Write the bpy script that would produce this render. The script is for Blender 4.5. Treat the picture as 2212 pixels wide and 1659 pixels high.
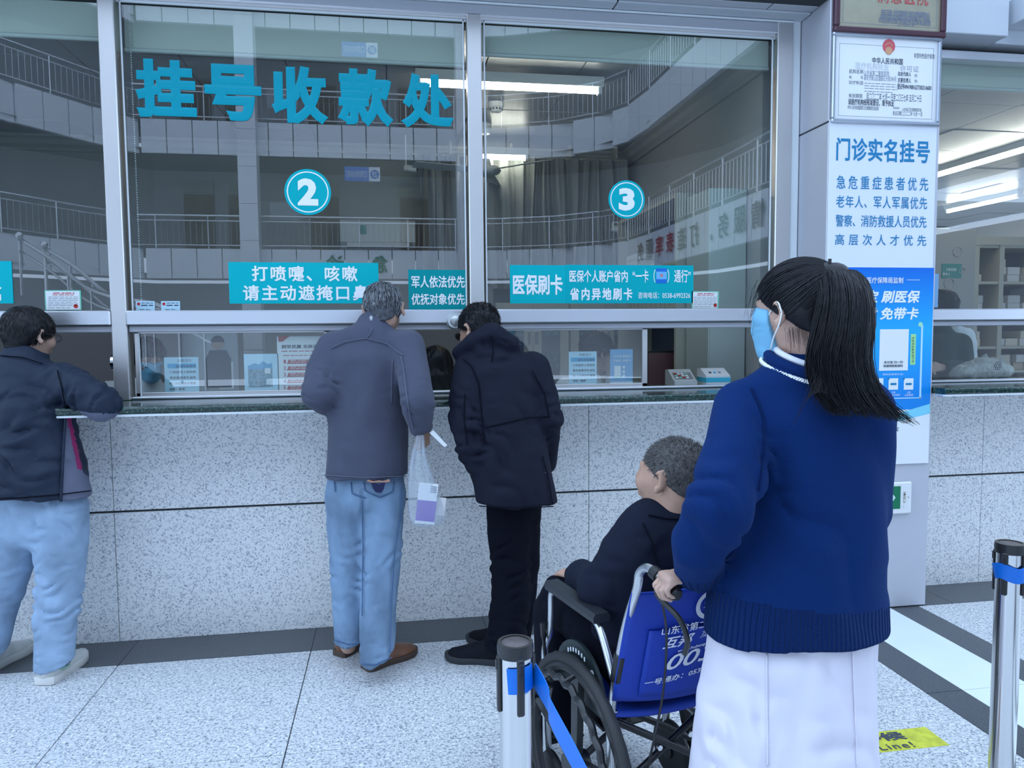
import bpy, math, random
import numpy as np
from mathutils import Vector, Matrix

# ------------------------------------------------------------------ camera, world, exposure
scene = bpy.context.scene
COL = scene.collection
for _o in list(bpy.data.objects):
    bpy.data.objects.remove(_o)
IW, IH = 2212, 1659
FPX, YAW, PITCH, ROLL, CAM_D, CAM_H = 1615.5, 0.1598, 0.0690, -0.00852, 3.565, 1.5
_fw = np.array([math.sin(YAW) * math.cos(PITCH), math.cos(YAW) * math.cos(PITCH), -math.sin(PITCH)])
_r0 = np.array([math.cos(YAW), -math.sin(YAW), 0.0])
_u0 = np.cross(_r0, _fw)
_rt = _r0 * math.cos(ROLL) + _u0 * math.sin(ROLL)
_up = -_r0 * math.sin(ROLL) + _u0 * math.cos(ROLL)
CAM = np.array([0.0, -CAM_D, CAM_H])
cam_data = bpy.data.cameras.new('camera')
cam_data.sensor_width = 36.0
cam_data.lens = 36.0 * FPX / IW
cam_data.clip_start = 0.05
camera = bpy.data.objects.new('camera', cam_data)
COL.objects.link(camera)
_m = np.eye(4)
_m[:3, 0], _m[:3, 1], _m[:3, 2], _m[:3, 3] = _rt, _up, -_fw, CAM
camera.matrix_world = Matrix(_m.tolist())
scene.camera = camera

world = bpy.data.worlds.new('atrium_daylight')
scene.world = world
world.use_nodes = True
_bg = world.node_tree.nodes['Background']
_bg.inputs[0].default_value = (0.56, 0.735, 1.0, 1)
_bg.inputs[1].default_value = 2.2
scene.view_settings.view_transform = 'Standard'
scene.view_settings.look = 'None'
scene.view_settings.gamma = 1.0
scene.view_settings.use_curve_mapping = False
scene.view_settings.exposure = 0.40
scene.cycles.max_bounces = 8
scene.cycles.transparent_max_bounces = 24
scene.cycles.caustics_reflective = False
scene.cycles.caustics_refractive = False

YW = 0.28          # plane of the ticket windows and of the granite wall below them
ZC = 1.19          # top of the green counter


def ray(px, py):
    return _fw + _rt * (px - IW / 2) / FPX - _up * (py - IH / 2) / FPX


def onY(px, py, Y=YW):
    d = ray(px, py)
    return CAM + d * (Y + CAM_D) / d[1]


def onX(px, py, X):
    d = ray(px, py)
    return CAM + d * X / d[0]


def onZ(px, py, Z=0.0):
    d = ray(px, py)
    return CAM + d * (Z - CAM_H) / d[2]


def pixel(P):
    v = np.asarray(P, float) - CAM
    z = v @ _fw
    return IW / 2 + FPX * (v @ _rt) / z, IH / 2 - FPX * (v @ _up) / z


def at(px, py, d):
    """a point seen at a pixel of the photograph, d metres deep"""
    return CAM + d * ray(px, py)


# ------------------------------------------------------------------ scene bookkeeping
def link(name, data, parent=None, kind=None):
    o = bpy.data.objects.new(name, data)
    COL.objects.link(o)
    if parent is not None:
        o.parent = parent
    if kind:
        o['kind'] = kind
    return o


def tag(o, label, cat, group=None):
    o['label'] = label
    o['category'] = cat
    if group:
        o['group'] = group
    return o


def thing(name, label, cat, group=None, loc=(0, 0, 0)):
    o = link(name, None)
    o.location = loc
    o.empty_display_size = 0.1
    return tag(o, label, cat, group)


def structure(o):
    o['kind'] = 'structure'
    return o


# ------------------------------------------------------------------ materials
MATS = {}


def _ntree(name):
    m = bpy.data.materials.new(name)
    m.use_nodes = True
    nt = m.node_tree
    return m, nt, nt.nodes['Principled BSDF']


def mat(name, col, rough=0.5, metal=0.0, var=0.0, vscale=8.0, bump=0.0, bscale=40.0, stretch=None,
        bump2=0.0, b2scale=8.0, emit=None, estr=1.0, sheen=0.0, spec=0.5, alpha=None, trans=0.0):
    if name in MATS:
        return MATS[name]
    m, nt, b = _ntree(name)
    N, L = nt.nodes, nt.links
    b.inputs['Base Color'].default_value = (*col, 1)
    b.inputs['Roughness'].default_value = rough
    b.inputs['Metallic'].default_value = metal
    b.inputs['Specular IOR Level'].default_value = spec
    if sheen:
        b.inputs['Sheen Weight'].default_value = sheen
    if alpha is not None:
        b.inputs['Alpha'].default_value = alpha
    if trans:
        b.inputs['Transmission Weight'].default_value = trans
    if emit:
        b.inputs['Emission Color'].default_value = (*emit, 1)
        b.inputs['Emission Strength'].default_value = estr
    if var or bump or bump2:
        tc = N.new('ShaderNodeTexCoord')
        mp = N.new('ShaderNodeMapping')
        L.new(tc.outputs['Object'], mp.inputs[0])
        if stretch:
            mp.inputs['Scale'].default_value = stretch
    if var:
        n = N.new('ShaderNodeTexNoise')
        n.inputs['Scale'].default_value = vscale
        n.inputs['Detail'].default_value = 6
        L.new(mp.outputs[0], n.inputs[0])
        r = N.new('ShaderNodeValToRGB')
        r.color_ramp.elements[0].position = 0.3
        r.color_ramp.elements[1].position = 0.7
        r.color_ramp.elements[0].color = (*[max(0, c * (1 - var)) for c in col], 1)
        r.color_ramp.elements[1].color = (*[min(1, c * (1 + var)) for c in col], 1)
        L.new(n.outputs[0], r.inputs[0])
        L.new(r.outputs[0], b.inputs['Base Color'])
    prev = None
    for amt, sc_, dist in ((bump, bscale, 0.002), (bump2, b2scale, 0.012)):
        if not amt:
            continue
        n = N.new('ShaderNodeTexNoise')
        n.inputs['Scale'].default_value = sc_
        n.inputs['Detail'].default_value = 4
        L.new(mp.outputs[0], n.inputs[0])
        bp = N.new('ShaderNodeBump')
        bp.inputs['Strength'].default_value = amt
        bp.inputs['Distance'].default_value = dist
        L.new(n.outputs[0], bp.inputs['Height'])
        if prev:
            L.new(prev.outputs[0], bp.inputs['Normal'])
        prev = bp
    if prev:
        L.new(prev.outputs[0], b.inputs['Normal'])
    MATS[name] = m
    return m


def granite(name, base, spots, scale, rough=0.35, fine=True):
    """speckled stone: flecks of several greys on a pale ground"""
    if name in MATS:
        return MATS[name]
    m, nt, b = _ntree(name)
    N, L = nt.nodes, nt.links
    tc = N.new('ShaderNodeTexCoord')
    g = N.new('ShaderNodeNewGeometry')
    src = g.outputs['Position']
    cur = None
    rgb = N.new('ShaderNodeRGB')
    rgb.outputs[0].default_value = (*base, 1)
    cur = rgb.outputs[0]
    for i, (col, sc_, thr, wid) in enumerate(spots):
        n = N.new('ShaderNodeTexNoise')
        n.inputs['Scale'].default_value = sc_ * scale
        n.inputs['Detail'].default_value = 2.5
        n.inputs['Roughness'].default_value = 0.6
        mp = N.new('ShaderNodeMapping')
        mp.inputs['Location'].default_value = (i * 7.3, i * 3.1, i * 5.7)
        L.new(src, mp.inputs[0])
        L.new(mp.outputs[0], n.inputs[0])
        r = N.new('ShaderNodeValToRGB')
        r.color_ramp.elements[0].position = thr
        r.color_ramp.elements[0].color = (0, 0, 0, 1)
        r.color_ramp.elements[1].position = thr + wid
        r.color_ramp.elements[1].color = (1, 1, 1, 1)
        L.new(n.outputs[0], r.inputs[0])
        mx = N.new('ShaderNodeMix')
        mx.data_type = 'RGBA'
        L.new(r.outputs[0], mx.inputs['Factor'])
        L.new(cur, mx.inputs['A'])
        mx.inputs['B'].default_value = (*col, 1)
        cur = mx.outputs['Result']
    L.new(cur, b.inputs['Base Color'])
    b.inputs['Roughness'].default_value = rough
    MATS[name] = m
    return m


def glass(name, tint=(0.93, 0.97, 0.96), ior=1.6):
    """thin clear pane: mirror by fresnel, otherwise see-through"""
    if name in MATS:
        return MATS[name]
    m = bpy.data.materials.new(name)
    m.use_nodes = True
    nt = m.node_tree
    N, L = nt.nodes, nt.links
    N.remove(N['Principled BSDF'])
    fr = N.new('ShaderNodeFresnel')
    fr.inputs[0].default_value = ior
    tr = N.new('ShaderNodeBsdfTransparent')
    tr.inputs[0].default_value = (*tint, 1)
    gl = N.new('ShaderNodeBsdfGlossy')
    gl.inputs['Roughness'].default_value = 0.0
    gl.inputs[0].default_value = (1, 1, 1, 1)
    mx = N.new('ShaderNodeMixShader')
    ge = N.new('ShaderNodeNewGeometry')          # mirror only where light enters the pane, not where it leaves
    ou = N.new('ShaderNodeMath')
    ou.operation = 'SUBTRACT'
    ou.inputs[0].default_value = 1.0
    L.new(ge.outputs['Backfacing'], ou.inputs[1])
    mu = N.new('ShaderNodeMath')
    mu.operation = 'MULTIPLY'
    L.new(fr.outputs[0], mu.inputs[0])
    L.new(ou.outputs[0], mu.inputs[1])
    L.new(mu.outputs[0], mx.inputs[0])
    L.new(tr.outputs[0], mx.inputs[1])
    L.new(gl.outputs[0], mx.inputs[2])
    L.new(mx.outputs[0], N['Material Output'].inputs[0])
    MATS[name] = m
    return m


def brushed(name, col=(0.62, 0.63, 0.65), rough=0.28, axis=2, amt=0.12):
    """brushed stainless steel, grain along one axis"""
    if name in MATS:
        return MATS[name]
    m, nt, b = _ntree(name)
    N, L = nt.nodes, nt.links
    g = N.new('ShaderNodeNewGeometry')
    mp = N.new('ShaderNodeMapping')
    s = [60.0, 60.0, 60.0]
    s[axis] = 1.2
    mp.inputs['Scale'].default_value = s
    L.new(g.outputs['Position'], mp.inputs[0])
    n = N.new('ShaderNodeTexNoise')
    n.inputs['Scale'].default_value = 3.0
    n.inputs['Detail'].default_value = 5
    L.new(mp.outputs[0], n.inputs[0])
    mr = N.new('ShaderNodeMapRange')
    mr.inputs[3].default_value = rough - amt
    mr.inputs[4].default_value = rough + amt
    L.new(n.outputs[0], mr.inputs[0])
    L.new(mr.outputs[0], b.inputs['Roughness'])
    b.inputs['Base Color'].default_value = (*col, 1)
    b.inputs['Metallic'].default_value = 1.0
    MATS[name] = m
    return m


# ------------------------------------------------------------------ mesh building
class MB:
    """collects vertices and faces of one mesh"""

    def __init__(s):
        s.v, s.f = [], []

    def add(s, vs, fs):
        o = len(s.v)
        s.v += [tuple(map(float, v)) for v in vs]
        s.f += [tuple(i + o for i in f) for f in fs]
        return s

    def box(s, x0, x1, y0, y1, z0, z1, ch=0.0):
        x0, x1 = min(x0, x1), max(x0, x1)
        y0, y1 = min(y0, y1), max(y0, y1)
        z0, z1 = min(z0, z1), max(z0, z1)
        if ch <= 0:
            v = [(x, y, z) for x in (x0, x1) for y in (y0, y1) for z in (z0, z1)]
            return s.add(v, [(0, 1, 3, 2), (4, 6, 7, 5), (0, 4, 5, 1), (2, 3, 7, 6), (0, 2, 6, 4), (1, 5, 7, 3)])
        c = min(ch, (x1 - x0) / 2.01, (y1 - y0) / 2.01, (z1 - z0) / 2.01)
        v, f = [], []
        lim = ((x0, x1), (y0, y1), (z0, z1))
        idx = {}
        for sx in (0, 1):
            for sy in (0, 1):
                for sz in (0, 1):
                    for ax in range(3):
                        p = []
                        for a, sg in enumerate((sx, sy, sz)):
                            e = lim[a][sg]
                            p.append(e if a == ax else e + (c if sg == 0 else -c))
                        idx[(sx, sy, sz, ax)] = len(v)
                        v.append(p)
        for ax in range(3):
            a, b_ = (ax + 1) % 3, (ax + 2) % 3
            for sg in (0, 1):
                q = []
                for (u, w) in ((0, 0), (1, 0), (1, 1), (0, 1)):
                    k = [0, 0, 0]
                    k[ax], k[a], k[b_] = sg, u, w
                    q.append(idx[(*k, ax)])
                f.append(q if sg else q[::-1])
        for ax in range(3):
            a, b_ = (ax + 1) % 3, (ax + 2) % 3
            for u in (0, 1):
                for w in (0, 1):
                    k0, k1 = [0, 0, 0], [0, 0, 0]
                    k0[a] = k1[a] = u
                    k0[b_] = k1[b_] = w
                    k1[ax] = 1
                    q = [idx[(*k0, a)], idx[(*k1, a)], idx[(*k1, b_)], idx[(*k0, b_)]]
                    f.append(q if (u == w) else q[::-1])
        for sx in (0, 1):
            for sy in (0, 1):
                for sz in (0, 1):
                    q = [idx[(sx, sy, sz, a)] for a in range(3)]
                    f.append(q if (sx + sy + sz) % 2 else q[::-1])
        return s.add(v, f)

    def quad(s, a, b, c, d):
        return s.add([a, b, c, d], [(0, 1, 2, 3)])

    def tube(s, pts, r, n=10, caps=True, closed=False, flat=None):
        """swept circle; r a number or a list"""
        P = [np.array(p, float) for p in pts]
        m = len(P)
        R = [r] * m if np.isscalar(r) else list(r)
        T = []
        for i in range(m):
            a = P[(i - 1) % m] if (closed or i > 0) else P[i]
            b = P[(i + 1) % m] if (closed or i < m - 1) else P[i]
            t = b - a
            T.append(t / (np.linalg.norm(t) + 1e-12))
        ref = np.array([0, 0, 1.0]) if abs(T[0][2]) < 0.9 else np.array([1.0, 0, 0])
        nrm = np.cross(T[0], ref)
        nrm /= np.linalg.norm(nrm)
        vs, fs = [], []
        for i in range(m):
            nrm = nrm - T[i] * (nrm @ T[i])
            nrm /= (np.linalg.norm(nrm) + 1e-12)
            bn = np.cross(T[i], nrm)
            for j in range(n):
                a = 2 * math.pi * j / n
                w = (math.cos(a) * nrm + math.sin(a) * bn) * R[i]
                vs.append(P[i] + w)
        for i in range(m if closed else m - 1):
            i2 = (i + 1) % m
            for j in range(n):
                j2 = (j + 1) % n
                fs.append((i * n + j, i * n + j2, i2 * n + j2, i2 * n + j))
        if caps and not closed:
            fs.append(tuple(range(n))[::-1])
            fs.append(tuple((m - 1) * n + j for j in range(n)))
        return s.add(vs, fs)

    def lathe(s, prof, c=(0, 0, 0), axis=2, n=24, caps=True):
        """profile of (radius, height) turned about an axis through c"""
        vs, fs = [], []
        for (r, h) in prof:
            for j in range(n):
                a = 2 * math.pi * j / n
                p = [0, 0, 0]
                p[axis] = h
                p[(axis + 1) % 3] = r * math.cos(a)
                p[(axis + 2) % 3] = r * math.sin(a)
                vs.append([p[k] + c[k] for k in range(3)])
        for i in range(len(prof) - 1):
            for j in range(n):
                j2 = (j + 1) % n
                fs.append((i * n + j, i * n + j2, (i + 1) * n + j2, (i + 1) * n + j))
        if caps:
            fs.append(tuple(range(n))[::-1])
            k = (len(prof) - 1) * n
            fs.append(tuple(k + j for j in range(n)))
        return s.add(vs, fs)

    def prism(s, poly, o, u, w, n, t):
        """polygon (2D) in the plane o + u*x + w*y, thickened by t along n"""
        o, u, w, n = [np.array(a, float) for a in (o, u, w, n)]
        a = [o + u * x + w * y for x, y in poly]
        b = [p + n * t for p in a]
        k = len(poly)
        fs = [tuple(range(k))[::-1], tuple(range(k, 2 * k))]
        fs += [(i, (i + 1) % k, k + (i + 1) % k, k + i) for i in range(k)]
        return s.add(a + b, fs)

    def xform(s, M, start=0):
        M = np.array(M)
        for i in range(start, len(s.v)):
            s.v[i] = tuple((M[:3, :3] @ np.array(s.v[i])) + M[:3, 3])
        return s

    def mesh(s, name, material=None, smooth=False):
        me = bpy.data.meshes.new(name)
        me.from_pydata(s.v, [], s.f)
        if material:
            me.materials.append(material)
        if smooth:
            me.polygons.foreach_set('use_smooth', [True] * len(me.polygons))
        me.update()
        return me

    def build(s, name, material, parent=None, smooth=False, kind=None):
        me = s.mesh(name, material, smooth)
        o = link(name, me, parent, kind)
        if smooth == 'auto':
            try:
                me.set_sharp_from_angle(angle=math.radians(40))
            except Exception:
                pass
        return o


def box(name, m, x0, x1, y0, y1, z0, z1, parent=None, ch=0.0, kind=None):
    return MB().box(x0, x1, y0, y1, z0, z1, ch).build(name, m, parent, kind=kind)


def rotz(a, loc=(0, 0, 0)):
    c, s = math.cos(a), math.sin(a)
    return np.array([[c, -s, 0, loc[0]], [s, c, 0, loc[1]], [0, 0, 1, loc[2]], [0, 0, 0, 1]], float)


def smooth_path(pts, per=6):
    """Catmull-Rom through the points"""
    P = [np.array(p, float) for p in pts]
    P = [2 * P[0] - P[1]] + P + [2 * P[-1] - P[-2]]
    out = []
    for i in range(1, len(P) - 2):
        for k in range(per):
            t = k / per
            a, b, c, d = P[i - 1], P[i], P[i + 1], P[i + 2]
            out.append(0.5 * ((2 * b) + (-a + c) * t + (2 * a - 5 * b + 4 * c - d) * t ** 2 + (-a + 3 * b - 3 * c + d) * t ** 3))
    out.append(P[-2])
    return out


# ------------------------------------------------------------------ lettering
_fc = bpy.data.curves.new('lettering_source', 'FONT')
_fo = bpy.data.objects.new('lettering_source', _fc)
COL.objects.link(_fo)
_tcache = {}


def glyphs(body, bold=0.0, shear=0.0, spacing=1.0, line=1.0, ext=0.0):
    key = (body, bold, shear, spacing, line, ext)
    if key in _tcache:
        return _tcache[key]
    _fc.body = body
    _fc.bevel_depth = bold
    _fc.bevel_resolution = 0
    _fc.shear = shear
    _fc.space_character = spacing
    _fc.space_line = line
    _fc.extrude = ext
    _fc.resolution_u = 3
    dg = bpy.context.evaluated_depsgraph_get()
    me = bpy.data.meshes.new_from_object(_fo.evaluated_get(dg))
    v = np.zeros(len(me.vertices) * 3)
    me.vertices.foreach_get('co', v)
    v = v.reshape(-1, 3)
    f = [tuple(p.vertices) for p in me.polygons if p.normal.z > 0.05 or bold == 0]
    bpy.data.meshes.remove(me)
    if len(v):
        lo, hi = v.min(0), v.max(0)
    else:
        lo, hi = np.zeros(3), np.ones(3)
    _tcache[key] = (v, f, lo, hi)
    return _tcache[key]


def lettering(name, body, o, u, w, size, m, parent=None, bold=0.0, shear=0.0, spacing=1.0, line=1.0, t=0.0008,
              centre=False, mb=None, thick=0.0):
    """text fitted into size=(width, height) from corner o along u (reading) and w (up); size[0] None keeps proportions"""
    v, f, lo, hi = glyphs(body, bold, shear, spacing, line, 0.0)
    o, u, w = [np.array(a, float) for a in (o, u, w)]
    n = np.cross(u, w)
    sy = size[1] / (hi[1] - lo[1])
    sx = sy if size[0] is None else size[0] / (hi[0] - lo[0])
    off = 0.0
    if centre and size[0] is None:
        off = -(hi[0] - lo[0]) * sx / 2
    P = o + np.outer((v[:, 0] - lo[0]) * sx + off, u) + np.outer((v[:, 1] - lo[1]) * sy, w) + n * t
    thick = thick or 0.0009
    if hi[2] > lo[2]:
        P = P + np.outer((v[:, 2] - lo[2]) / (hi[2] - lo[2]) * thick, n)
    if mb is not None:
        return mb.add(P, f)
    return MB().add(P, f).build(name, m, parent)


XU, ZU = np.array([1.0, 0, 0]), np.array([0, 0, 1.0])


def win_text(name, body, px0, py0, px1, py1, m, parent=None, Y=YW, **k):
    """lettering on a plane facing the hall, fitted between two pixels (upper left, lower right)"""
    a, b = onY(px0, py1, Y), onY(px1, py0, Y)
    return lettering(name, body, (a[0], Y, a[2]), XU, ZU, (b[0] - a[0], b[2] - a[2]), m, parent, **k)
# ------------------------------------------------------------------ shared materials
M_GRAN = granite('wall_granite', (0.90, 0.90, 0.88), [((0.64, 0.65, 0.67), 1.0, 0.545, 0.05), ((0.90, 0.90, 0.89), 0.8, 0.60, 0.04),
                 ((0.30, 0.32, 0.36), 1.25, 0.595, 0.035), ((0.05, 0.055, 0.07), 1.6, 0.665, 0.02)], 95, 0.32)
M_FLOOR = granite('floor_granite', (0.66, 0.67, 0.67), [((0.36, 0.39, 0.43), 1.0, 0.53, 0.05), ((0.88, 0.89, 0.89), 0.9, 0.58, 0.05),
                  ((0.16, 0.18, 0.22), 1.4, 0.59, 0.04)], 85, 0.30)
M_DARKST = granite('dark_granite', (0.070, 0.078, 0.085), [((0.13, 0.14, 0.15), 1.0, 0.56, 0.08), ((0.035, 0.04, 0.045), 1.3, 0.58, 0.06)], 160, 0.30)
M_GREENST = granite('green_granite', (0.012, 0.035, 0.030), [((0.05, 0.11, 0.09), 1.0, 0.54, 0.06), ((0.30, 0.38, 0.34), 1.5, 0.665, 0.03),
                    ((0.004, 0.01, 0.01), 1.2, 0.6, 0.05)], 80, 0.10)
M_WHITEST = mat('white_marble', (0.80, 0.86, 0.85), 0.18, var=0.04, vscale=3)
M_JOINT = mat('joint_dark', (0.035, 0.04, 0.045), 0.8)
M_JOINTG = mat('joint_grey', (0.22, 0.23, 0.25), 0.8)
M_STEELV = brushed('brushed_steel_upright', (0.72, 0.70, 0.68), 0.40, 2, 0.05)
M_STEELH = brushed('brushed_steel_rail', (0.76, 0.77, 0.81), 0.36, 0, 0.05)
M_ALU = mat('aluminium_panel', (0.56, 0.57, 0.62), 0.45, metal=0.25, var=0.03, vscale=2)
M_SIL = mat('silicone_bead', (0.78, 0.83, 0.85), 0.45)
M_GLASS = glass('window_glass', ior=2.25)
M_GLASSI = glass('cabinet_glass', (0.75, 0.85, 0.85), 1.5)
M_PANELW = mat('white_cladding', (0.60, 0.64, 0.69), 0.45, var=0.02, vscale=1.5)
M_CREAM = mat('cream_wall', (0.42, 0.42, 0.38), 0.8, var=0.03, vscale=2)
M_OFFW = mat('office_side_wall', (0.42, 0.41, 0.39), 0.85, var=0.05, vscale=3)
M_CEIL = mat('ceiling_panel', (0.30, 0.31, 0.32), 0.30, var=0.04, vscale=2)
M_BLACK = mat('black_plastic', (0.015, 0.016, 0.018), 0.4)
M_WHITE = mat('white_plastic', (0.78, 0.79, 0.78), 0.4)
M_CHROME = mat('chrome', (0.72, 0.73, 0.75), 0.14, metal=1.0)
M_TUBE = mat('tube_light', (1, 1, 1), 0.4, emit=(1.0, 0.96, 0.86), estr=21.0)
M_LAMPW = mat('lamp_body', (0.70, 0.70, 0.66), 0.4)

# ------------------------------------------------------------------ floor of the hall
floor = structure(box('floor', M_JOINT, -9.0, 9.0, -19.0, 3.2, -0.12, -0.006))
TX0, TW, TD = -1.256, 0.853, 0.886


def slab_mesh(w, d, t=0.03, name='floor_tile', m=M_FLOOR):
    return MB().box(0, w, 0, d, -t, 0, 0.0015).mesh(name, m)


_tile = slab_mesh(TW - 0.004, TD - 0.004)
_n = 0
for i in range(-4, 7):
    for j in range(1, 7):
        x, y = TX0 + TW * i, -TD * j
        if x > 2.1 and x < 2.2:          # the three-striped band runs here
            continue
        if 2.2 < x:
            x += 0.64 - TW
        o = link('floor_tile', _tile, floor)
        o.location = (x + 0.002, y + 0.002, 0)
far = MB()
for i in range(-9, 10):
    for j in range(7, 22):
        far.box(TX0 + TW * i + 0.002, TX0 + TW * (i + 1) - 0.002, -TD * j + 0.002, -TD * (j - 1) - 0.002, -0.03, 0)
o = far.build('distant_floor_tiles', M_FLOOR, floor, kind='stuff')
# the band of dark and white stone
for x0, x1, m in ((2.156, 2.318, M_DARKST), (2.320, 2.630, M_WHITEST), (2.632, 2.797, M_DARKST)):
    for j in range(1, 5):
        box('band_stone', m, x0, x1, -TD * j + 0.0015, -TD * (j - 1) - 0.0015, -0.03, 0, floor)
# the dark border stones along the wall
for i in range(-3, 6):
    x0 = TX0 + TW * i
    box('border_stone', M_DARKST, x0 + 0.0012, x0 + TW - 0.0012, 0.0012, YW, -0.03, 0, floor)

# ------------------------------------------------------------------ granite wall below the counter
wall_front = structure(box('wall_front', M_JOINT, -4.0, 5.2, YW + 0.012, YW + 0.20, 0, 1.150))
PXS = [-1.344 + 1.188 * k for k in range(-2, 6)]
for a, b in zip(PXS[:-1], PXS[1:]):
    for z0, z1 in ((0.0, 0.640), (0.651, 1.156)):
        box('granite_panel', M_GRAN, a + 0.0015, b - 0.0015, YW, YW + 0.02, z0, z1, wall_front, ch=0.001)


def counter(name, x0, x1, label):
    t = thing(name, label, 'counter')
    prof = [(-0.100 + 0.010 * (1 - math.cos(a)), ZC - 0.0165 + 0.0165 * math.sin(a)) for a in np.linspace(-math.pi / 2, math.pi / 2, 9)]
    poly = prof + [(0.62, ZC), (0.62, ZC - 0.033)]
    MB().prism(poly, (x0, 0, 0), (0, 1, 0), (0, 0, 1), (1, 0, 0), x1 - x0).build('counter_slab', M_GREENST, t)
    box('front_trim', M_SIL, x0, x1, -0.092, -0.078, ZC - 0.043, ZC - 0.033, t)
    box('underside', M_ALU, x0, x1, -0.078, YW - 0.001, ZC - 0.043, ZC - 0.033, t)
    return t


counter('service_counter', -4.0, 2.208, 'dark green polished granite counter under the ticket windows')
counter('service_counter', 2.842, 5.2, 'dark green granite counter of the bay behind the steel post')

# ------------------------------------------------------------------ window frames
ZT = 3.08   # underside of the head bar


def frame_bar(name, m, x0, x1, y0, y1, z0, z1, parent, ch=0.004):
    return box(name, m, x0, x1, y0, y1, z0, z1, parent, ch=ch)


win = structure(thing('window_1', 'stainless steel framed ticket window', 'window'))
for k in ('category',):
    del win[k]
frame_bar('upright', M_STEELV, -1.307, -1.237, YW - 0.035, YW + 0.05, ZC, 3.30, win)
frame_bar('upright', M_STEELV, 0.404, 0.477, YW - 0.02, YW + 0.05, 1.60, ZT + 0.01, win)
frame_bar('upright', M_STEELV, 2.070, 2.160, YW - 0.02, YW + 0.05, ZC, ZT + 0.06, win)
frame_bar('head_bar', M_STEELH, -1.237, 2.070, YW - 0.02, YW + 0.05, ZT, ZT + 0.055, win)
frame_bar('transom_rail', M_STEELH, -1.237, 2.070, YW - 0.045, YW + 0.04, 1.547, 1.618, win, ch=0.006)
frame_bar('transom_rail', M_STEELH, -4.0, -1.307, YW - 0.045, YW + 0.04, 1.547, 1.618, win, ch=0.006)
frame_bar('sliding_track', M_ALU, -1.237, 2.070, YW - 0.015, YW + 0.05, 1.515, 1.546, win)
frame_bar('sliding_track', M_ALU, -4.0, -1.307, YW - 0.015, YW + 0.05, 1.515, 1.546, win)
frame_bar('bottom_track', M_STEELH, -1.237, 2.070, YW - 0.01, YW + 0.05, ZC, ZC + 0.014, win)
# white silicone beads round the panes
for x0, x1 in ((-1.237, 0.404), (0.477, 2.070)):
    for nm, a in (('bead', (x0, x1, ZT - 0.024, ZT - 0.012)), ('bead', (x0 + 0.012, x0 + 0.020, 1.618, ZT - 0.012)), ('bead', (x1 - 0.020, x1 - 0.012, 1.618, ZT - 0.012))):
        box(nm, M_SIL, a[0], a[1], YW + 0.004, YW + 0.012, a[2], a[3], win, ch=0.002)
    frame_bar('pane_recess', M_STEELV, x0, x1, YW + 0.004, YW + 0.045, ZT - 0.012, ZT, win, ch=0.001)
for x0, x1 in ((-1.222, 0.392), (0.489, 2.058), (-4.0, -1.32)):
    box('window_pane', M_GLASS, x0, x1, YW + 0.012, YW + 0.018, 1.610, ZT - 0.004, win)
# lower sliding sashes
for x0, x1 in ((-1.222, -0.300), (0.44, 1.362)):
    s_ = link('sliding_sash', MB().box(x0, x1, YW + 0.012, YW + 0.034, ZC + 0.014, ZC + 0.032, 0.002)
              .box(x0, x1, YW + 0.012, YW + 0.034, 1.508, 1.530, 0.002)
              .box(x1 - 0.030, x1, YW + 0.012, YW + 0.034, ZC + 0.014, 1.530, 0.002)
              .box(x0, x0 + 0.020, YW + 0.012, YW + 0.034, ZC + 0.014, 1.530, 0.002).mesh('sliding_sash', M_STEELV), win)
    box('sash_pane', M_GLASS, x0 + 0.018, x1 - 0.028, YW + 0.020, YW + 0.025, ZC + 0.030, 1.510, s_)
    box('sealing_strip', M_SIL, x0 + 0.020, x0 + 0.026, YW + 0.008, YW + 0.013, ZC + 0.012, 1.53, win)
box('sealing_strip', M_SIL, 2.160, 2.206, YW - 0.012, YW + 0.03, ZC, 3.16, win, ch=0.003)
box('sealing_strip', M_SIL, -1.237, 2.160, YW - 0.026, YW - 0.012, ZT + 0.055, ZT + 0.064, win)

win2 = structure(thing('window_2', 'ticket window of the bay beyond the steel post', 'window'))
del win2['category']
frame_bar('head_bar', M_STEELH, 2.84, 5.2, YW - 0.02, YW + 0.05, 2.995, 3.045, win2)
frame_bar('transom_rail', M_STEELH, 2.84, 5.2, YW - 0.045, YW + 0.04, 1.545, 1.612, win2, ch=0.006)
frame_bar('sliding_track', M_ALU, 2.84, 5.2, YW - 0.015, YW + 0.05, 1.515, 1.544, win2)
frame_bar('bottom_track', M_STEELH, 2.84, 5.2, YW - 0.01, YW + 0.05, ZC, ZC + 0.014, win2)
box('window_pane', M_GLASS, 2.84, 5.2, YW + 0.012, YW + 0.018, 1.61, 2.996, win2)
box('sash_pane', M_GLASS, 2.84, 5.2, YW + 0.022, YW + 0.027, ZC + 0.014, 1.53, win2)

# ------------------------------------------------------------------ steel clad post and the fascia above
pillar = structure(thing('trim_1', 'brushed metal clad post between two window bays', 'post'))
del pillar['category']
box('post_core', M_JOINT, 2.214, 2.836, 0.006, 0.60, 0.004, 4.2, pillar)
for z0, z1 in ((0.004, 2.548), (2.556, 4.2)):
    box('cladding_panel', M_ALU, 2.210, 2.840, 0.0, 0.30, z0, z1, pillar, ch=0.003)
fascia = structure(thing('trim_2', 'grey panelled soffit over the ticket windows', 'soffit'))
del fascia['category']
box('backing', M_JOINT, -4.0, 2.206, 0.012, 0.60, 3.158, 4.2, fascia)
for a, b in ((-4.0, -1.30), (-1.29, -0.5), (-0.495, 0.325), (0.33, 1.155), (1.16, 2.206)):
    box('soffit_panel', M_PANELW, a + 0.002, b - 0.002, 0.172, YW - 0.012, 3.148, 3.19, fascia, ch=0.001)
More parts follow.
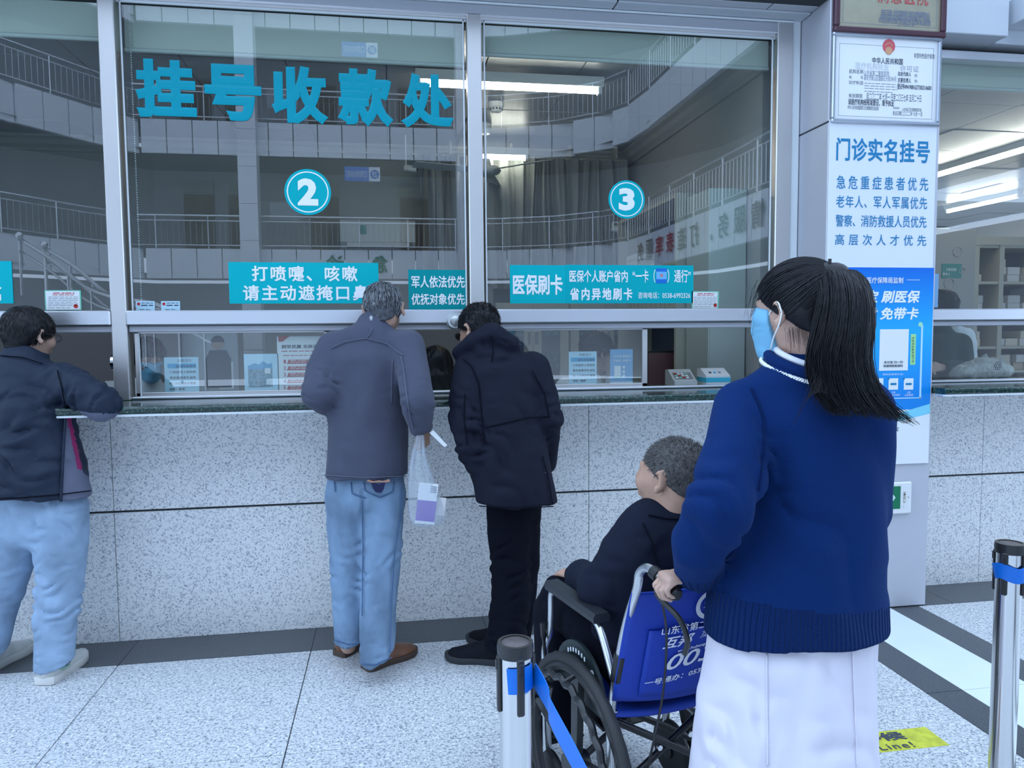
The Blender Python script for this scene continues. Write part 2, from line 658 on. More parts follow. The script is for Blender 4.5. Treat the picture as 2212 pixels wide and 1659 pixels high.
for a, b in ((-4.0, 0.30), (0.306, 1.95), (1.956, 2.206)):
    box('fascia_panel', M_ALU, a, b, 0.10, 0.164, 3.155, 3.2, fascia, ch=0.001)
box('fascia_face', M_PANELW, -4.0, 2.206, 0.0, 0.104, 3.20, 4.2, fascia, ch=0.003)
box('fascia_face', M_PANELW, 2.85, 3.352, 0.14, 0.6, 3.085, 4.2, fascia, ch=0.004)
box('fascia_face', M_PANELW, 3.36, 5.2, 0.24, 0.6, 3.085, 4.2, fascia, ch=0.004)
box('fascia_corner', M_PANELW, 3.40, 5.2, -0.35, 0.232, 3.16, 3.30, fascia, ch=0.004)

# ------------------------------------------------------------------ shell of the registration office
wall_back = structure(box('wall_back', M_CREAM, -4.0, 2.1, 2.9, 3.05, 0, 3.06))
wall_right = structure(box('wall_right', M_OFFW, 2.10, 2.205, YW + 0.20, 2.9, 0, 3.12))
wall_left = structure(box('wall_left', M_OFFW, -4.1, -4.0, YW + 0.05, 2.9, 0, 3.12))
for nm in ('upper_moulding',):
    MB().prism([(0, 0), (0.09, 0), (0.09, 0.02), (0.06, 0.035), (0.045, 0.07), (0.02, 0.09), (0.02, 0.115), (0, 0.115)],
               (2.10, YW + 0.1, 3.06), (-1, 0, 0), (0, 0, -1), (0, 1, 0), 2.9 - YW - 0.1).build(nm, M_OFFW, wall_right)
    MB().prism([(0, 0), (0.09, 0), (0.09, 0.02), (0.06, 0.035), (0.045, 0.07), (0.02, 0.09), (0.02, 0.115), (0, 0.115)],
               (-4.0, 2.9, 3.06), (0, -1, 0), (0, 0, -1), (1, 0, 0), 6.1).build(nm, M_CREAM, wall_back)
ceiling = structure(box('ceiling', M_JOINT, -4.0, 2.2, YW + 0.03, 3.0, 3.078, 3.14))
rnd = random.Random(5)
for i in range(-7, 4):
    for j in range(4):
        x0, y0 = 0.005 + 0.572 * i, 0.40 + 0.675 * j
        w = min(0.572, 2.1 - x0)
        if w > 0.05:
            box('ceiling_panel', M_CEIL, x0 + 0.004, x0 + w - 0.004, y0 + 0.004, min(y0 + 0.671, 2.9), 3.060 + rnd.uniform(-0.003, 0.003), 3.08, ceiling)

# shell of the pharmacy beyond the post
M_PHW = mat('pharmacy_wall', (0.50, 0.46, 0.42), 0.8)
structure(box('wall_pharmacy_back', M_PHW, 2.84, 8.4, 6.6, 6.7, 0, 3.0))
structure(box('wall_pharmacy_right', M_PHW, 8.3, 8.4, YW + 0.2, 6.6, 0, 3.0))
structure(box('wall_pharmacy_left', M_OFFW, 2.205, 2.90, 0.62, 6.6, 0, 3.08))
ceil2 = structure(box('ceiling_pharmacy', M_JOINT, 2.84, 8.4, YW + 0.05, 6.7, 3.02, 3.08))
for i in range(8):
    for j in range(10):
        box('ceiling_panel', M_CEIL, 2.85 + 0.69 * i, 2.85 + 0.69 * i + 0.682, 0.40 + 0.6 * j, 0.40 + 0.6 * j + 0.592, 3.0 + rnd.uniform(-.003, .003), 3.02, ceil2)
# ------------------------------------------------------------------ the atrium behind the viewer (seen mirrored in the panes)
M_ATR = mat('atrium_panel', (0.84, 0.86, 0.90), 0.5)
M_ATRD = mat('atrium_back_wall', (0.50, 0.51, 0.53), 0.8)
M_ATRS = mat('atrium_slab', (0.30, 0.31, 0.33), 0.8)
M_RAIL = mat('railing_steel', (0.75, 0.76, 0.78), 0.25, metal=1.0)
M_DOOR = mat('brown_door', (0.16, 0.10, 0.07), 0.6)
M_SIGNB = mat('sign_blue', (0.05, 0.20, 0.62), 0.5)
M_SIGNW = mat('sign_white', (0.80, 0.85, 0.90), 0.5)


def mirrored(x, yv):
    return (x, 2 * YW - yv)


plan = [(-11.5, 11.0), (-10.4, 13.6), (-9.2, 16.2), (-8.0, 18.2), (-7.1, 19.5), (2.0, 19.5), (3.4, 19.2), (4.9, 18.6), (6.0, 17.6), (6.5, 16.6), (6.6, 15.4), (6.6, 6.0)]
plan = [mirrored(*p) for p in plan]


def along(path, step):
    out, acc = [], 0.0
    for a, b in zip(path[:-1], path[1:]):
        L = math.dist(a, b)
        t = acc
        while t < L:
            out.append(((a[0] + (b[0] - a[0]) * t / L, a[1] + (b[1] - a[1]) * t / L), (a, b)))
            t += step
        acc = t - L
    return out


def offset(path, d):
    out = []
    for i, p in enumerate(path):
        a, b = path[max(i - 1, 0)], path[min(i + 1, len(path) - 1)]
        t = np.array([b[0] - a[0], b[1] - a[1]])
        t /= np.linalg.norm(t)
        out.append((p[0] + t[1] * d, p[1] - t[0] * d))
    return out


_back = offset(plan, 3.2)
if _back[6][1] > plan[6][1]:
    _back = offset(plan, -3.2)
for fl, (zf, zb) in enumerate(((4.0, 3.15), (7.65, 6.70), (11.3, 10.35))):
    bal = structure(link('wall_balcony_%d' % (fl + 2), None))
    mb = MB()
    for i in range(len(plan) - 1):
        a, b, c, d = plan[i], plan[i + 1], _back[i + 1], _back[i]
        for z, rev in ((zf, 0), (zb + 0.15, 1)):
            q = [(*p, z) for p in (a, b, c, d)]
            mb.add(q, [(0, 1, 2, 3)[::-1] if rev else (0, 1, 2, 3)])
    mb.build('balcony_slab', M_ATRS, bal)
    mb = MB()
    for (p, (a, b)) in along(plan, 0.70):
        t = np.array([b[0] - a[0], b[1] - a[1]])
        t /= np.linalg.norm(t)
        n = np.array([t[1], -t[0]]) * (1 if (offset(plan, 1)[6][1] < plan[6][1]) else -1)
        q = [p, p + t * 0.672, p + t * 0.672 + n * 0.12, p + n * 0.12]
        v = [(*k, z) for z in (zb, zf) for k in q]
        mb.add(v, [(0, 1, 2, 3), (7, 6, 5, 4), (0, 4, 5, 1), (1, 5, 6, 2), (2, 6, 7, 3), (3, 7, 4, 0)])
    mb.build('fascia_panels', M_ATR, bal, kind='stuff')
    rail = MB()
    rail.tube([(*p, zf + 0.95) for p in plan], 0.03, 8)
    rail.tube([(*p, zf + 0.80) for p in plan], 0.018, 6)
    rail.tube([(*p, zf + 0.10) for p in plan], 0.018, 6)
    for k, (p, ab) in enumerate(along(plan, 0.16)):
        if k % 9 == 0:
            rail.tube([(*p, zf), (*p, zf + 0.95)], 0.025, 6)
        else:
            rail.tube([(*p, zf + 0.10), (*p, zf + 0.80)], 0.009, 4)
    rl = rail.build('balcony_railing', M_RAIL)
    tag(rl, ['steel railing of the first balcony mirrored in the panes', 'steel railing of the second balcony mirrored in the panes',
             'steel railing of the topmost balcony across the atrium'][fl], 'railing', 'balcony railings across the atrium')
    mb = MB()
    for i in range(len(plan) - 1):
        a, b = _back[i], _back[i + 1]
        mb.quad((*a, zf), (*b, zf), (*b, zf + 2.86), (*a, zf + 2.86))
    mb.build('corridor_wall', M_ATRD, bal)
    yb = _back[5][1] + 0.03
    for dx in (-6.6, -5.2, -2.6, 0.4):
        d_ = box('brown_door_leaf', M_DOOR, dx, dx + 0.95, yb, yb + 0.05, zf, zf + 2.1, bal)
        box('door_panel', M_CREAM, dx, dx + 0.95, yb, yb + 0.05, zf + 2.15, zf + 2.55, bal)
    for dx in (-3.9,):
        box('notice_board', M_SIGNW, dx, dx + 1.0, yb, yb + 0.03, zf + 1.3, zf + 1.9, bal)
gw = structure(link('wall_atrium_ground', None))
mb = MB()
for i in range(len(plan) - 1):
    a, b = _back[i], _back[i + 1]
    mb.quad((*a, 0), (*b, 0), (*b, 3.2), (*a, 3.2))
mb.build('ground_wall', M_ATRD, gw)
for k, x in enumerate((-4.22, 2.05)):
    c_ = structure(link('wall_column_%d' % (k + 1), None))
    for j in range(12):
        box('column_panel', M_ATR, x, x + 0.52, mirrored(0, 19.5)[1] - 0.10, mirrored(0, 19.5)[1] + 0.42, j * 1.05 + 0.004, j * 1.05 + 1.046, c_)
# two hanging direction signs, one under each balcony
yf = mirrored(0, 19.3)[1]
for z, fl, txt, lab in ((5.98, '2F', '口腔科诊区', 'blue hanging department sign under the second balcony'), (9.55, '3F', '口腔科诊区', 'blue hanging department sign under the topmost balcony')):
    s_ = thing('direction_sign', lab, 'sign', 'hanging direction signs')
    box('sign_plate', M_SIGNB, -1.25, -0.22, yf, yf + 0.06, z, z + 0.42, s_, ch=0.01)
    box('sign_plate_end', M_SIGNW, -0.545, -0.22, yf + 0.06, yf + 0.066, z, z + 0.42, s_)
    lettering('sign_lettering', txt, (-0.60, yf + 0.062, z + 0.11), (-1, 0, 0), ZU, (0.60, 0.2), M_SIGNW, s_)
    MB().lathe([(0.13, 0), (0.13, 0.004)], (-0.38, yf + 0.067, z + 0.21), axis=1).build('floor_disc', M_SIGNB, s_)
    lettering('floor_number', fl, (-0.30, yf + 0.073, z + 0.13), (-1, 0, 0), ZU, (0.16, 0.16), M_SIGNW, s_, bold=0.02)
M_GRTXT = mat('sign_green', (0.03, 0.22, 0.14), 0.5)
M_GRYTXT = mat('sign_dark', (0.06, 0.07, 0.09), 0.5)
M_REDTXT = mat('sign_red', (0.45, 0.03, 0.03), 0.5)
yff = plan[5][1] + 0.005
for ch, x in (('急', -0.05), ('诊', -1.35)):
    tag(lettering('wall_letter', ch, (x, yff, 3.32), (-1, 0, 0), ZU, (0.52, 0.52), M_GRTXT, bold=0.02, t=0.03),
        'green wall letter %s on the far balcony front' % ('at the start of the emergency sign' if ch == '急' else 'ending the emergency sign'), 'letter', 'emergency letters')
for k, ch in enumerate('热情服务，打造表率服务品牌'):
    m_ = M_REDTXT if ch in '表率' else M_GRYTXT
    y = mirrored(0, 8.2)[1] - k * 0.72
    tag(lettering('wall_letter', ch, (6.585, y, 3.34), (0, -1, 0), ZU, (0.5, 0.5) if ch != '，' else (0.12, 0.14), m_, bold=0.015, t=0.02),
        'wall letter number %s of the slogan along the side balcony' % ['one', 'two', 'three', 'four', 'five', 'six', 'seven', 'eight', 'nine', 'ten', 'eleven', 'twelve', 'thirteen'][k], 'letter', 'slogan letters on the side balcony')
# the staircase handrails mirrored low in the first pane
st = thing('stair_railing', 'polished steel stair railing mirrored in the end pane', 'railing')
for off, zoff in ((0.0, 0.0), (0.9, 0.0)):
    pts = []
    for px, py, d in ((40, 515, 13.2), (110, 560, 12.8), (170, 610, 12.3), (240, 640, 11.8), (330, 655, 11.4), (400, 690, 11.0)):
        p = CAM + ray(px + off * 60, py + off * 22) * d
        pts.append((p[0], 2 * YW - p[1], p[2] + zoff))
    sp = smooth_path(pts, 5)
    MB().tube(sp, 0.035, 8).build('handrail', M_RAIL, st, smooth=True)
    MB().tube([(p[0], p[1], p[2] - 0.22) for p in sp], 0.022, 6).build('lower_rail', M_RAIL, st, smooth=True)
    for p in sp[::4]:
        MB().tube([p, (p[0], p[1], max(0.0, p[2] - 1.0))], 0.022, 6).build('railing_post', M_RAIL, st)
    MB().lathe([(0.0, 0.07), (0.05, 0.05), (0.07, 0), (0.05, -0.05), (0.0, -0.07)], (sp[0][0], sp[0][1], sp[0][2] + 0.05), n=12).build('post_ball', M_RAIL, st, smooth=True)
# ------------------------------------------------------------------ signs and notices on the panes
M_TEALC = mat('teal_letter_vinyl', (0.0, 0.31, 0.40), 0.4, spec=0.2)
M_TEAL = mat('teal_sign_vinyl', (0.0, 0.44, 0.49), 0.4, spec=0.15)
M_TEAL2 = mat('teal_sign_vinyl_pale', (0.0, 0.41, 0.46), 0.4, spec=0.15)
M_TEALD = mat('teal_sign_vinyl_dark', (0.0, 0.29, 0.31), 0.4, spec=0.15)
M_PRINTW = mat('white_print', (0.86, 0.88, 0.88), 0.45)
M_PAPER = mat('white_paper', (0.80, 0.82, 0.82), 0.7)
M_PAPERB = mat('pale_blue_paper', (0.52, 0.76, 0.88), 0.6)
M_BLUEH = mat('blue_heading_print', (0.05, 0.42, 0.72), 0.6)
M_INK = mat('dark_ink', (0.05, 0.06, 0.09), 0.7)
M_INKG = mat('grey_ink', (0.22, 0.25, 0.32), 0.7)
M_INKR = mat('red_ink', (0.50, 0.03, 0.03), 0.7)
M_BLUETXT = mat('blue_lettering', (0.0, 0.20, 0.42), 0.5)
YG = YW + 0.0105   # outer face of the big panes


def sheet(name, label, cat, px0, py0, px1, py1, Y, m, group=None, t=0.0016, back=0.0, part='sheet'):
    """a flat panel facing the hall between two pixels"""
    a, b = onY(px0, py1, Y), onY(px1, py0, Y)
    th = thing(name, label, cat, group)
    box(part, m, a[0], b[0], Y, Y + t, a[2], b[2], th)
    return th


def bars(parent, name, m, Y, rows, t=0.0006):
    """rows of small print: (px0, px1, py, height px)"""
    mb = MB()
    r_ = random.Random(len(rows))
    for x0, x1, y, h in rows:
        a, b = onY(x0, y, Y), onY(x1, y, Y)
        hh = h * 0.00235
        x = a[0]
        while x < b[0] - 0.002:
            w = min(r_.uniform(0.012, 0.030), b[0] - x)
            mb.box(x, x + w, Y - t, Y - t + 0.0004, a[2] - hh / 2, a[2] + hh / 2)
            x += w + r_.uniform(0.003, 0.007)
    return mb.build(name, m, parent)


def vtext(parent, name, body, px0, py0, px1, py1, m, Y, **k):
    return win_text(name, body, px0, py0, px1, py1, m, parent, Y=Y, **k)


big = [('挂', 295, 131.5, 421.5, 252), ('号', 444, 142, 563, 259), ('收', 588, 145.5, 707, 266), ('款', 730, 151, 848, 271), ('处', 866.5, 162, 979, 275)]
for k, (ch, a, b, c, d) in enumerate(big):
    o = win_text('window_letter', ch, a, b, c, d, M_TEALC, None, Y=YG, bold=0.045, t=0.0002, thick=0.003)
    tag(o, ['big teal cut-out character first in the row across the pane', 'big teal cut-out character second in the row across the pane',
            'big teal cut-out character third in the row across the pane', 'big teal cut-out character fourth in the row across the pane',
            'big teal cut-out character nearest the middle upright'][k], 'letter', 'window title letters')

s_ = sheet('window_sign', 'teal sign about covering coughs and sneezes, behind the grey haired man', 'sign', 496, 568, 817, 656, YG - 0.002, M_TEAL)
vtext(s_, 'sign_lettering', '打喷嚏、咳嗽', 544.5, 575, 772, 608, M_PRINTW, YG - 0.002, bold=0.022, spacing=1.2)
vtext(s_, 'sign_lettering', '请主动遮掩口鼻', 525.5, 616, 795, 650, M_PRINTW, YG - 0.002, bold=0.022, spacing=1.2)
s_ = sheet('window_sign', 'dark teal sign on priority for soldiers beside the middle upright', 'sign', 883, 583, 1009, 670, YG - 0.002, M_TEALD)
vtext(s_, 'sign_lettering', '军人依法优先', 889, 596, 1004, 622, M_PRINTW, YG - 0.002, bold=0.02)
vtext(s_, 'sign_lettering', '优抚对象优先', 889, 634, 1004, 659, M_PRINTW, YG - 0.002, bold=0.02)
s_ = sheet('window_sign', 'short bright teal sign joined to the medical card sign', 'sign', 1102, 573, 1221.5, 655.5, YG - 0.002, M_TEAL)
vtext(s_, 'sign_lettering', '医保刷卡', 1108, 593, 1215, 637, M_PRINTW, YG - 0.002, bold=0.03)
s_ = sheet('window_sign', 'long teal medical card sign with a telephone number', 'sign', 1222, 573.5, 1498, 655.5, YG - 0.002, M_TEAL2)
vtext(s_, 'sign_lettering', '医保个人账户省内', 1230, 584, 1356, 610, M_PRINTW, YG - 0.002, bold=0.02)
vtext(s_, 'sign_lettering', '“一卡（', 1366, 582, 1416, 611, M_PRINTW, YG - 0.002, bold=0.015)
vtext(s_, 'sign_lettering', '）通行”', 1441, 582, 1492, 611, M_PRINTW, YG - 0.002, bold=0.015)
vtext(s_, 'sign_lettering', '省内异地刷卡', 1231, 622, 1366, 649, M_PRINTW, YG - 0.002, bold=0.03, spacing=1.3)
vtext(s_, 'sign_lettering', '咨询电话：0538-6992326', 1378, 631, 1491, 645, M_PRINTW, YG - 0.002, bold=0.012)
a, b = onY(1417, 612, YG), onY(1440, 580, YG)
box('card_picture', mat('card_blue', (0.0, 0.16, 0.62), 0.4), a[0], b[0], YG - 0.0035, YG - 0.002, a[2], b[2], s_)
zc_ = (a[2] + b[2]) / 2
box('card_band', mat('card_pale_blue', (0.16, 0.48, 0.80), 0.4), a[0], b[0], YG - 0.0042, YG - 0.0035, zc_ - 0.018, zc_ + 0.022, s_)
MB().lathe([(0.008, 0), (0.008, 0.0006)], ((a[0] + b[0]) / 2, YG - 0.0049, zc_ + 0.002), axis=1, n=16).build('card_emblem', mat('card_emblem_red', (0.65, 0.2, 0.2), 0.5), s_)
s_ = sheet('window_sign', 'teal sign cut off at the edge beside the bespectacled man', 'sign', -200, 564, 24.5, 656, YG - 0.002, M_TEAL)
vtext(s_, 'sign_lettering', '离', -28, 617, 3, 650, M_PRINTW, YG - 0.002, bold=0.022)

for num, cx, cy, r in (('2', 665, 415, 46.0), ('3', 1353.5, 431, 41.0)):
    c = onY(cx, cy, YG)
    R = r * (YW + CAM_D) / FPX * 1.02
    s_ = thing('number_disc', 'round teal window number disc reading %s' % ('two' if num == '2' else 'three'), 'sign', 'window number discs')
    MB().lathe([(R, 0), (R, 0.0016)], (c[0], YG - 0.002, c[2]), axis=1, n=64).build('disc', M_TEAL2, s_)
    ring = MB()
    n = 64
    vs, fs = [], []
    for i in range(n):
        an = 2 * math.pi * i / n
        for rr in (R * 0.845, R * 0.895):
            vs.append((c[0] + rr * math.cos(an), YG - 0.0027, c[2] + rr * math.sin(an)))
        j = (i + 1) % n
        fs.append((2 * i, 2 * j, 2 * j + 1, 2 * i + 1))
    ring.add(vs, fs).build('ring', M_PRINTW, s_)
    hgt = R * 1.18
    wd = R * 0.88
    lettering('numeral', num, (c[0] - wd / 2, YG - 0.0022, c[2] - hgt / 2), XU, ZU, (wd, hgt), M_PRINTW, s_, bold=0.05)

# small notices stuck along the foot of the upper panes
M_GREENB = mat('green_border', (0.18, 0.55, 0.40), 0.5)
for (x0, y0, x1, y1, lab) in ((98, 627, 174.5, 670, 'green edged notice sheet above the head of the bespectacled man'), (1494, 629, 1553, 667, 'green edged notice sheet at the end of the last pane')):
    YN = YG - 0.002
    s_ = sheet('notice_sheet', lab, 'notice', x0, y0, x1, y1, YN, M_GREENB, 'green edged notices')
    a, b = onY(x0 + 2.5, y1 - 1, YN), onY(x1 - 3, y0 + 2, YN)
    box('paper', M_PAPER, a[0], b[0], YN - 0.0008, YN, a[2], b[2], s_)
    w = x1 - x0
    h = y1 - y0
    bars(s_, 'heading_print', M_INKR, YN - 0.001, [(x0 + .22 * w, x1 - .18 * w, y0 + .14 * h, 1.6), (x0 + .2 * w, x1 - .2 * w, y0 + .23 * h, 1.2)])
    bars(s_, 'body_print', M_INKG, YN - 0.001, [(x0 + .08 * w, x1 - .08 * w, y0 + (.34 + .085 * k) * h, 0.9) for k in range(6)] + [(x0 + .08 * w, x1 - .3 * w, y0 + .88 * h, 0.9)])
    c = onY(x1 - .14 * w, y1 - .2 * h, YN)
    MB().lathe([(0.010, 0), (0.010, 0.0005)], (c[0], YN - 0.0016, c[2]), axis=1, n=14).build('printed_figure', M_INKR, s_)
for x0, lab in ((294, 'small official card sticker beside the tall upright'), (348.5, 'small official card sticker further along the transom rail')):
    YN = YG - 0.002
    s_ = sheet('card_sticker', lab, 'sticker', x0, 650.5, x0 + 40, 672, YN, M_PAPERB, 'official card stickers')
    c = onY(x0 + 5.5, 656.5, YN)
    MB().lathe([(0.0075, 0), (0.0075, 0.0005)], (c[0], YN - 0.0008, c[2]), axis=1, n=14).build('emblem', M_INKR, s_)
    bars(s_, 'print', M_INK, YN - 0.0004, [(x0 + 11, x0 + 37, 654.5, 1.3), (x0 + 11, x0 + 37, 659.5, 2.2), (x0 + 8, x0 + 18, 668.5, 0.9), (x0 + 21, x0 + 31, 668.5, 0.9)])

# notices behind the lower sashes
YN = YW + 0.036


def parking_notice(x0, y0, x1, y1, lab):
    s_ = sheet('parking_notice', lab, 'notice', x0, y0, x1, y1, YN, M_PAPERB, 'blue parking notices')
    w, h = x1 - x0, y1 - y0
    a, b = onY(x0 + .07 * w, y0 + .30 * h, YN), onY(x1 - .07 * w, y0 + .17 * h, YN)
    box('heading_band', M_BLUEH, a[0], b[0], YN - 0.0006, YN, a[2], b[2], s_)
    vtext(s_, 'heading', '温馨提示', x0 + .36 * w, y0 + .05 * h, x0 + .80 * w, y0 + .14 * h, M_INKG, YN)
    for k, (t, f0, f1) in enumerate((('请开车前来的', .32, .93), ('门诊挂号人员向收', .14, .93), ('费员索要停车减免', .14, .93), ('码（1小时内不需要', .14, .93), ('扫码）谢谢！', .14, .62))):
        yy = y0 + (.205 + .150 * k) * h
        vtext(s_, 'line_of_print', t, x0 + f0 * w, yy, x0 + f1 * w, yy + .075 * h, M_INK, YN - 0.0006, bold=0.01, spacing=1.15)
    a, b = onY(x0, y1, YN), onY(x1, y1 - .05 * h, YN)
    box('foot_band', M_BLUEH, a[0] + .5 * (b[0] - a[0]), b[0], YN - 0.0006, YN, a[2], b[2], s_)


parking_notice(357, 771, 428, 853, 'pale blue parking notice in the sash before the masked clerk')
parking_notice(1229, 759, 1289, 834, 'pale blue parking notice in front of the clerk with a raised hand')
s_ = sheet('photo_notice', 'pale blue notice with a building photograph beside the red poster', 'notice', 529, 764, 601, 850, YN, M_PAPERB)
a, b = onY(537, 837, YN), onY(588, 792, YN)
mp_ = mat('landscape_print', (0.16, 0.30, 0.36), 0.6, var=0.5, vscale=60)
box('photograph', mp_, a[0], b[0], YN - 0.0006, YN, a[2], b[2], s_)
hills = [(-.5, 0), (-.5, .35), (-.2, .62), (-.05, .45), (.12, .80), (.32, .5), (.5, .62), (.5, 0)]
MB().prism([((x) * (b[0] - a[0]), y * 0.05) for x, y in hills], ((a[0] + b[0]) / 2, YN - 0.0006, b[2] - 0.012), XU, ZU, (0, -1, 0), 0.0005).build('printed_hills', mat('hill_print', (0.10, 0.38, 0.60), 0.6), s_)
c0, c1 = onY(572, 807, YN), onY(584, 795, YN)
box('white_square', M_PAPER, c0[0], c1[0], YN - 0.0016, YN - 0.0008, c0[2], c1[2], s_)
s_ = sheet('red_poster', 'red and white five-point poster behind the shoulder of the grey jacket', 'poster', 601.5, 726, 700, 850, YN, M_PAPER)
M_REDP = mat('red_print', (0.42, 0.035, 0.03), 0.5)
vtext(s_, 'heading', '拥军优属 无尚光荣', 608, 744, 697, 753, M_INK, YN, bold=0.02)
bars(s_, 'small_print', M_INKR, YN, [(608, 696, 759, 1.6), (612, 690, 768, 1.4)])
for k in range(5):
    y = 776 + 14 * k
    a, b = onY(620, y + 10, YN), onY(699, y, YN)
    MB().prism([(0, 0), (b[0] - a[0], 0), (b[0] - a[0], b[2] - a[2]), (0.008, b[2] - a[2])], (a[0], YN - 0.0004, a[2]), XU, ZU, (0, -1, 0), 0.0004).build('red_stripe', M_REDP, s_)
    bars(s_, 'white_print', M_PRINTW, YN - 0.0008, [(627, 690, y + 3, 1.0), (627, 670, y + 6.5, 0.9)])
    vtext(s_, 'numeral', str(k + 1), 613, y + 1, 617.5, y + 9, M_REDP, YN, bold=0.02)
a, b = onY(601.5, 850, YN), onY(700, 843, YN)
box('red_foot', M_REDP, a[0], b[0], YN - 0.0004, YN, a[2], b[2], s_)
a, b = onY(601.5, 738, YN), onY(628, 726, YN)
MB().prism([(0, 0), (0.02, 0), (0.055, b[2] - a[2]), (0, b[2] - a[2])], (a[0], YN - 0.0004, a[2]), XU, ZU, (0, -1, 0), 0.0004).build('red_corner', M_REDP, s_)
s_ = sheet('payment_notice', 'small blue payment leaflet at the end of the second sash', 'notice', 1318, 754, 1367, 832, YN, mat('leaflet_blue', (0.20, 0.42, 0.68), 0.5))
vtext(s_, 'heading', '支付宝 刷医保', 1324, 767, 1363, 773, M_PRINTW, YN, bold=0.02, shear=0.2)
vtext(s_, 'heading', '手机付 免带卡', 1324, 776, 1363, 782, M_PRINTW, YN, bold=0.02, shear=0.2)
for x0, y0, x1, y1, m_, nm in ((1327, 790, 1341, 813, M_PAPER, 'white_square'), (1345, 790, 1350, 796, M_PAPER, 'icon'), (1345, 800, 1350, 806, M_PAPER, 'icon'), (1345, 809, 1350, 815, M_PAPER, 'icon'), (1318, 824, 1367, 832, M_PAPER, 'white_foot'), (1327, 813, 1341, 817, M_GREENB, 'green_tab')):
    a, b = onY(x0, y1, YN), onY(x1, y0, YN)
    box(nm, m_, a[0], b[0], YN - 0.0007, YN - 0.0002, a[2], b[2], s_)

# ------------------------------------------------------------------ what hangs on the steel post
YP = -0.004
M_FRAMEP = mat('purple_brown_frame', (0.075, 0.030, 0.045), 0.35)
M_GOLD = mat('brass_plate', (0.52, 0.49, 0.36), 0.28, metal=0.55, var=0.05, vscale=30)
M_SILV = mat('silver_frame', (0.55, 0.60, 0.68), 0.25, metal=0.8)
pl = thing('award_plaque', 'brass award plaque in a dark purple frame, topmost on the post', 'plaque')
a, b = onY(1797, 76, YP), onY(2038, 76, YP)
x0, x1, z0, z1 = a[0], b[0] - 0.002, a[2] + 0.010, a[2] + 0.46
for q in ((x0, x1, z0, z0 + 0.030), (x0, x1, z1 - 0.030, z1), (x0, x0 + 0.030, z0 + 0.030, z1 - 0.030), (x1 - 0.030, x1, z0 + 0.030, z1 - 0.030)):
    box('frame_bar', M_FRAMEP, q[0], q[1], YP - 0.028, YP + 0.003, q[2], q[3], pl, ch=0.006)
box('brass_sheet', M_GOLD, x0 + 0.028, x1 - 0.028, YP - 0.012, YP, z0 + 0.028, z1 - 0.028, pl)
for q in ((x0 + 0.05, x1 - 0.05, z0 + 0.050, z0 + 0.0515), (x0 + 0.05, x0 + 0.0515, z0 + 0.05, z1 - 0.05), (x1 - 0.0515, x1 - 0.05, z0 + 0.05, z1 - 0.05)):
    box('engraved_line', M_INKG, q[0], q[1], YP - 0.0128, YP - 0.012, q[2], q[3], pl)
for t, xx0, xx1, yy0, yy1 in (('泰安日报社 泰安传媒集团 泰安市慢病康复中心', 1903, 2009, 26, 33), ('泰安日报 泰山晚报 泰山新闻网 天下泰安', 1902, 2008, 35.5, 42), ('中华泰山网 泰安房产网 泰安在线 泰山网 泰山新闻网', 1898, 2010, 43, 50), ('二〇一三年十二月', 1938, 1974, 51, 56)):
    vtext(pl, 'engraved_print', t, xx0, yy0, xx1, yy1, M_INKG, YP - 0.0122, bold=0.012)
vtext(pl, 'engraved_title', '满意医院', 1896, -26, 2006, 6, mat('plaque_red', (0.48, 0.08, 0.08), 0.5), YP - 0.0122, bold=0.01, spacing=1.25)

lc = thing('framed_licence', 'silver framed white licence below the brass plaque', 'certificate')
a, b = onY(1793, 266, YP), onY(2033, 81, YP)
x0, x1, z0, z1 = a[0], b[0] - 0.004, a[2] + 0.002, b[2] - 0.006
for q in ((x0, x1, z0, z0 + 0.020), (x0, x1, z1 - 0.018, z1), (x0, x0 + 0.018, z0 + 0.02, z1 - 0.018), (x1 - 0.018, x1, z0 + 0.02, z1 - 0.018)):
    box('frame_bar', M_SILV, q[0], q[1], YP - 0.018, YP + 0.003, q[2], q[3], lc, ch=0.005)
box('certificate_sheet', M_PAPER, x0 + 0.016, x1 - 0.016, YP - 0.005, YP, z0 + 0.018, z1 - 0.016, lc)
for q in ((x0 + 0.04, x1 - 0.04, z0 + 0.035, z0 + 0.0365), (x0 + 0.04, x1 - 0.04, z1 - 0.055, z1 - 0.0535), (x0 + 0.04, x0 + 0.0415, z0 + 0.035, z1 - 0.055), (x1 - 0.0415, x1 - 0.04, z0 + 0.035, z1 - 0.055)):
    box('border_line', M_INKG, q[0], q[1], YP - 0.0056, YP - 0.005, q[2], q[3], lc)
c = onY(1918.5, 101, YP)
MB().lathe([(0.035, 0), (0.035, 0.0006)], (c[0], YP - 0.0064, c[2]), axis=1, n=32).build('emblem', mat('emblem_red', (0.62, 0.10, 0.12), 0.5), lc)
MB().lathe([(0.020, 0), (0.020, 0.0006)], (c[0], YP - 0.0070, c[2] - 0.022), axis=1, n=24).build('emblem_foot', mat('emblem_gold', (0.62, 0.32, 0.18), 0.5), lc)
for k in range(5):
    an = math.pi * (0.15 + 0.175 * k)
    MB().lathe([(0.004, 0), (0.004, 0.0005)], (c[0] + 0.02 * math.cos(an), YP - 0.0071, c[2] - 0.004 + 0.02 * math.sin(an)), axis=1, n=8).build('emblem_star', mat('emblem_gold', (0.62, 0.32, 0.18), 0.5), lc)
YL = YP - 0.005
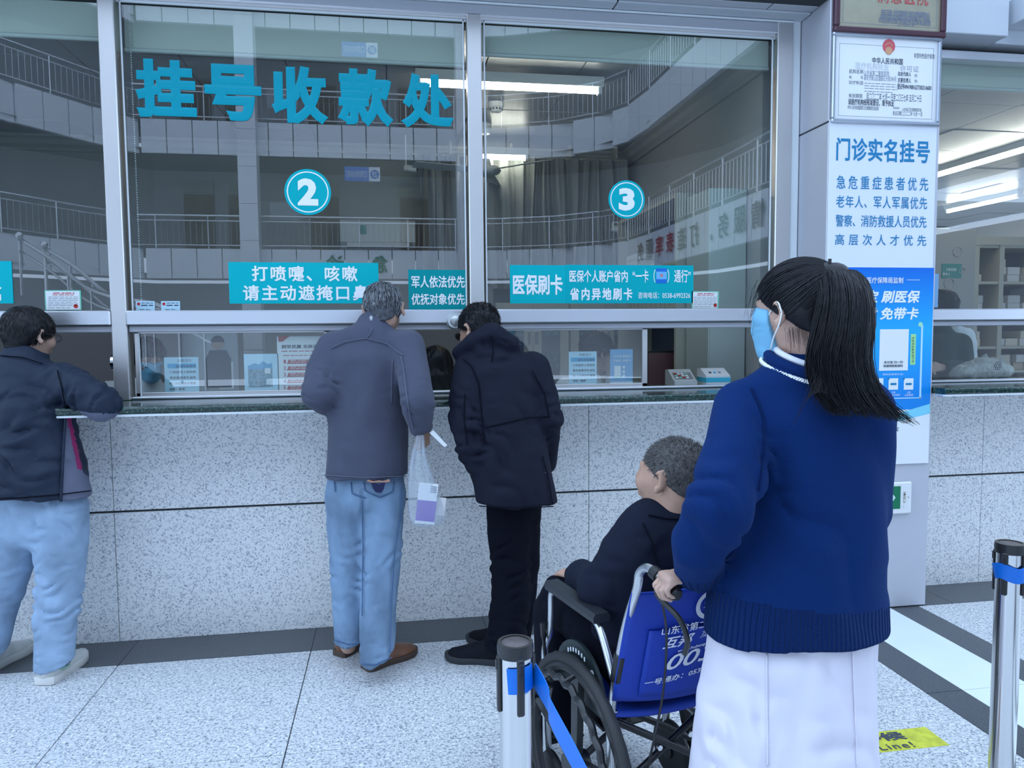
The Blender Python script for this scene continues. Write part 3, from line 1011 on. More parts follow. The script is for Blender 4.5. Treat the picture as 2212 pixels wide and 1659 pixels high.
for t, xx0, yy0, xx1, yy1, m_, bd in (('非营利性医疗机构', 1974, 117, 2019, 125.5, M_INK, 0), ('中华人民共和国', 1884, 127, 1950, 137, M_INK, .01), ('医疗机构执业', 1848, 138, 1920, 149, mat('faint_ink', (.55, .58, .62), .7), 0), ('许可证', 1944, 143, 1985, 154, mat('mid_ink', (.35, .38, .42), .7), 0),
                                     ('机构名称', 1834, 150.5, 1865, 158.5, M_INK, 0), ('山东省第二康复医院', 1866, 154, 1921, 163, M_INKG, 0), ('法定代表人', 1939, 156, 1968, 164, M_INK, .01), ('刘', 1975, 160, 1981, 167, M_INK, 0),
                                     ('地', 1834, 163, 1839.5, 170, M_INK, 0), ('址', 1859, 163, 1864, 170, M_INK, 0), ('泰安市泰山区擂鼓石大街396号', 1866, 165, 1936, 173.5, M_INKG, 0), ('主要负责人', 1939, 169, 1968, 178, M_INK, .01), ('刘', 1975, 172, 1981, 179, M_INK, 0),
                                     ('诊疗科目', 1833, 175, 1864, 182, M_INK, 0), ('登记号49419081627730231A6001', 1938, 184, 2012, 192.5, M_INK, .012), ('有效期限', 1833, 203, 1863, 211, M_INK, 0), ('自二〇二二年 七月一 日至二〇三七年 五月二十日', 1872, 205, 1990, 216, M_INK, 0),
                                     ('该医疗机构经核准登记，准予执业', 1832, 217, 1931, 226.5, M_INK, .014), ('中华人民共和国国家卫生健康委员会监制', 1831, 230, 1898, 236, M_INK, 0), ('发证机关', 1929, 231, 1943, 235.5, M_INK, 0), ('山东省卫生健康委员会', 1949, 234, 1991, 240, M_INK, 0), ('发证日期二〇二二年 七月 一日', 1928, 242, 1992, 249, M_INK, 0)):
    vtext(lc, 'line_of_print', t, xx0, yy0, xx1, yy1, m_, YL, bold=bd)
bars(lc, 'small_print', M_INKG, YL, [(1867, 1935, 179.5, 1.4), (1867, 1937, 185, 1.4), (1867, 1938, 190.5, 1.4), (1867, 1928, 197, 1.4)])

wb = sheet('rules_board', 'white outpatient registration board with blue lettering on the post', 'sign', 1786, 267, 2024, 577, YP - 0.004, mat('white_board', (0.76, 0.80, 0.86), 0.35), t=0.008, part='board')
for t, xx0, yy0, xx1, yy1, bd, sp in (('门诊实名挂号', 1806, 303.5, 2009, 347, .022, 1.05), ('急危重症患者优先', 1806.5, 384, 2005.5, 408, .008, 1.5), ('老年人、军人军属优先', 1805.5, 426, 2003, 448.5, .008, 1.15), ('警察、消防救援人员优先', 1804.5, 467, 2001.5, 489.5, .008, 1.0), ('高层次人才优先', 1803.5, 508, 2001, 529.5, .008, 1.75)):
    vtext(wb, 'sign_lettering', t, xx0, yy0, xx1, yy1, M_BLUETXT, YP - 0.004, bold=bd, spacing=sp)

# blue payment poster: printed colour runs from deep blue to cyan
mP, nt, bs = _ntree('poster_blue_print')
g_ = nt.nodes.new('ShaderNodeTexCoord')
sx = nt.nodes.new('ShaderNodeSeparateXYZ')
nt.links.new(g_.outputs['Object'], sx.inputs[0])
ra = nt.nodes.new('ShaderNodeMapRange')
ra.inputs[1].default_value, ra.inputs[2].default_value = 1.15, 1.83
nt.links.new(sx.outputs[2], ra.inputs[0])
cr = nt.nodes.new('ShaderNodeValToRGB')
cr.color_ramp.elements[0].color = (0.0, 0.24, 0.72, 1)
cr.color_ramp.elements[1].color = (0.0, 0.14, 0.66, 1)
e = cr.color_ramp.elements.new(0.5)
e.color = (0.01, 0.42, 0.86, 1)
nt.links.new(ra.outputs[0], cr.inputs[0])
nt.links.new(cr.outputs[0], bs.inputs['Base Color'])
bs.inputs['Roughness'].default_value = 0.3
PP = thing('payment_poster', 'tall blue mobile payment poster beside the ponytail', 'poster')
Y3 = YP - 0.006
zb, zt = onY(1950, 955, Y3)[2], onY(1950, 578, Y3)[2]
xl, xr = 2.212, onY(2014, 700, Y3)[0]
zmid = onY(1980, 880, Y3)[2]
box('poster_board', M_PAPER, xl, xr, Y3, Y3 + 0.008, zb, zt, PP)
box('blue_print', mP, xl, xr, Y3 - 0.0006, Y3, zmid - 0.01, zt, PP)
MB().prism([(0, -0.10), (0.25, -0.105), (xr - xl, -0.035), (xr - xl, 0.018), (0.30, -0.06), (0, -0.04)], (xl, Y3 - 0.0012, zmid), XU, ZU, (0, -1, 0), 0.0005).build('cyan_wave', mat('cyan_print', (0.22, 0.66, 0.82), 0.4), PP)
MB().prism([(0, -0.3), (xr - xl, -0.3), (xr - xl, -0.030), (0.25, -0.10), (0, -0.095)], (xl, Y3 - 0.0009, zmid), XU, ZU, (0, -1, 0), 0.0003).build('white_foot', M_PAPER, PP)
for t, xx0, yy0, xx1, yy1, bd, sh in (('国家医疗保障局监制', 1849, 599, 1951, 612, .01, 0), ('支付宝 刷医保', 1812, 627, 1987, 655, .032, .18), ('手机付 免带卡', 1810, 664, 1985, 692, .032, .18)):
    vtext(PP, 'sign_lettering', t, xx0, yy0, xx1, yy1, M_PRINTW, Y3 - 0.0006, bold=bd, shear=sh)
vtext(PP, 'maker_name', '支付宝', 1903, 922, 1941, 932.5, M_INK, Y3 - 0.0012, bold=0.01)
for x0, y0, x1, y1, m_, nm in ((1959, 604.4, 1987, 605.2, M_PRINTW, 'thin_line'), (1898.5, 711, 1963, 801, M_PAPER, 'white_card'), (1965.5, 721.5, 1978.5, 788, mat('lime_print', (0.36, 0.72, 0.30), 0.5), 'lime_tab'),
                              (1878, 703, 1990, 703.8, M_PAPERB, 'thin_line'), (1989, 703, 1990, 861, M_PAPERB, 'thin_line'), (1880, 860, 1990, 860.8, M_PAPERB, 'thin_line'), (1868, 745, 1880, 790, mat('deep_blue_print', (0.0, 0.10, 0.5), 0.4), 'side_block')):
    a, b = onY(x0, y1, Y3), onY(x1, y0, Y3)
    box(nm, m_, a[0], b[0], Y3 - 0.0016, Y3 - 0.0006, a[2], b[2], PP)
for t, xx0, yy0, xx1, yy1 in (('支付宝 扫一扫', 1909, 779, 1950, 785.5), ('快速领取医保码', 1908, 787, 1950, 793.5)):
    vtext(PP, 'card_print', t, xx0, yy0, xx1, yy1, M_INK, Y3 - 0.0018, bold=0.012)
vtext(PP, 'caption', '领取后使用方法：', 1906, 806, 1952, 811, M_PRINTW, Y3 - 0.0008)
for k, ch in enumerate('扫码领取医保电子凭证'):
    if k < 9:
        vtext(PP, 'tab_print', ch, 1969.5, 728 + 6.3 * k, 1974.5, 733 + 6.3 * k, M_INK, Y3 - 0.0018)
c = onY(1988, 701, Y3)
MB().lathe([(0.013, 0), (0.013, 0.001)], (c[0], Y3 - 0.002, c[2]), axis=1, n=20).build('round_badge', mat('badge_green', (0.35, 0.75, 0.5), 0.5), PP)
for k, x in enumerate((1888, 1920, 1953)):
    for x0, y0, x1, y1, m_, nm in ((x - 1, 817, x + 20, 842, M_PAPER, 'phone_picture'), (x + 3, 827, x + 16, 832, M_BLUETXT, 'phone_band')):
        a, b = onY(x0, y1, Y3), onY(x1, y0, Y3)
        box(nm, m_, a[0], b[0], Y3 - (0.0014 if nm == 'phone_picture' else 0.002), Y3 - 0.0006, a[2], b[2], PP)
    c = onY(x - 1, 818, Y3)
    MB().lathe([(0.006, 0), (0.006, 0.001)], (c[0], Y3 - 0.0022, c[2]), axis=1, n=14).build('step_dot', M_BLUETXT, PP)
    for kk, (t, w) in enumerate((('点击', 8), ('“医保电子凭证”' if k < 2 else '“立即使用”', 30 if k < 2 else 22))):
        vtext(PP, 'caption', t, x + 10 - w / 2, 845 + 6 * kk, x + 10 + w / 2, 850 + 6 * kk, M_PRINTW, Y3 - 0.0008)

# exit sign low on the post
ex = thing('exit_sign', 'white boxed green exit sign with a white arrow on the post', 'sign')
a, b = onY(1872, 1112, 0), onY(1965, 1039, 0)
box('housing', M_WHITE, a[0], b[0], -0.022, -0.0005, a[2], b[2], ex, ch=0.006)
a, b = onY(1878, 1102, -.022), onY(1945.5, 1050, -.022)
box('green_panel', mat('exit_green', (0.0, 0.17, 0.075), 0.35), a[0], b[0], -0.0235, -0.022, a[2], b[2], ex)
zc_ = (a[2] + b[2]) / 2
xa = onY(1934, 1076, -.022)[0]
MB().prism([(-0.12, -0.008), (-0.022, -0.008), (-0.040, -0.026), (-0.022, -0.026), (0.0, 0.0), (-0.022, 0.026), (-0.040, 0.026), (-0.022, 0.008), (-0.12, 0.008)],
           (xa, -0.0235, zc_), XU, ZU, (0, -1, 0), 0.0008).build('arrow', mat('exit_white', (0.62, 0.80, 0.72), 0.4), ex)
a, b = onY(1951, 1086, -.022), onY(1956.5, 1062, -.022)
box('button_plate', mat('beige_plastic', (0.45, 0.42, 0.36), 0.5), a[0], b[0], -0.0245, -0.022, a[2], b[2], ex, ch=0.001)
for y, m_, r_ in ((1068, M_BLACK, 0.004), (1081, M_WHITE, 0.004), (1093, M_WHITE, 0.008)):
    c = onY(1953.8, y, -.0245)
    MB().lathe([(r_, 0), (r_, 0.001)], (c[0], -0.0256, c[2]), axis=1, n=14).build('button', m_, ex)
c = onY(1962, 1074, -.022)
MB().lathe([(0.003, 0), (0.003, 0.002)], (c[0], -0.024, c[2]), axis=1, n=10).build('screw', M_CHROME, ex)

# yellow waiting line sticker on the floor
fl = thing('floor_sticker', 'scuffed yellow waiting line sticker on the floor by the white coat', 'sticker')
box('sticker_film', mat('yellow_film', (0.62, 0.62, 0.05), 0.5, var=0.22, vscale=26), 0.945, 1.962, -1.246, -1.120, 0.0002, 0.0012, fl)
lettering('sticker_lettering', '等候', (1.655, -1.186, 0.0013), XU, (0, 1, 0), (0.19, 0.056), M_INK, fl, bold=0.03)
lettering('sticker_lettering', 'Line!', (1.70, -1.238, 0.0013), XU, (0, 1, 0), (0.135, 0.036), M_INK, fl, bold=0.01, spacing=1.2)
# ------------------------------------------------------------------ inside the registration office
M_BLIND = mat('blind_fabric', (0.60, 0.64, 0.55), 0.8, bump=0.3, bscale=300, trans=0.0)
M_CAB = mat('cabinet_cream', (0.46, 0.44, 0.36), 0.5)
M_CABD = mat('cabinet_dark_inside', (0.05, 0.07, 0.08), 0.6)
M_CURT = mat('curtain_cloth', (0.24, 0.25, 0.24), 0.75, var=0.10, vscale=5, stretch=(8, 8, 0.3))
M_GREYP = mat('grey_partition', (0.24, 0.23, 0.23), 0.7)
M_CABG = mat('pale_green_cabinet', (0.46, 0.52, 0.48), 0.45)


def roller_blind(x0, x1, zb, lab, chain=None):
    t = thing('roller_blind', lab, 'blind', 'roller blinds')
    Y = YW + 0.075
    mb = MB()
    n = 40
    vs, fs = [], []
    rr = random.Random(int(zb * 1000))
    ph = rr.uniform(0, 6)
    for i in range(n + 1):
        x = x0 + (x1 - x0) * i / n
        for j in range(7):
            f = j / 6
            vs.append((x, Y + 0.006 * f * math.sin(x * 9 + ph + f * 4) * (1 - f * .6), 3.072 + (zb - 3.072) * f))
    for i in range(n):
        for j in range(6):
            a = i * 7 + j
            fs.append((a, a + 1, a + 8, a + 7))
    mb.add(vs, fs).build('fabric', M_BLIND, t, smooth=True)
    MB().tube([(x0, Y, zb - 0.010), (x1, Y, zb - 0.010)], 0.011, 10).build('bottom_bar', mat('blind_bar', (0.55, 0.60, 0.55), 0.4), t, smooth='auto')
    if chain:
        mb = MB()
        for k in range(150):
            z = 3.05 - k * 0.0115
            mb.lathe([(0.0, -0.0045), (0.004, 0), (0.0, 0.0045)], (chain, Y - 0.02, z), n=5, caps=False)
        mb.build('bead_chain', M_WHITE, t, kind='stuff')
    return t


roller_blind(-1.225, 0.40, 2.872, 'pale green roller blind behind the big teal characters', chain=-1.195)
roller_blind(0.482, 2.065, 2.935, 'pale green roller blind above the number three disc')
roller_blind(-3.6, -1.31, 2.915, 'pale green roller blind over the bespectacled man')


def tube_lamp(a, b, lab, group='fluorescent tube lamps', body=True, r=0.014, estr=None):
    t = thing('tube_lamp', lab, 'lamp', group)
    a, b = np.array(a, float), np.array(b, float)
    MB().tube([a, b], r, 12).build('tube', M_TUBE, t, smooth='auto')
    d = (b - a) / np.linalg.norm(b - a)
    s = np.array([d[1], -d[0], 0])
    mb = MB()
    mb.prism([(-0.045, 0.075), (0.045, 0.075), (0.030, 0.022), (-0.030, 0.022)], a - d * 0.03, s, ZU, d, np.linalg.norm(b - a) + 0.06)
    mb.build('reflector', M_LAMPW, t)
    for e in (a - d * 0.02, b):
        MB().prism([(-0.022, 0.03), (0.022, 0.03), (0.022, -0.018), (-0.022, -0.018)], e, s, ZU, d, 0.02).build('lamp_holder', M_WHITE, t)
    return t


tube_lamp((0.20, 0.95, 2.955), (1.27, 0.95, 2.955), 'bright tube lamp beside the last teal character')
tube_lamp((0.66, 2.50, 2.90), (1.10, 2.50, 2.90), 'tube lamp above the curtains behind the ceiling fan')

sd = thing('smoke_detector', 'white smoke detector under the bright tube lamp', 'detector')
c = onZ(1071, 222, 3.06)
MB().lathe([(0.055, 0), (0.055, -0.03), (0.045, -0.036), (0.040, -0.05), (0.030, -0.062), (0.0, -0.064)], (c[0], c[1], 3.058), n=28).build('housing', M_WHITE, sd, smooth='auto')
for k in range(12):
    an = k * math.pi / 6
    box('vent', M_BLACK, c[0] + 0.043 * math.cos(an) - 0.005, c[0] + 0.043 * math.cos(an) + 0.005, c[1] + 0.043 * math.sin(an) - 0.004, c[1] + 0.043 * math.sin(an) + 0.004, 3.008, 3.018, sd)

fan = thing('ceiling_fan', 'white ceiling fan behind the middle upright', 'fan')
c = onZ(1048, 285, 3.0)
fx, fy = c[0], c[1]
MB().lathe([(0.05, 3.06), (0.05, 3.02), (0.035, 2.985), (0.0, 2.985)], (fx, fy, 0), n=20).build('canopy', M_WHITE, fan, smooth='auto')
MB().tube([(fx, fy, 3.0), (fx, fy, 2.78)], 0.011, 10).build('downrod', M_WHITE, fan)
MB().lathe([(0.0, 2.80), (0.032, 2.80), (0.040, 2.765), (0.045, 2.75), (0.105, 2.735), (0.118, 2.715), (0.105, 2.695), (0.06, 2.68), (0.0, 2.676)], (fx, fy, 0), n=28).build('motor', M_WHITE, fan, smooth='auto')
for k in range(3):
    an = math.radians(75 + 120 * k)
    mb = MB().box(0.11, 0.56, -0.055, 0.055, -0.002, 0.002, 0.0015)
    R_ = rotz(an, (fx, fy, 2.715))
    mb.xform(R_ @ np.array([[1, 0, 0, 0], [0, math.cos(.2), -math.sin(.2), 0], [0, math.sin(.2), math.cos(.2), 0], [0, 0, 0, 1.0]]))
    mb.build('blade', M_WHITE, fan)

ac = thing('air_conditioner', 'white wall air conditioner on the cream back wall', 'air conditioner')
a, b = onY(735, 532, 2.68), onY(897, 482, 2.68)
MB().prism([(0, 0), (0.14, 0.0), (0.20, 0.04), (0.20, 0.20), (0.19, 0.215), (0, 0.215)], (a[0], 2.898, a[2]), (0, -1, 0), ZU, XU, b[0] - a[0]).build('casing', M_WHITE, ac)
box('outlet', M_BLACK, a[0] + 0.05, b[0] - 0.05, 2.715, 2.76, a[2] - 0.004, a[2] + 0.012, ac)
box('flap', M_WHITE, a[0] + 0.05, b[0] - 0.05, 2.705, 2.712, a[2] + 0.004, a[2] + 0.045, ac)
box('energy_label', mat('label_green', (0.12, 0.40, 0.36), 0.5), a[0] + 0.16, a[0] + 0.21, 2.6965, 2.699, a[2] + 0.10, a[2] + 0.175, ac)

cr_ = thing('curtain_rail', 'pale curtain rail across the back of the office', 'rail')
MB().box(0.22, 2.02, 2.66, 2.70, 2.925, 2.955, 0.003).build('rail_bar', M_CAB, cr_)
for x in (0.5, 1.0, 1.5, 1.9):
    box('bracket', M_CAB, x, x + 0.02, 2.64, 2.72, 2.955, 3.055, cr_)


def curtain(x0, x1, y, z0, z1, lab, waves, pinch=0.0, amp=0.045, seed=1):
    r_ = random.Random(seed)
    ph = [r_.uniform(0, 6.28) for _ in range(6)]
    n, m_ = int((x1 - x0) * 160), 16
    vs, fs = [], []
    for i in range(n + 1):
        u = i / n
        for j in range(m_ + 1):
            f = j / m_
            a_ = amp * (0.55 + 0.45 * f)
            w = math.sin(2 * math.pi * waves * u + 0.7 * math.sin(5 * u + ph[0]) + 0.5 * f * math.sin(7 * u + ph[1]))
            w2 = math.sin(2 * math.pi * waves * 2.1 * u + ph[2] + f)
            x = x0 + (x1 - x0) * u
            x = x + ((x0 + x1) / 2 - x) * pinch * f
            vs.append((x + 0.02 * math.sin(f * 3 + u * 20), y + a_ * w + 0.012 * w2, z1 + (z0 - z1) * f))
    for i in range(n):
        for j in range(m_):
            a = i * (m_ + 1) + j
            fs.append((a, a + 1, a + m_ + 2, a + m_ + 1))
    o = MB().add(vs, fs).build('curtain', M_CURT, None, smooth=True)
    return tag(o, lab, 'curtain', 'office curtains')


curtain(0.56, 1.98, 2.60, 1.86, 2.93, 'wide grey striped curtain behind the last pane', 13)
curtain(0.24, 0.55, 2.58, 1.75, 2.93, 'narrow gathered grey curtain beside the middle upright', 5, 0.12, 0.05, 3)


def cabinet(x0, x1, y0, y1, z1, lab):
    t = thing('filing_cabinet', lab, 'cabinet', 'glass fronted filing cabinets')
    box('carcass', M_CAB, x0, x1, y0 + 0.03, y1, 0.0, z1, t, ch=0.003)
    mid = (x0 + x1) / 2
    for a, b, side in ((x0 + 0.004, mid - 0.002, 1), (mid + 0.002, x1 - 0.004, -1)):
        zb, zt = 0.86, z1 - 0.015
        d_ = link('door', MB().box(a, a + 0.07, y0 + 0.008, y0 + 0.029, zb, zt).box(b - 0.07, b, y0 + 0.008, y0 + 0.029, zb, zt).box(a + 0.07, b - 0.07, y0 + 0.008, y0 + 0.029, zb, zb + 0.05)
                  .box(a + 0.07, b - 0.07, y0 + 0.008, y0 + 0.029, zt - 0.06, zt).mesh('door', M_CAB), t)
        box('dark_inside', M_CABD, a + 0.07, b - 0.07, y0 + 0.022, y0 + 0.0295, zb + 0.05, zt - 0.06, d_)
        box('pane', M_GLASSI, a + 0.068, b - 0.068, y0 + 0.014, y0 + 0.018, zb + 0.048, zt - 0.058, d_)
        hx = b - 0.04 if side == 1 else a + 0.015
        box('handle', M_GREYP, hx, hx + 0.025, y0 + 0.003, y0 + 0.008, 1.40, 1.50, d_)
        box('lower_door', M_CAB, a, b, y0 + 0.008, y0 + 0.029, 0.06, 0.85, t, ch=0.002)
        for k in range(3):
            box('shelf_papers', mat('papers', (0.20, 0.24, 0.25), 0.8, var=0.5, vscale=40), a + 0.08, b - 0.08, y0 + 0.0195, y0 + 0.0225, zb + 0.07 + k * 0.27, zb + 0.20 + k * 0.27, d_)
    return t


cabinet(0.83, 1.43, 2.36, 2.60, 1.735, 'cream filing cabinet beside the clerk with long black hair')
cabinet(1.44, 2.03, 2.36, 2.60, 1.735, 'cream filing cabinet behind the clerk with a raised hand')
pt = box('partition_board', M_GREYP, 0.20, 0.80, 2.30, 2.34, 0, 1.86)
tag(pt, 'plain grey partition board behind the clerk with long hair', 'partition')
pt = box('partition_board', mat('brown_partition', (0.16, 0.14, 0.14), 0.8), -4.0, -1.28, 1.28, 1.32, 0, 1.60)
tag(pt, 'brown partition board behind the bespectacled man', 'partition')

# shelf unit along the office side wall and the tall pale cabinet before it
tc_ = thing('tall_cabinet', 'tall pale green cabinet beside the last upright', 'cabinet')
box('carcass', M_CABG, 1.86, 2.095, 0.64, 0.98, 0, 2.335, tc_, ch=0.004)
box('side_panel', M_CABG, 1.866, 2.09, 0.634, 0.64, 0.04, 2.30, tc_, ch=0.002)
sh = thing('file_shelf', 'cream framed shelf unit of files along the side wall', 'shelf')
x0, x1, y0, y1 = 1.80, 2.095, 1.0, 2.24
for y in (y0, y1 - 0.03):
    box('upright', M_CAB, x0, x1, y, y + 0.03, 0, 2.37, sh)
box('back_panel', mat('shelf_back_blue', (0.05, 0.07, 0.12), 0.4), x1 - 0.02, x1, y0 + 0.03, y1 - 0.03, 0, 2.35, sh)
for z in (0.1, 0.9, 1.60, 1.93, 2.345):
    box('shelf_board', M_CAB, x0 + (0.0 if z > 2 else 0.02), x1 - 0.02, y0 + 0.03, y1 - 0.03, z, z + 0.025, sh)
r_ = random.Random(8)
ORD = 'first second third fourth fifth sixth seventh eighth ninth tenth eleventh twelfth thirteenth fourteenth fifteenth sixteenth seventeenth eighteenth nineteenth twentieth'.split()
ORD += ['twenty-' + o_ for o_ in ORD[:9]] + ['thirtieth'] + ['thirty-' + o_ for o_ in ORD[:9]] + ['fortieth']
M_FILE = [mat('file_box_%d' % k, c_, 0.7) for k, c_ in enumerate(((0.42, 0.38, 0.24), (0.36, 0.34, 0.22), (0.46, 0.42, 0.30)))]
y = 1.05
k = 0
while y < 2.15:
    w = r_.uniform(0.025, 0.04)
    h = r_.uniform(0.24, 0.27)
    o = box('file_folder', M_FILE[k % 3], x0 + 0.06, x1 - 0.03, y, y + w - 0.002, 1.626, 1.626 + h)
    tag(o, 'buff file folder, %s from the tall cabinet on the side shelf' % ORD[k], 'folder', 'file folders on the side shelf')
    y += w
    k += 1
for k in range(3):
    o = box('paper_stack', M_PAPER, x0 + 0.05, x0 + 0.2, 1.95, 2.18, 1.956 + 0.045 * k, 1.956 + 0.045 * k + 0.042, ch=0.002)
    tag(o, 'pale paper pack %s of the pile on the upper side shelf' % ['at the foot', 'in the middle', 'on top'][k], 'paper', 'paper packs on the side shelf')

# staff photo board behind the masked clerk
sb = thing('photo_board', 'staff photograph board behind the masked clerk', 'board')
YB = 1.34
a, b = onY(372, 860, YB), onY(512, 713, YB)
box('board', mat('board_grey', (0.40, 0.42, 0.44), 0.5), a[0], b[0], YB, YB + 0.02, a[2], b[2], sb)
for x_ in (a[0], b[0] - 0.03):
    box('board_leg', M_GREYP, x_, x_ + 0.03, YB + 0.021, YB + 0.045, 0, b[2], sb)
box('lower_text', M_PAPER, a[0] + 0.28, b[0] - 0.03, YB - 0.002, YB, a[2] + 0.05, a[2] + 0.22, sb)
M_SUIT = mat('suit_print', (0.05, 0.06, 0.08), 0.7)
M_FACEP = mat('face_print', (0.42, 0.30, 0.24), 0.7)
for px, py in ((367, 730), (470, 727)):
    c = onY(px, py, YB)
    MB().prism([(-0.075, -0.30), (0.075, -0.30), (0.075, -0.12), (0.05, -0.065), (-0.05, -0.065), (-0.075, -0.12)], (c[0], YB - 0.002, c[2] - 0.02), XU, ZU, (0, -1, 0), 0.001).build('printed_suit', M_SUIT, sb)
    MB().lathe([(0.038, 0), (0.038, 0.001)], (c[0], YB - 0.0035, c[2] - 0.045), axis=1, n=20).build('printed_face', M_FACEP, sb)
    MB().prism([(0.04 * math.cos(t_), 0.042 * math.sin(t_)) for t_ in np.linspace(0, math.pi, 12)], (c[0], YB - 0.0035, c[2] - 0.035), XU, ZU, (0, -1, 0), 0.001).build('printed_hair', M_SUIT, sb)

# desk inside, below eye level
dk = thing('office_desk', 'small grey desk carrying the black monitor', 'desk')
box('desk_top', M_GREYP, 1.20, 1.75, 1.0, 1.35, 0.74, 0.78, dk, ch=0.003)
for x in (1.22, 1.68):
    for y in (1.02, 1.28):
        box('desk_leg', M_GREYP, x, x + 0.05, y, y + 0.05, 0, 0.74, dk)
mo = thing('computer_monitor', 'black monitor behind the open sash near the card reader', 'monitor')
YM = 1.15
a, b = onY(1400, 838, YM), onY(1475, 757, YM)
box('casing', M_BLACK, a[0], b[0], YM, YM + 0.04, a[2] - 0.04, b[2], mo, ch=0.004)
box('screen', mat('dim_screen', (0.14, 0.07, 0.07), 0.25), a[0], b[0] - 0.02, YM - 0.002, YM, a[2], b[2] - 0.014, mo)
box('stand', M_BLACK, a[0] + 0.02, b[0] - 0.10, YM + 0.01, YM + 0.05, 0.782, a[2] - 0.03, mo)
for (p0, p1, y_, m_, lab) in (((1408, 838), (1470, 712), 2.2, mat('tan_partition', (0.22, 0.18, 0.15), 0.8), 'tan partition panel above the monitor'), ((1478, 840), (1600, 708), 1.75, mat('dark_partition', (0.13, 0.12, 0.12), 0.8), 'dark rounded partition behind the card reader')):
    a, b = onY(*p0, y_), onY(*p1, y_)
    o = box('partition_panel', m_, a[0], b[0], y_, y_ + 0.05, 0.0, b[2], ch=0.01)
    tag(o, lab, 'partition')

# gadgets on the counter behind the second open sash
def on_counter(px, py):
    return onZ(px, py, ZC)


cr1 = thing('card_reader', 'pale grey card reader with a slanted keypad on the counter', 'card reader')
a = onY(1449, 834, 0.46)
w = onY(1497, 834, 0.46)[0] - a[0]
MB().prism([(0, 0), (0.15, 0), (0.15, 0.085), (0.11, 0.090), (0.02, 0.035), (0, 0.03)], (a[0], 0.40, ZC + 0.001), (0, 1, 0), ZU, XU, w).build('casing', mat('pale_grey_plastic', (0.55, 0.57, 0.55), 0.45), cr1)
MB().prism([(0.012, 0.006), (w - 0.012, 0.006), (w - 0.012, 0.07), (0.012, 0.07)], (a[0], 0.4185, ZC + 0.0345), XU, np.array([0, .853, .52]), np.array([0, -.52, .853]), 0.003).build('keypad_plate', M_GREYP, cr1)
for i in range(4):
    for j in range(3):
        o_ = np.array([a[0] + 0.018 + 0.021 * i, 0.4185, ZC + 0.0345]) + np.array([0, .853, .52]) * (0.012 + 0.019 * j) + np.array([0, -.52, .853]) * 0.003
        MB().prism([(0, 0), (0.015, 0), (0.015, 0.012), (0, 0.012)], o_, XU, np.array([0, .853, .52]), np.array([0, -.52, .853]), 0.003).build('key', [M_WHITE, M_GREENB, M_REDP, M_WHITE][(i + j) % 4], cr1)
pr = thing('card_printer', 'white box scanner with a cyan band on the counter', 'scanner')
a = onY(1516, 834, 0.46)
w = onY(1567, 834, 0.46)[0] - a[0]
MB().prism([(0, 0), (0.13, 0), (0.13, 0.092), (0.085, 0.095), (0.0, 0.055)], (a[0], 0.40, ZC + 0.001), (0, 1, 0), ZU, XU, w).build('casing', M_WHITE, pr)
box('cyan_band', mat('cyan_plastic', (0.05, 0.50, 0.68), 0.4), a[0] - 0.001, a[0] + w + 0.001, 0.3985, 0.53, ZC + 0.020, ZC + 0.046, pr)
for k in range(3):
    o_ = np.array([a[0] + 0.03 + 0.028 * k, 0.40, ZC + 0.056]) + np.array([0, .905, .426]) * 0.03
    MB().prism([(0, 0), (0.015, 0), (0.015, 0.018), (0, 0.018)], o_, XU, np.array([0, .905, .426]), np.array([0, -.426, .905]), 0.001).build('icon', [M_INK, M_BLUEH, M_INKG][k], pr)
ph = thing('card_reader', 'pale card reader partly hidden by the elbow on the counter', 'card reader')
a = onY(222, 838, 0.47)
MB().prism([(0, 0), (0.14, 0), (0.14, 0.075), (0.10, 0.08), (0.01, 0.03), (0, 0.025)], (a[0], 0.41, ZC + 0.001), (0, 1, 0), ZU, XU, 0.10).build('casing', mat('pale_grey_plastic', (0.55, 0.57, 0.55), 0.45), ph)
box('keypad', M_GREYP, a[0] + 0.015, a[0] + 0.085, 0.52, 0.54, ZC + 0.079, ZC + 0.082, ph)

# round speaker on the rail and the lock on the upright
sp_ = thing('window_speaker', 'round silver talk-through speaker on the transom rail', 'speaker')
c = onY(982, 694, YW - 0.05)
MB().lathe([(0.042, 0.0), (0.042, -0.030), (0.036, -0.044), (0.024, -0.046), (0.0, -0.046)], (c[0], YW - 0.046, c[2]), axis=1, n=36).build('body', mat('speaker_silver', (0.66, 0.68, 0.68), 0.3, metal=0.6), sp_, smooth='auto')
MB().lathe([(0.026, -0.0), (0.020, -0.004), (0.0, -0.005)], (c[0], YW - 0.092, c[2]), axis=1, n=30).build('grille', mat('speaker_grille', (0.5, 0.52, 0.52), 0.35, metal=0.8), sp_, smooth='auto')
lk = thing('sash_lock', 'silver sash lock on the tall upright beside the bespectacled man', 'lock')
c = onY(243, 784, YW - 0.05)
MB().lathe([(0.034, 0), (0.034, 0.014), (0.022, 0.022), (0.0, 0.022)], (-1.3075, YW + 0.005, c[2]), axis=0, n=24).xform(np.array([[-1, 0, 0, 2 * -1.3075], [0, 1, 0, 0], [0, 0, 1.1, -0.1 * c[2]], [0, 0, 0, 1.0]])).build('lock_body', M_CHROME, lk, smooth='auto')
MB().tube([(-1.3125, YW + 0.01, c[2] + 0.03), (-1.3125, YW + 0.01, c[2] + 0.20)], 0.004, 8).build('lock_rod', M_CHROME, lk)

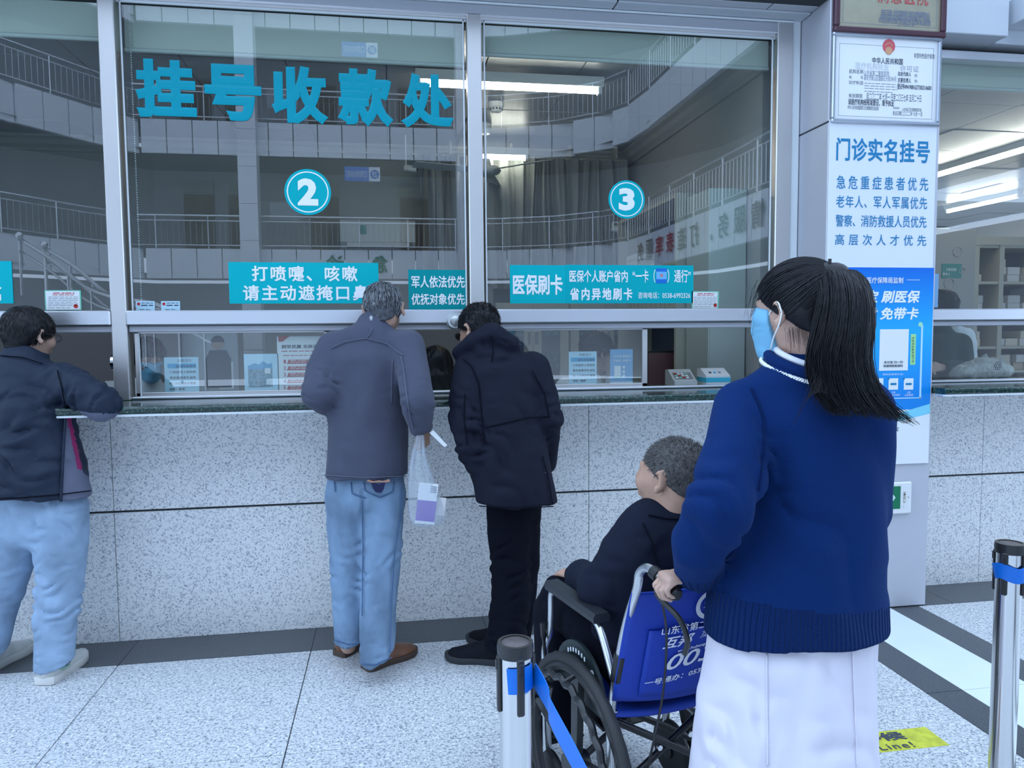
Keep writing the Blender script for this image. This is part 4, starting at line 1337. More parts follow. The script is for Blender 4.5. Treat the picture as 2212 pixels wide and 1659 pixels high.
# ------------------------------------------------------------------ the pharmacy beyond the post
rb = roller_blind(2.9, 5.2, 2.885, 'cream roller blind of the bay beyond the post')
p0_, p1_ = onZ(2000, 386, 2.93), onZ(2330, 290, 2.93)
tube_lamp(p0_, p1_, 'near tube lamp in the pharmacy beyond the post', r=0.018)
p0_, p1_ = onZ(2048, 457, 2.93), onZ(2200, 424, 2.93)
tube_lamp(p0_, p1_, 'far tube lamp in the pharmacy beyond the post', r=0.018)
gc = thing('grey_cabinet', 'grey cabinet with a green pharmacy label beyond the post', 'cabinet')
YK = 2.6
a, b = onY(1996, 660, YK), onY(2110, 496, YK)
box('carcass', mat('cabinet_grey', (0.34, 0.34, 0.32), 0.5), a[0], b[0], YK, YK + 0.5, 0, b[2], gc, ch=0.005)
a, b = onY(2033, 601, YK), onY(2077, 570, YK)
box('green_label', mat('label_teal', (0.02, 0.24, 0.21), 0.5), a[0], b[0], YK - 0.004, YK, a[2], b[2], gc)
vtext(gc, 'label_lettering', '3号药房', 2044, 579, 2066, 586, M_PRINTW, YK - 0.004, bold=0.012)
vtext(gc, 'label_lettering', '责任人', 2036, 589, 2053, 595, M_PRINTW, YK - 0.004, bold=0.01)
for c_, rr in (((2068, 544), 0.045), ((2050, 612), 0.05), ((2078, 585), 0.03)):
    c = onY(*c_, YK)
    MB().tube([(c[0] + rr * math.cos(t_), YK - 0.002, c[2] + rr * math.sin(t_)) for t_ in np.linspace(0, 6.0, 20)], 0.004, 5).build('embossed_ring', mat('cabinet_emboss', (0.40, 0.40, 0.38), 0.5), gc)
rk = thing('medicine_rack', 'cream medicine rack with open shelves beyond the post', 'shelf')
YR = 2.9
xa, xb, xc = onY(2106, 560, YR)[0], onY(2160, 560, YR)[0], onY(2290, 560, YR)[0]
zt_ = onY(2160, 525, YR)[2]
for x in (xa, xb, xc):
    box('rack_post', M_CAB, x, x + 0.05, YR, YR + 0.5, 0, zt_, rk)
sz = [onY(2180, y_, YR)[2] for y_ in (530, 608, 670, 748, 800)]
for z in sz:
    box('rack_shelf', M_CAB, xa, xc + 0.05, YR + 0.01, YR + 0.5, z - 0.025, z, rk)
box('rack_back', mat('rack_dark', (0.04, 0.045, 0.07), 0.6), xa, xc, YR + 0.46, YR + 0.5, 0, zt_, rk)
box('rack_header', M_CAB, xa, xc + 0.05, YR - 0.01, YR + 0.01, zt_ - 0.02, zt_ + 0.06, rk)
r_ = random.Random(4)
M_MED = [mat('carton_%d' % k, c_, 0.6) for k, c_ in enumerate(((0.72, 0.70, 0.68), (0.60, 0.60, 0.60), (0.70, 0.62, 0.50), (0.55, 0.42, 0.30)))]
for li, z in enumerate(sz[1:]):
    for bi, (xs, xe) in enumerate(((xa + 0.06, xb - 0.02), (xb + 0.06, xc - 0.02))):
        x = xs
        si = 0
        while x < xe - 0.1:
            w = r_.uniform(0.09, 0.15)
            if x + w > xe:
                break
            for k in range(r_.choice((1, 2, 2, 3))):
                hh = 0.075
                o = box('medicine_carton', r_.choice(M_MED[:3] if li < 2 else M_MED), x + 0.003, x + w - 0.003, YR + 0.08 + r_.uniform(0, .04), YR + 0.4, z + k * hh + 0.0005, z + (k + 1) * hh - 0.001, ch=0.002)
                tag(o, 'medicine carton %s of the %s stack, %s shelf, %s bay of the rack' % (('at the foot', 'second', 'third')[k], ORD[si], ORD[li], ('narrow', 'wide')[bi]), 'carton', 'medicine cartons on the rack')
            x += w + r_.uniform(0.005, 0.05)
            si += 1
o = box('side_notice', mat('leaflet_blue', (0.20, 0.42, 0.68), 0.5), onY(2008, 640, YW - .03)[0], onY(2021, 640, YW - .03)[0], YW - 0.05, YW - 0.046, 1.619, onY(2012, 592, YW - .03)[2])
tag(o, 'narrow blue and white leaflet on the rail beside the post', 'leaflet')

# little watching cameras
for px, py, Y_, lab in ((888, 366, 2.50, 'small white security camera above the gathered curtain'), (1334, 497, 2.30, 'small white security camera in the corner by the side wall')):
    t = thing('security_camera', lab, 'camera', 'security cameras')
    c = onY(px, py, Y_)
    MB().tube([c + np.array([-.05, .0, .012]), c + np.array([.03, -.02, .0]), c + np.array([.045, -.024, -.002])], [.026, .026, .020], 14).build('camera_body', M_WHITE, t, smooth='auto')
    MB().tube([c + np.array([.045, -.024, -.002]), c + np.array([.05, -.026, -.003])], .016, 12).build('camera_lens', M_BLACK, t)
    MB().tube([c + np.array([-.04, 0, .03]), c + np.array([-.04, .0, .06])], .008, 8).build('camera_mount', M_WHITE, t)
    MB().tube([c + np.array([-.04, 0, .06]), np.array([c[0] - .04, c[1], 3.058]) if px < 1000 else np.array([2.099, c[1], c[2] + .06])], .006, 8).build('camera_rod', M_WHITE, t)
# ------------------------------------------------------------------ belt barrier posts
M_POSTC = brushed('post_steel', (0.70, 0.70, 0.70), 0.17, 2, 0.07)
M_CAP = mat('post_cap_black', (0.018, 0.019, 0.021), 0.35)
M_CAPTOP = mat('post_cap_top', (0.10, 0.085, 0.085), 0.45, var=0.25, vscale=40)
M_BELT = mat('blue_belt', (0.0, 0.15, 0.62), 0.42, bump=0.25, bscale=500)


def barrier_post(c, zt, lab, turn):
    t = thing('barrier_post', lab, 'barrier post', 'belt barrier posts', (c[0], c[1], 0))
    R = 0.0315
    MB().lathe([(R, 0.012), (R, zt - 0.012)], n=40).build('pole', M_POSTC, t, smooth='auto')
    MB().lathe([(0.16, 0), (0.16, 0.006), (0.10, 0.012), (R + 0.002, 0.016)], n=40).build('base', M_POSTC, t, smooth='auto')
    MB().lathe([(R + 0.0035, zt - 0.026), (R + 0.0045, zt - 0.010), (R + 0.003, zt), (R - 0.004, zt)], n=40, caps=False).build('cap_rim', M_CAP, t, smooth='auto')
    MB().lathe([(R - 0.001, zt - 0.004), (R - 0.004, zt - 0.0015), (0.0, zt - 0.0015)], n=40).build('cap_top', M_CAPTOP, t, smooth='auto')
    for k in range(4):
        an = turn + k * math.pi / 2
        M_ = rotz(an)
        o = MB().box(R - 0.002, R + 0.006, -0.0075, 0.0075, zt - 0.135, zt - 0.022, 0.003).xform(M_).build('cassette_slot', M_CAP, t)
        MB().box(R + 0.005, R + 0.0085, -0.004, 0.004, zt - 0.050, zt - 0.030, 0.001).xform(M_).build('slot_clip', M_CAP, o)
    return t


cL = at(1113, 1385, 1.45)
barrier_post(cL, cL[2], 'chromed belt barrier post beside the wheelchair wheel', math.radians(-82))
cR = at(2182, 1172, 1.98)
bpR = barrier_post(cR, cR[2], 'chromed belt barrier post on the striped floor band', math.radians(-60))


def belt(name, lab, pts, h, parent=None, slack=None):
    """a flat band standing on edge along pts (points of its middle line)"""
    sp = smooth_path(pts, 10)
    vs, fs = [], []
    for i, p in enumerate(sp):
        a, b = sp[max(i - 1, 0)], sp[min(i + 1, len(sp) - 1)]
        t = np.array(b) - np.array(a)
        t = t / np.linalg.norm(t)
        up = ZU - t * t[2]
        up = up / np.linalg.norm(up)
        n = np.cross(t, up)
        for (u, w) in ((-h / 2, -0.0008), (h / 2, -0.0008), (h / 2, 0.0008), (-h / 2, 0.0008)):
            vs.append(np.array(p) + up * u + n * w)
    m_ = len(sp)
    for i in range(m_ - 1):
        for j in range(4):
            a, b = i * 4 + j, i * 4 + (j + 1) % 4
            fs.append((a, b, b + 4, a + 4))
    fs += [(3, 2, 1, 0), tuple((m_ - 1) * 4 + k for k in range(4))]
    return MB().add(vs, fs).build(name, M_BELT, parent, smooth='auto')


# belt clipped on the near post, sagging towards the viewer
zb_ = cL[2] - 0.062
p_out = cL + np.array([0.030, -0.012, 0])
o = belt('barrier_belt', '', [(cL[0] + 0.034, cL[1] - 0.002, zb_), (cL[0] + 0.052, cL[1] - 0.06, zb_ - 0.03), at(1190, 1540, 1.33), at(1250, 1655, 1.22), at(1330, 1820, 1.08)], 0.047)
tag(o, 'blue barrier belt sagging from the post by the wheelchair', 'belt')
wr = []
for k in range(9):
    an = math.radians(-30 - 12 * k)
    wr.append((cL[0] + 0.0345 * math.cos(an), cL[1] + 0.0345 * math.sin(an), zb_ - 0.0005 * k))
o2 = belt('belt_end', '', [tuple(p) for p in wr], 0.050, None)
o2.parent = o
# belt wound round the far post
wr = []
for k in range(16):
    an = math.radians(160 + 16 * k)
    wr.append((cR[0] + 0.037 * math.cos(an), cR[1] + 0.037 * math.sin(an), cR[2] - 0.078 + 0.006 * math.sin(k * .7) + 0.0006 * k))
wr.append((cR[0] + 0.30, cR[1] - 0.10, cR[2] - 0.05))
o = belt('barrier_belt', '', wr, 0.040)
tag(o, 'blue barrier belt wound round the post on the striped band', 'belt')

# ------------------------------------------------------------------ wheelchair
WA = math.radians(14.0)                                 # heading, turned towards the far counter end
wf = np.array([-math.sin(WA), math.cos(WA), 0])        # forward
wr_ = np.array([math.cos(WA), math.sin(WA), 0])        # to the sitter's right
hL = at(1374, 1206, 1.84)                               # top of the rear frame, near side
W0 = np.array([hL[0], hL[1], 0]) + wr_ * 0.23          # floor point midway between the rear posts
WM = np.eye(4)
WM[:3, 0], WM[:3, 1], WM[:3, 2], WM[:3, 3] = wr_, wf, ZU, W0
# local frame: x to the right, y forward, z up; half width
HWC = 0.225
M_FRA = mat('wheelchair_tube', (0.58, 0.60, 0.62), 0.24, metal=0.9)
M_CANV = mat('blue_canvas', (0.006, 0.045, 0.40), 0.55, bump=0.4, bscale=400, bump2=0.25, b2scale=6)
M_RUB = mat('tyre_rubber', (0.016, 0.017, 0.019), 0.6, bump=0.2, bscale=200)
M_BLK = mat('wheelchair_black', (0.013, 0.014, 0.016), 0.32)
wc = thing('wheelchair', 'blue canvas wheelchair with silver tubes pushed by the ponytailed woman', 'wheelchair')


def wcp(name, mb, m, parent=wc, smooth='auto'):
    return mb.xform(WM).build(name, m, parent, smooth=smooth)


ZH = hL[2] - 0.015
for s in (-1, 1):
    x = s * HWC
    rear = smooth_path([(x, -0.13, ZH - 0.016), (x, -0.080, ZH), (x, -0.040, ZH + 0.002), (x, -0.008, ZH - 0.022), (x, 0.004, ZH - 0.065), (x, 0.055, 0.75), (x, 0.105, 0.58), (x, 0.13, 0.46), (x, 0.13, 0.26)], 6)
    wcp('rear_post', MB().tube(rear, 0.0115, 12), M_FRA)
    wcp('push_grip', MB().tube([(x, -0.166, ZH - 0.026), (x, -0.161, ZH - 0.025), (x, -0.145, ZH - 0.020), (x, -0.10, ZH - 0.006)], [0.012, 0.016, 0.0150, 0.016], 14), M_BLK)
    br = MB().tube(smooth_path([(x, -0.085, ZH - 0.028), (x - 0.005, -0.10, ZH - 0.050), (x - 0.012 * s, -0.155, ZH - 0.085), (x - 0.02 * s, -0.175, ZH - 0.13), (x - 0.02 * s, -0.165, ZH - 0.165)], 6), [0.0085] * 6 + [0.007] * 19, 8)
    wcp('brake_lever', br, M_BLK)
    wcp('lever_clamp', MB().tube([(x, -0.092, ZH - 0.004), (x, -0.068, ZH + 0.001)], 0.0165, 14), M_BLK)
    cab = smooth_path([(x, -0.09, ZH - 0.03), (x + 0.05 * -s, -0.05, ZH - 0.16), (x + 0.055 * -s, -0.03, 0.60), (x + 0.02 * -s, -0.02, 0.42), (x, 0.0, 0.30)], 8)
    wcp('brake_cable', MB().tube(cab, 0.0032, 6), M_BLK)
    # side frame
    arm = smooth_path([(x, 0.115, 0.590), (x, 0.145, 0.64), (x, 0.18, 0.690), (x, 0.21, 0.712)], 6)
    wcp('arm_tube', MB().tube(arm, 0.011, 10), M_FRA)
    arm2 = smooth_path([(x, 0.455, 0.712), (x, 0.482, 0.694), (x, 0.486, 0.62), (x, 0.495, 0.57), (x, 0.53, 0.51), (x, 0.535, 0.46)], 6)
    wcp('arm_tube', MB().tube(arm2, 0.011, 10), M_FRA)
    pad = MB()
    pp = [(-0.024, -0.006), (0.024, -0.006), (0.027, 0.008), (0.020, 0.020), (-0.020, 0.020), (-0.027, 0.008)]
    pad.prism(pp, (x, 0.175, 0.722), (1, 0, 0), (0, 0, 1), (0, 1, 0), 0.305)
    wcp('arm_pad', pad, mat('arm_pad', (0.022, 0.025, 0.030), 0.45))
    wcp('seat_tube', MB().tube([(x, 0.12, 0.475), (x, 0.52, 0.475)], 0.0115, 10), M_FRA)
    front = smooth_path([(x, 0.49, 0.475), (x, 0.53, 0.45), (x, 0.56, 0.36), (x, 0.62, 0.20), (x, 0.68, 0.14)], 6)
    wcp('front_tube', MB().tube(front, 0.0115, 10), M_FRA)
    wcp('lower_tube', MB().tube([(x, 0.13, 0.27), (x, 0.54, 0.29)], 0.0115, 10), M_FRA)
    wcp('caster_stem', MB().tube([(x, 0.52, 0.30), (x, 0.52, 0.17)], 0.014, 10), M_FRA)
    cs = wcp('caster_wheel', MB().lathe([(0.02, -0.014), (0.07, -0.017), (0.09, -0.012), (0.095, 0), (0.09, 0.012), (0.07, 0.017), (0.02, 0.014)], (x, 0.49, 0.096), axis=0, n=30), M_RUB)
    wcp('caster_hub', MB().lathe([(0.03, -0.022), (0.03, 0.022)], (x, 0.49, 0.096), axis=0, n=16), M_BLK, cs)
    wcp('foot_plate', MB().box(x - s * 0.19, x - s * 0.01, 0.62, 0.80, 0.125, 0.137, 0.004), M_BLK)
    # side guard: dark moulded mudguard
    gd = [(0.125 + 0.0, 0.50)] + [(0.265 + 0.145 * math.cos(a_), 0.485 + 0.145 * math.sin(a_)) for a_ in np.linspace(math.pi * 0.93, 0.07 * math.pi, 14)] + [(0.42, 0.47), (0.125, 0.47)]
    g_ = wcp('side_guard', MB().prism(gd, (x + s * 0.014, 0, 0), (0, 1, 0), (0, 0, 1), (s, 0, 0), 0.010), mat('guard_plastic', (0.012, 0.022, 0.024), 0.45))
    if s < 0:
        tb = MB()
        for k in range(7):
            an = math.pi * (0.60 - 0.045 * k)
            p = (x - 0.0245, 0.265 + 0.118 * math.cos(an), 0.485 + 0.118 * math.sin(an))
            tb.box(p[0] - 0.0006, p[0], p[1] - 0.0035, p[1] + 0.0035, p[2] - 0.006, p[2] + 0.006)
        wcp('guard_print', tb, M_SIGNW, g_, smooth=False)
        wcp('guard_emblem', MB().lathe([(0.010, 0), (0.010, 0.001)], (x - 0.0252, 0.265 + 0.118 * math.cos(math.pi * .73), 0.485 + 0.118 * math.sin(math.pi * .73)), axis=0, n=16), M_SIGNW, g_)
    # big wheel
    wx, wy, wz, R = x + s * 0.052, 0.225, 0.305, 0.300
    ty = MB()
    nA, nB = 72, 12
    vs, fs = [], []
    for i in range(nA):
        an = 2 * math.pi * i / nA
        for j in range(nB):
            b_ = 2 * math.pi * j / nB
            tread = 0.0016 * (1 if (i % 2) else -1) if (math.cos(b_) > 0.4) else 0
            rr = R - 0.016 + (0.016 + tread) * math.cos(b_)
            vs.append((wx + 0.0155 * math.sin(b_), wy + rr * math.cos(an), wz + rr * math.sin(an)))
    for i in range(nA):
        for j in range(nB):
            i2, j2 = (i + 1) % nA, (j + 1) % nB
            fs.append((i * nB + j, i * nB + j2, i2 * nB + j2, i2 * nB + j))
    tyre = wcp('rear_wheel', ty.add(vs, fs), M_RUB)
    rim = MB()
    rim.tube([(wx, wy + 0.262 * math.cos(a_), wz + 0.262 * math.sin(a_)) for a_ in np.linspace(0, 2 * math.pi, 60, endpoint=False)], 0.0135, 8, closed=True)
    wcp('wheel_rim', rim, M_BLK, tyre)
    for k in range(5):
        an = 2 * math.pi * k / 5 + 0.35
        c_, s__ = math.cos(an), math.sin(an)
        sp_m = MB().prism([(-0.016, 0.03), (0.016, 0.03), (0.020, 0.255), (-0.020, 0.255)], (wx - 0.010, wy, wz), (0, -s__, c_), (0, c_, s__), (1, 0, 0), 0.020)
        wcp('wheel_spoke', sp_m, M_BLK, tyre)
    wcp('wheel_hub', MB().lathe([(0.035, -0.03), (0.040, -0.01), (0.040, 0.01), (0.035, 0.03)], (wx, wy, wz), axis=0, n=20), M_BLK, tyre)
    hr = []
    for a_ in np.linspace(0, 2 * math.pi, 240, endpoint=False):
        rr = 0.246 + 0.0045 * math.sin(26 * a_)
        hr.append((wx + s * 0.040, wy + rr * math.cos(a_), wz + rr * math.sin(a_)))
    wcp('hand_rim', MB().tube(hr, 0.0105, 8, closed=True), M_BLK, tyre)
    for k in range(5):
        an = 2 * math.pi * k / 5 + 0.35
        wcp('rim_bracket', MB().tube([(wx, wy + 0.262 * math.cos(an), wz + 0.262 * math.sin(an)), (wx + s * 0.04, wy + 0.247 * math.cos(an), wz + 0.247 * math.sin(an))], 0.007, 8), M_BLK, tyre)
    # parking brake
    bk = MB().box(x + s * 0.012 - 0.008, x + s * 0.012 + 0.008, 0.455, 0.50, 0.43, 0.47, 0.003)
    pb = wcp('parking_brake', bk, M_BLK)
    wcp('brake_handle', MB().tube(smooth_path([(x + s * 0.018, 0.47, 0.46), (x + s * 0.022, 0.485, 0.50), (x + s * 0.020, 0.50, 0.56), (x + s * 0.020, 0.505, 0.60)], 5), [0.006] * 10 + [0.010] * 6, 8), M_BLK, pb)
    wcp('brake_spring', MB().tube([(x + s * 0.02, 0.45, 0.42), (x + s * 0.02, 0.47, 0.36)], 0.006, 8), M_CHROME, pb)
    wcp('frame_sleeve', MB().tube([(x, 0.080, 0.665), (x, 0.102, 0.59)], 0.0165, 12), M_BLK)
    wcp('axle_tube', MB().tube([(x, 0.13, 0.305), (wx, wy - 0.1, 0.305), (wx, wy, 0.305)], 0.012, 10), M_FRA)
# cross braces
for s in (-1, 1):
    cb = wcp('cross_brace', MB().tube([(s * HWC * 0.95, 0.17 + 0.012 * s, 0.455), (-s * HWC * 0.95, 0.17 + 0.012 * s, 0.20)], 0.0105, 10), M_BLK)
    wcp('brace_bolt', MB().lathe([(0.008, -0.004), (0.008, 0.004)], (s * 0.06, 0.155 + 0.012 * s, 0.345), axis=1, n=10), M_CHROME, cb)
    cb = wcp('cross_brace', MB().tube([(s * HWC * 0.95, 0.36 + 0.012 * s, 0.455), (-s * HWC * 0.95, 0.36 + 0.012 * s, 0.20)], 0.0105, 10), M_BLK)
# seat
st_ = []
vs, fs = [], []
for i in range(13):
    x = -HWC + 2 * HWC * i / 12
    for j in range(13):
        y = 0.12 + 0.39 * j / 12
        vs.append((x, y, 0.487 - 0.028 * (1 - (x / HWC) ** 2)))
for i in range(12):
    for j in range(12):
        a = i * 13 + j
        fs.append((a, a + 13, a + 14, a + 1))
o = wcp('seat', MB().add(vs, fs), M_CANV)
o.modifiers.new('thickness', 'SOLIDIFY').thickness = 0.008
for s in (-1, 1):
    for y in (0.12, 0.24, 0.36):
        wcp('seat_rivet', MB().lathe([(0.006, 0), (0.005, 0.003), (0, 0.004)], (s * HWC * 0.96, y, 0.492), n=10, caps=False), M_CHROME, o)
# backrest canvas, sagging between the posts
vs, fs = [], []
NX, NZ = 25, 25
z0, z1 = 0.535, ZH - 0.075


def canvas(u, w):
    """u across -1..1, w up 0..1 ; the outside face, local frame"""
    z = z0 + (z1 - z0) * w
    yc = np.interp(z, [0.45, 0.58, 0.75, 0.9], [0.13, 0.105, 0.055, 0.005])
    sag = 0.026 * (1 - u * u) * (0.6 + 0.4 * math.sin(w * 3.0))
    return np.array([u * (HWC + 0.012), yc - 0.013 - 0.018 * (1 - u * u) * (1 - w) + 0.0 - sag * 0.35, z - 0.012 * (1 - u * u) * (w) - 0.02 * (1 - u * u) * (1 - w)])


for i in range(NX):
    for j in range(NZ):
        vs.append(canvas(-1 + 2 * i / (NX - 1), j / (NZ - 1)))
for i in range(NX - 1):
    for j in range(NZ - 1):
        a = i * NZ + j
        fs.append((a, a + NZ, a + NZ + 1, a + 1))
bk_ = wcp('backrest', MB().add(vs, fs), M_CANV, smooth=True)
bk_.modifiers.new('thickness', 'SOLIDIFY').thickness = 0.004
# pocket on the canvas
vs, fs = [], []
for i in range(NX):
    for j in range(13):
        u, w = -0.72 + 1.44 * i / (NX - 1), 0.06 + 0.60 * j / 12
        p = canvas(u, w)
        vs.append(p + np.array([0, -0.007 - 0.006 * (1 - (u / .72) ** 2), 0]))
for i in range(NX - 1):
    for j in range(12):
        a = i * 13 + j
        fs.append((a, a + 13, a + 14, a + 1))
pk = wcp('back_pocket', MB().add(vs, fs), M_CANV, bk_, smooth=True)
pk.modifiers.new('thickness', 'SOLIDIFY').thickness = 0.003


def canvas_text(name, body, u0, w0, width, height, bold=0.0, shear=0.0, rise=0.0, m=M_PRINTW, off=0.018):
    v, f, lo, hi = glyphs(body, bold, shear)
    P = []
    sx_, sy_ = width / (hi[0] - lo[0]), height / (hi[1] - lo[1])
    H_, W_ = (z1 - z0), 2 * HWC
    for q in v:
        du, dw = (q[0] - lo[0]) * sx_, (q[1] - lo[1]) * sy_
        u, w = u0 + du * 2 / W_, w0 + (dw + rise * du) / H_
        P.append(canvas(u, w) + np.array([0, -off - (0.0009 * (q[2] - lo[2]) / (hi[2] - lo[2]) if hi[2] > lo[2] else 0), 0]))
    return wcp(name, MB().add(P, f), m, bk_, smooth=False)


canvas_text('canvas_lettering', '山东省第二康复医院', -0.60, 0.63, 0.235, 0.024, 0.012, rise=0.05)
canvas_text('canvas_lettering', '互邦', -0.56, 0.50, 0.088, 0.034, 0.02, 0.3, 0.08)
canvas_text('canvas_lettering', '互邦', -0.10, 0.565, 0.05, 0.018, 0.0, 0.3, 0.1)
canvas_text('canvas_lettering', 'www.hubang.net.cn', -0.36, 0.455, 0.12, 0.010, 0.01, 0.2, 0.12)
canvas_text('canvas_lettering', '003', -0.47, 0.30, 0.135, 0.044, 0.012, 0.25, 0.14)
canvas_text('canvas_lettering', '一号通办：0538-8205', -0.70, 0.165, 0.225, 0.018, 0.01, 0.15, 0.14)
# round emblem on the canvas
rg = MB()
vs, fs = [], []
for i in range(40):
    an = 2 * math.pi * i / 40
    for rr in (0.028, 0.040):
        vs.append(canvas(0.0 + rr * math.cos(an) / HWC, 0.84 + rr * math.sin(an) / (z1 - z0)) + np.array([0, -0.006, 0]))
    j = (i + 1) % 40
    fs.append((2 * i, 2 * j, 2 * j + 1, 2 * i + 1))
wcp('canvas_emblem', rg.add(vs, fs), M_PRINTW, bk_, smooth=False)
vs = [canvas(0.0 + rr * math.cos(an) / HWC, 0.84 + rr * math.sin(an) / (z1 - z0)) + np.array([0, -0.006, 0]) for an, rr in [(2 * math.pi * k / 16, 0.018 if k % 2 else 0.011) for k in range(16)]]
wcp('canvas_emblem_core', MB().add(vs, [tuple(range(16))]), M_PRINTW, bk_, smooth=False)
# ------------------------------------------------------------------ soft solids: blended round forms turned into one smooth skin
def _n(v):
    v = np.array(v, float)
    return v / (np.linalg.norm(v) + 1e-12)


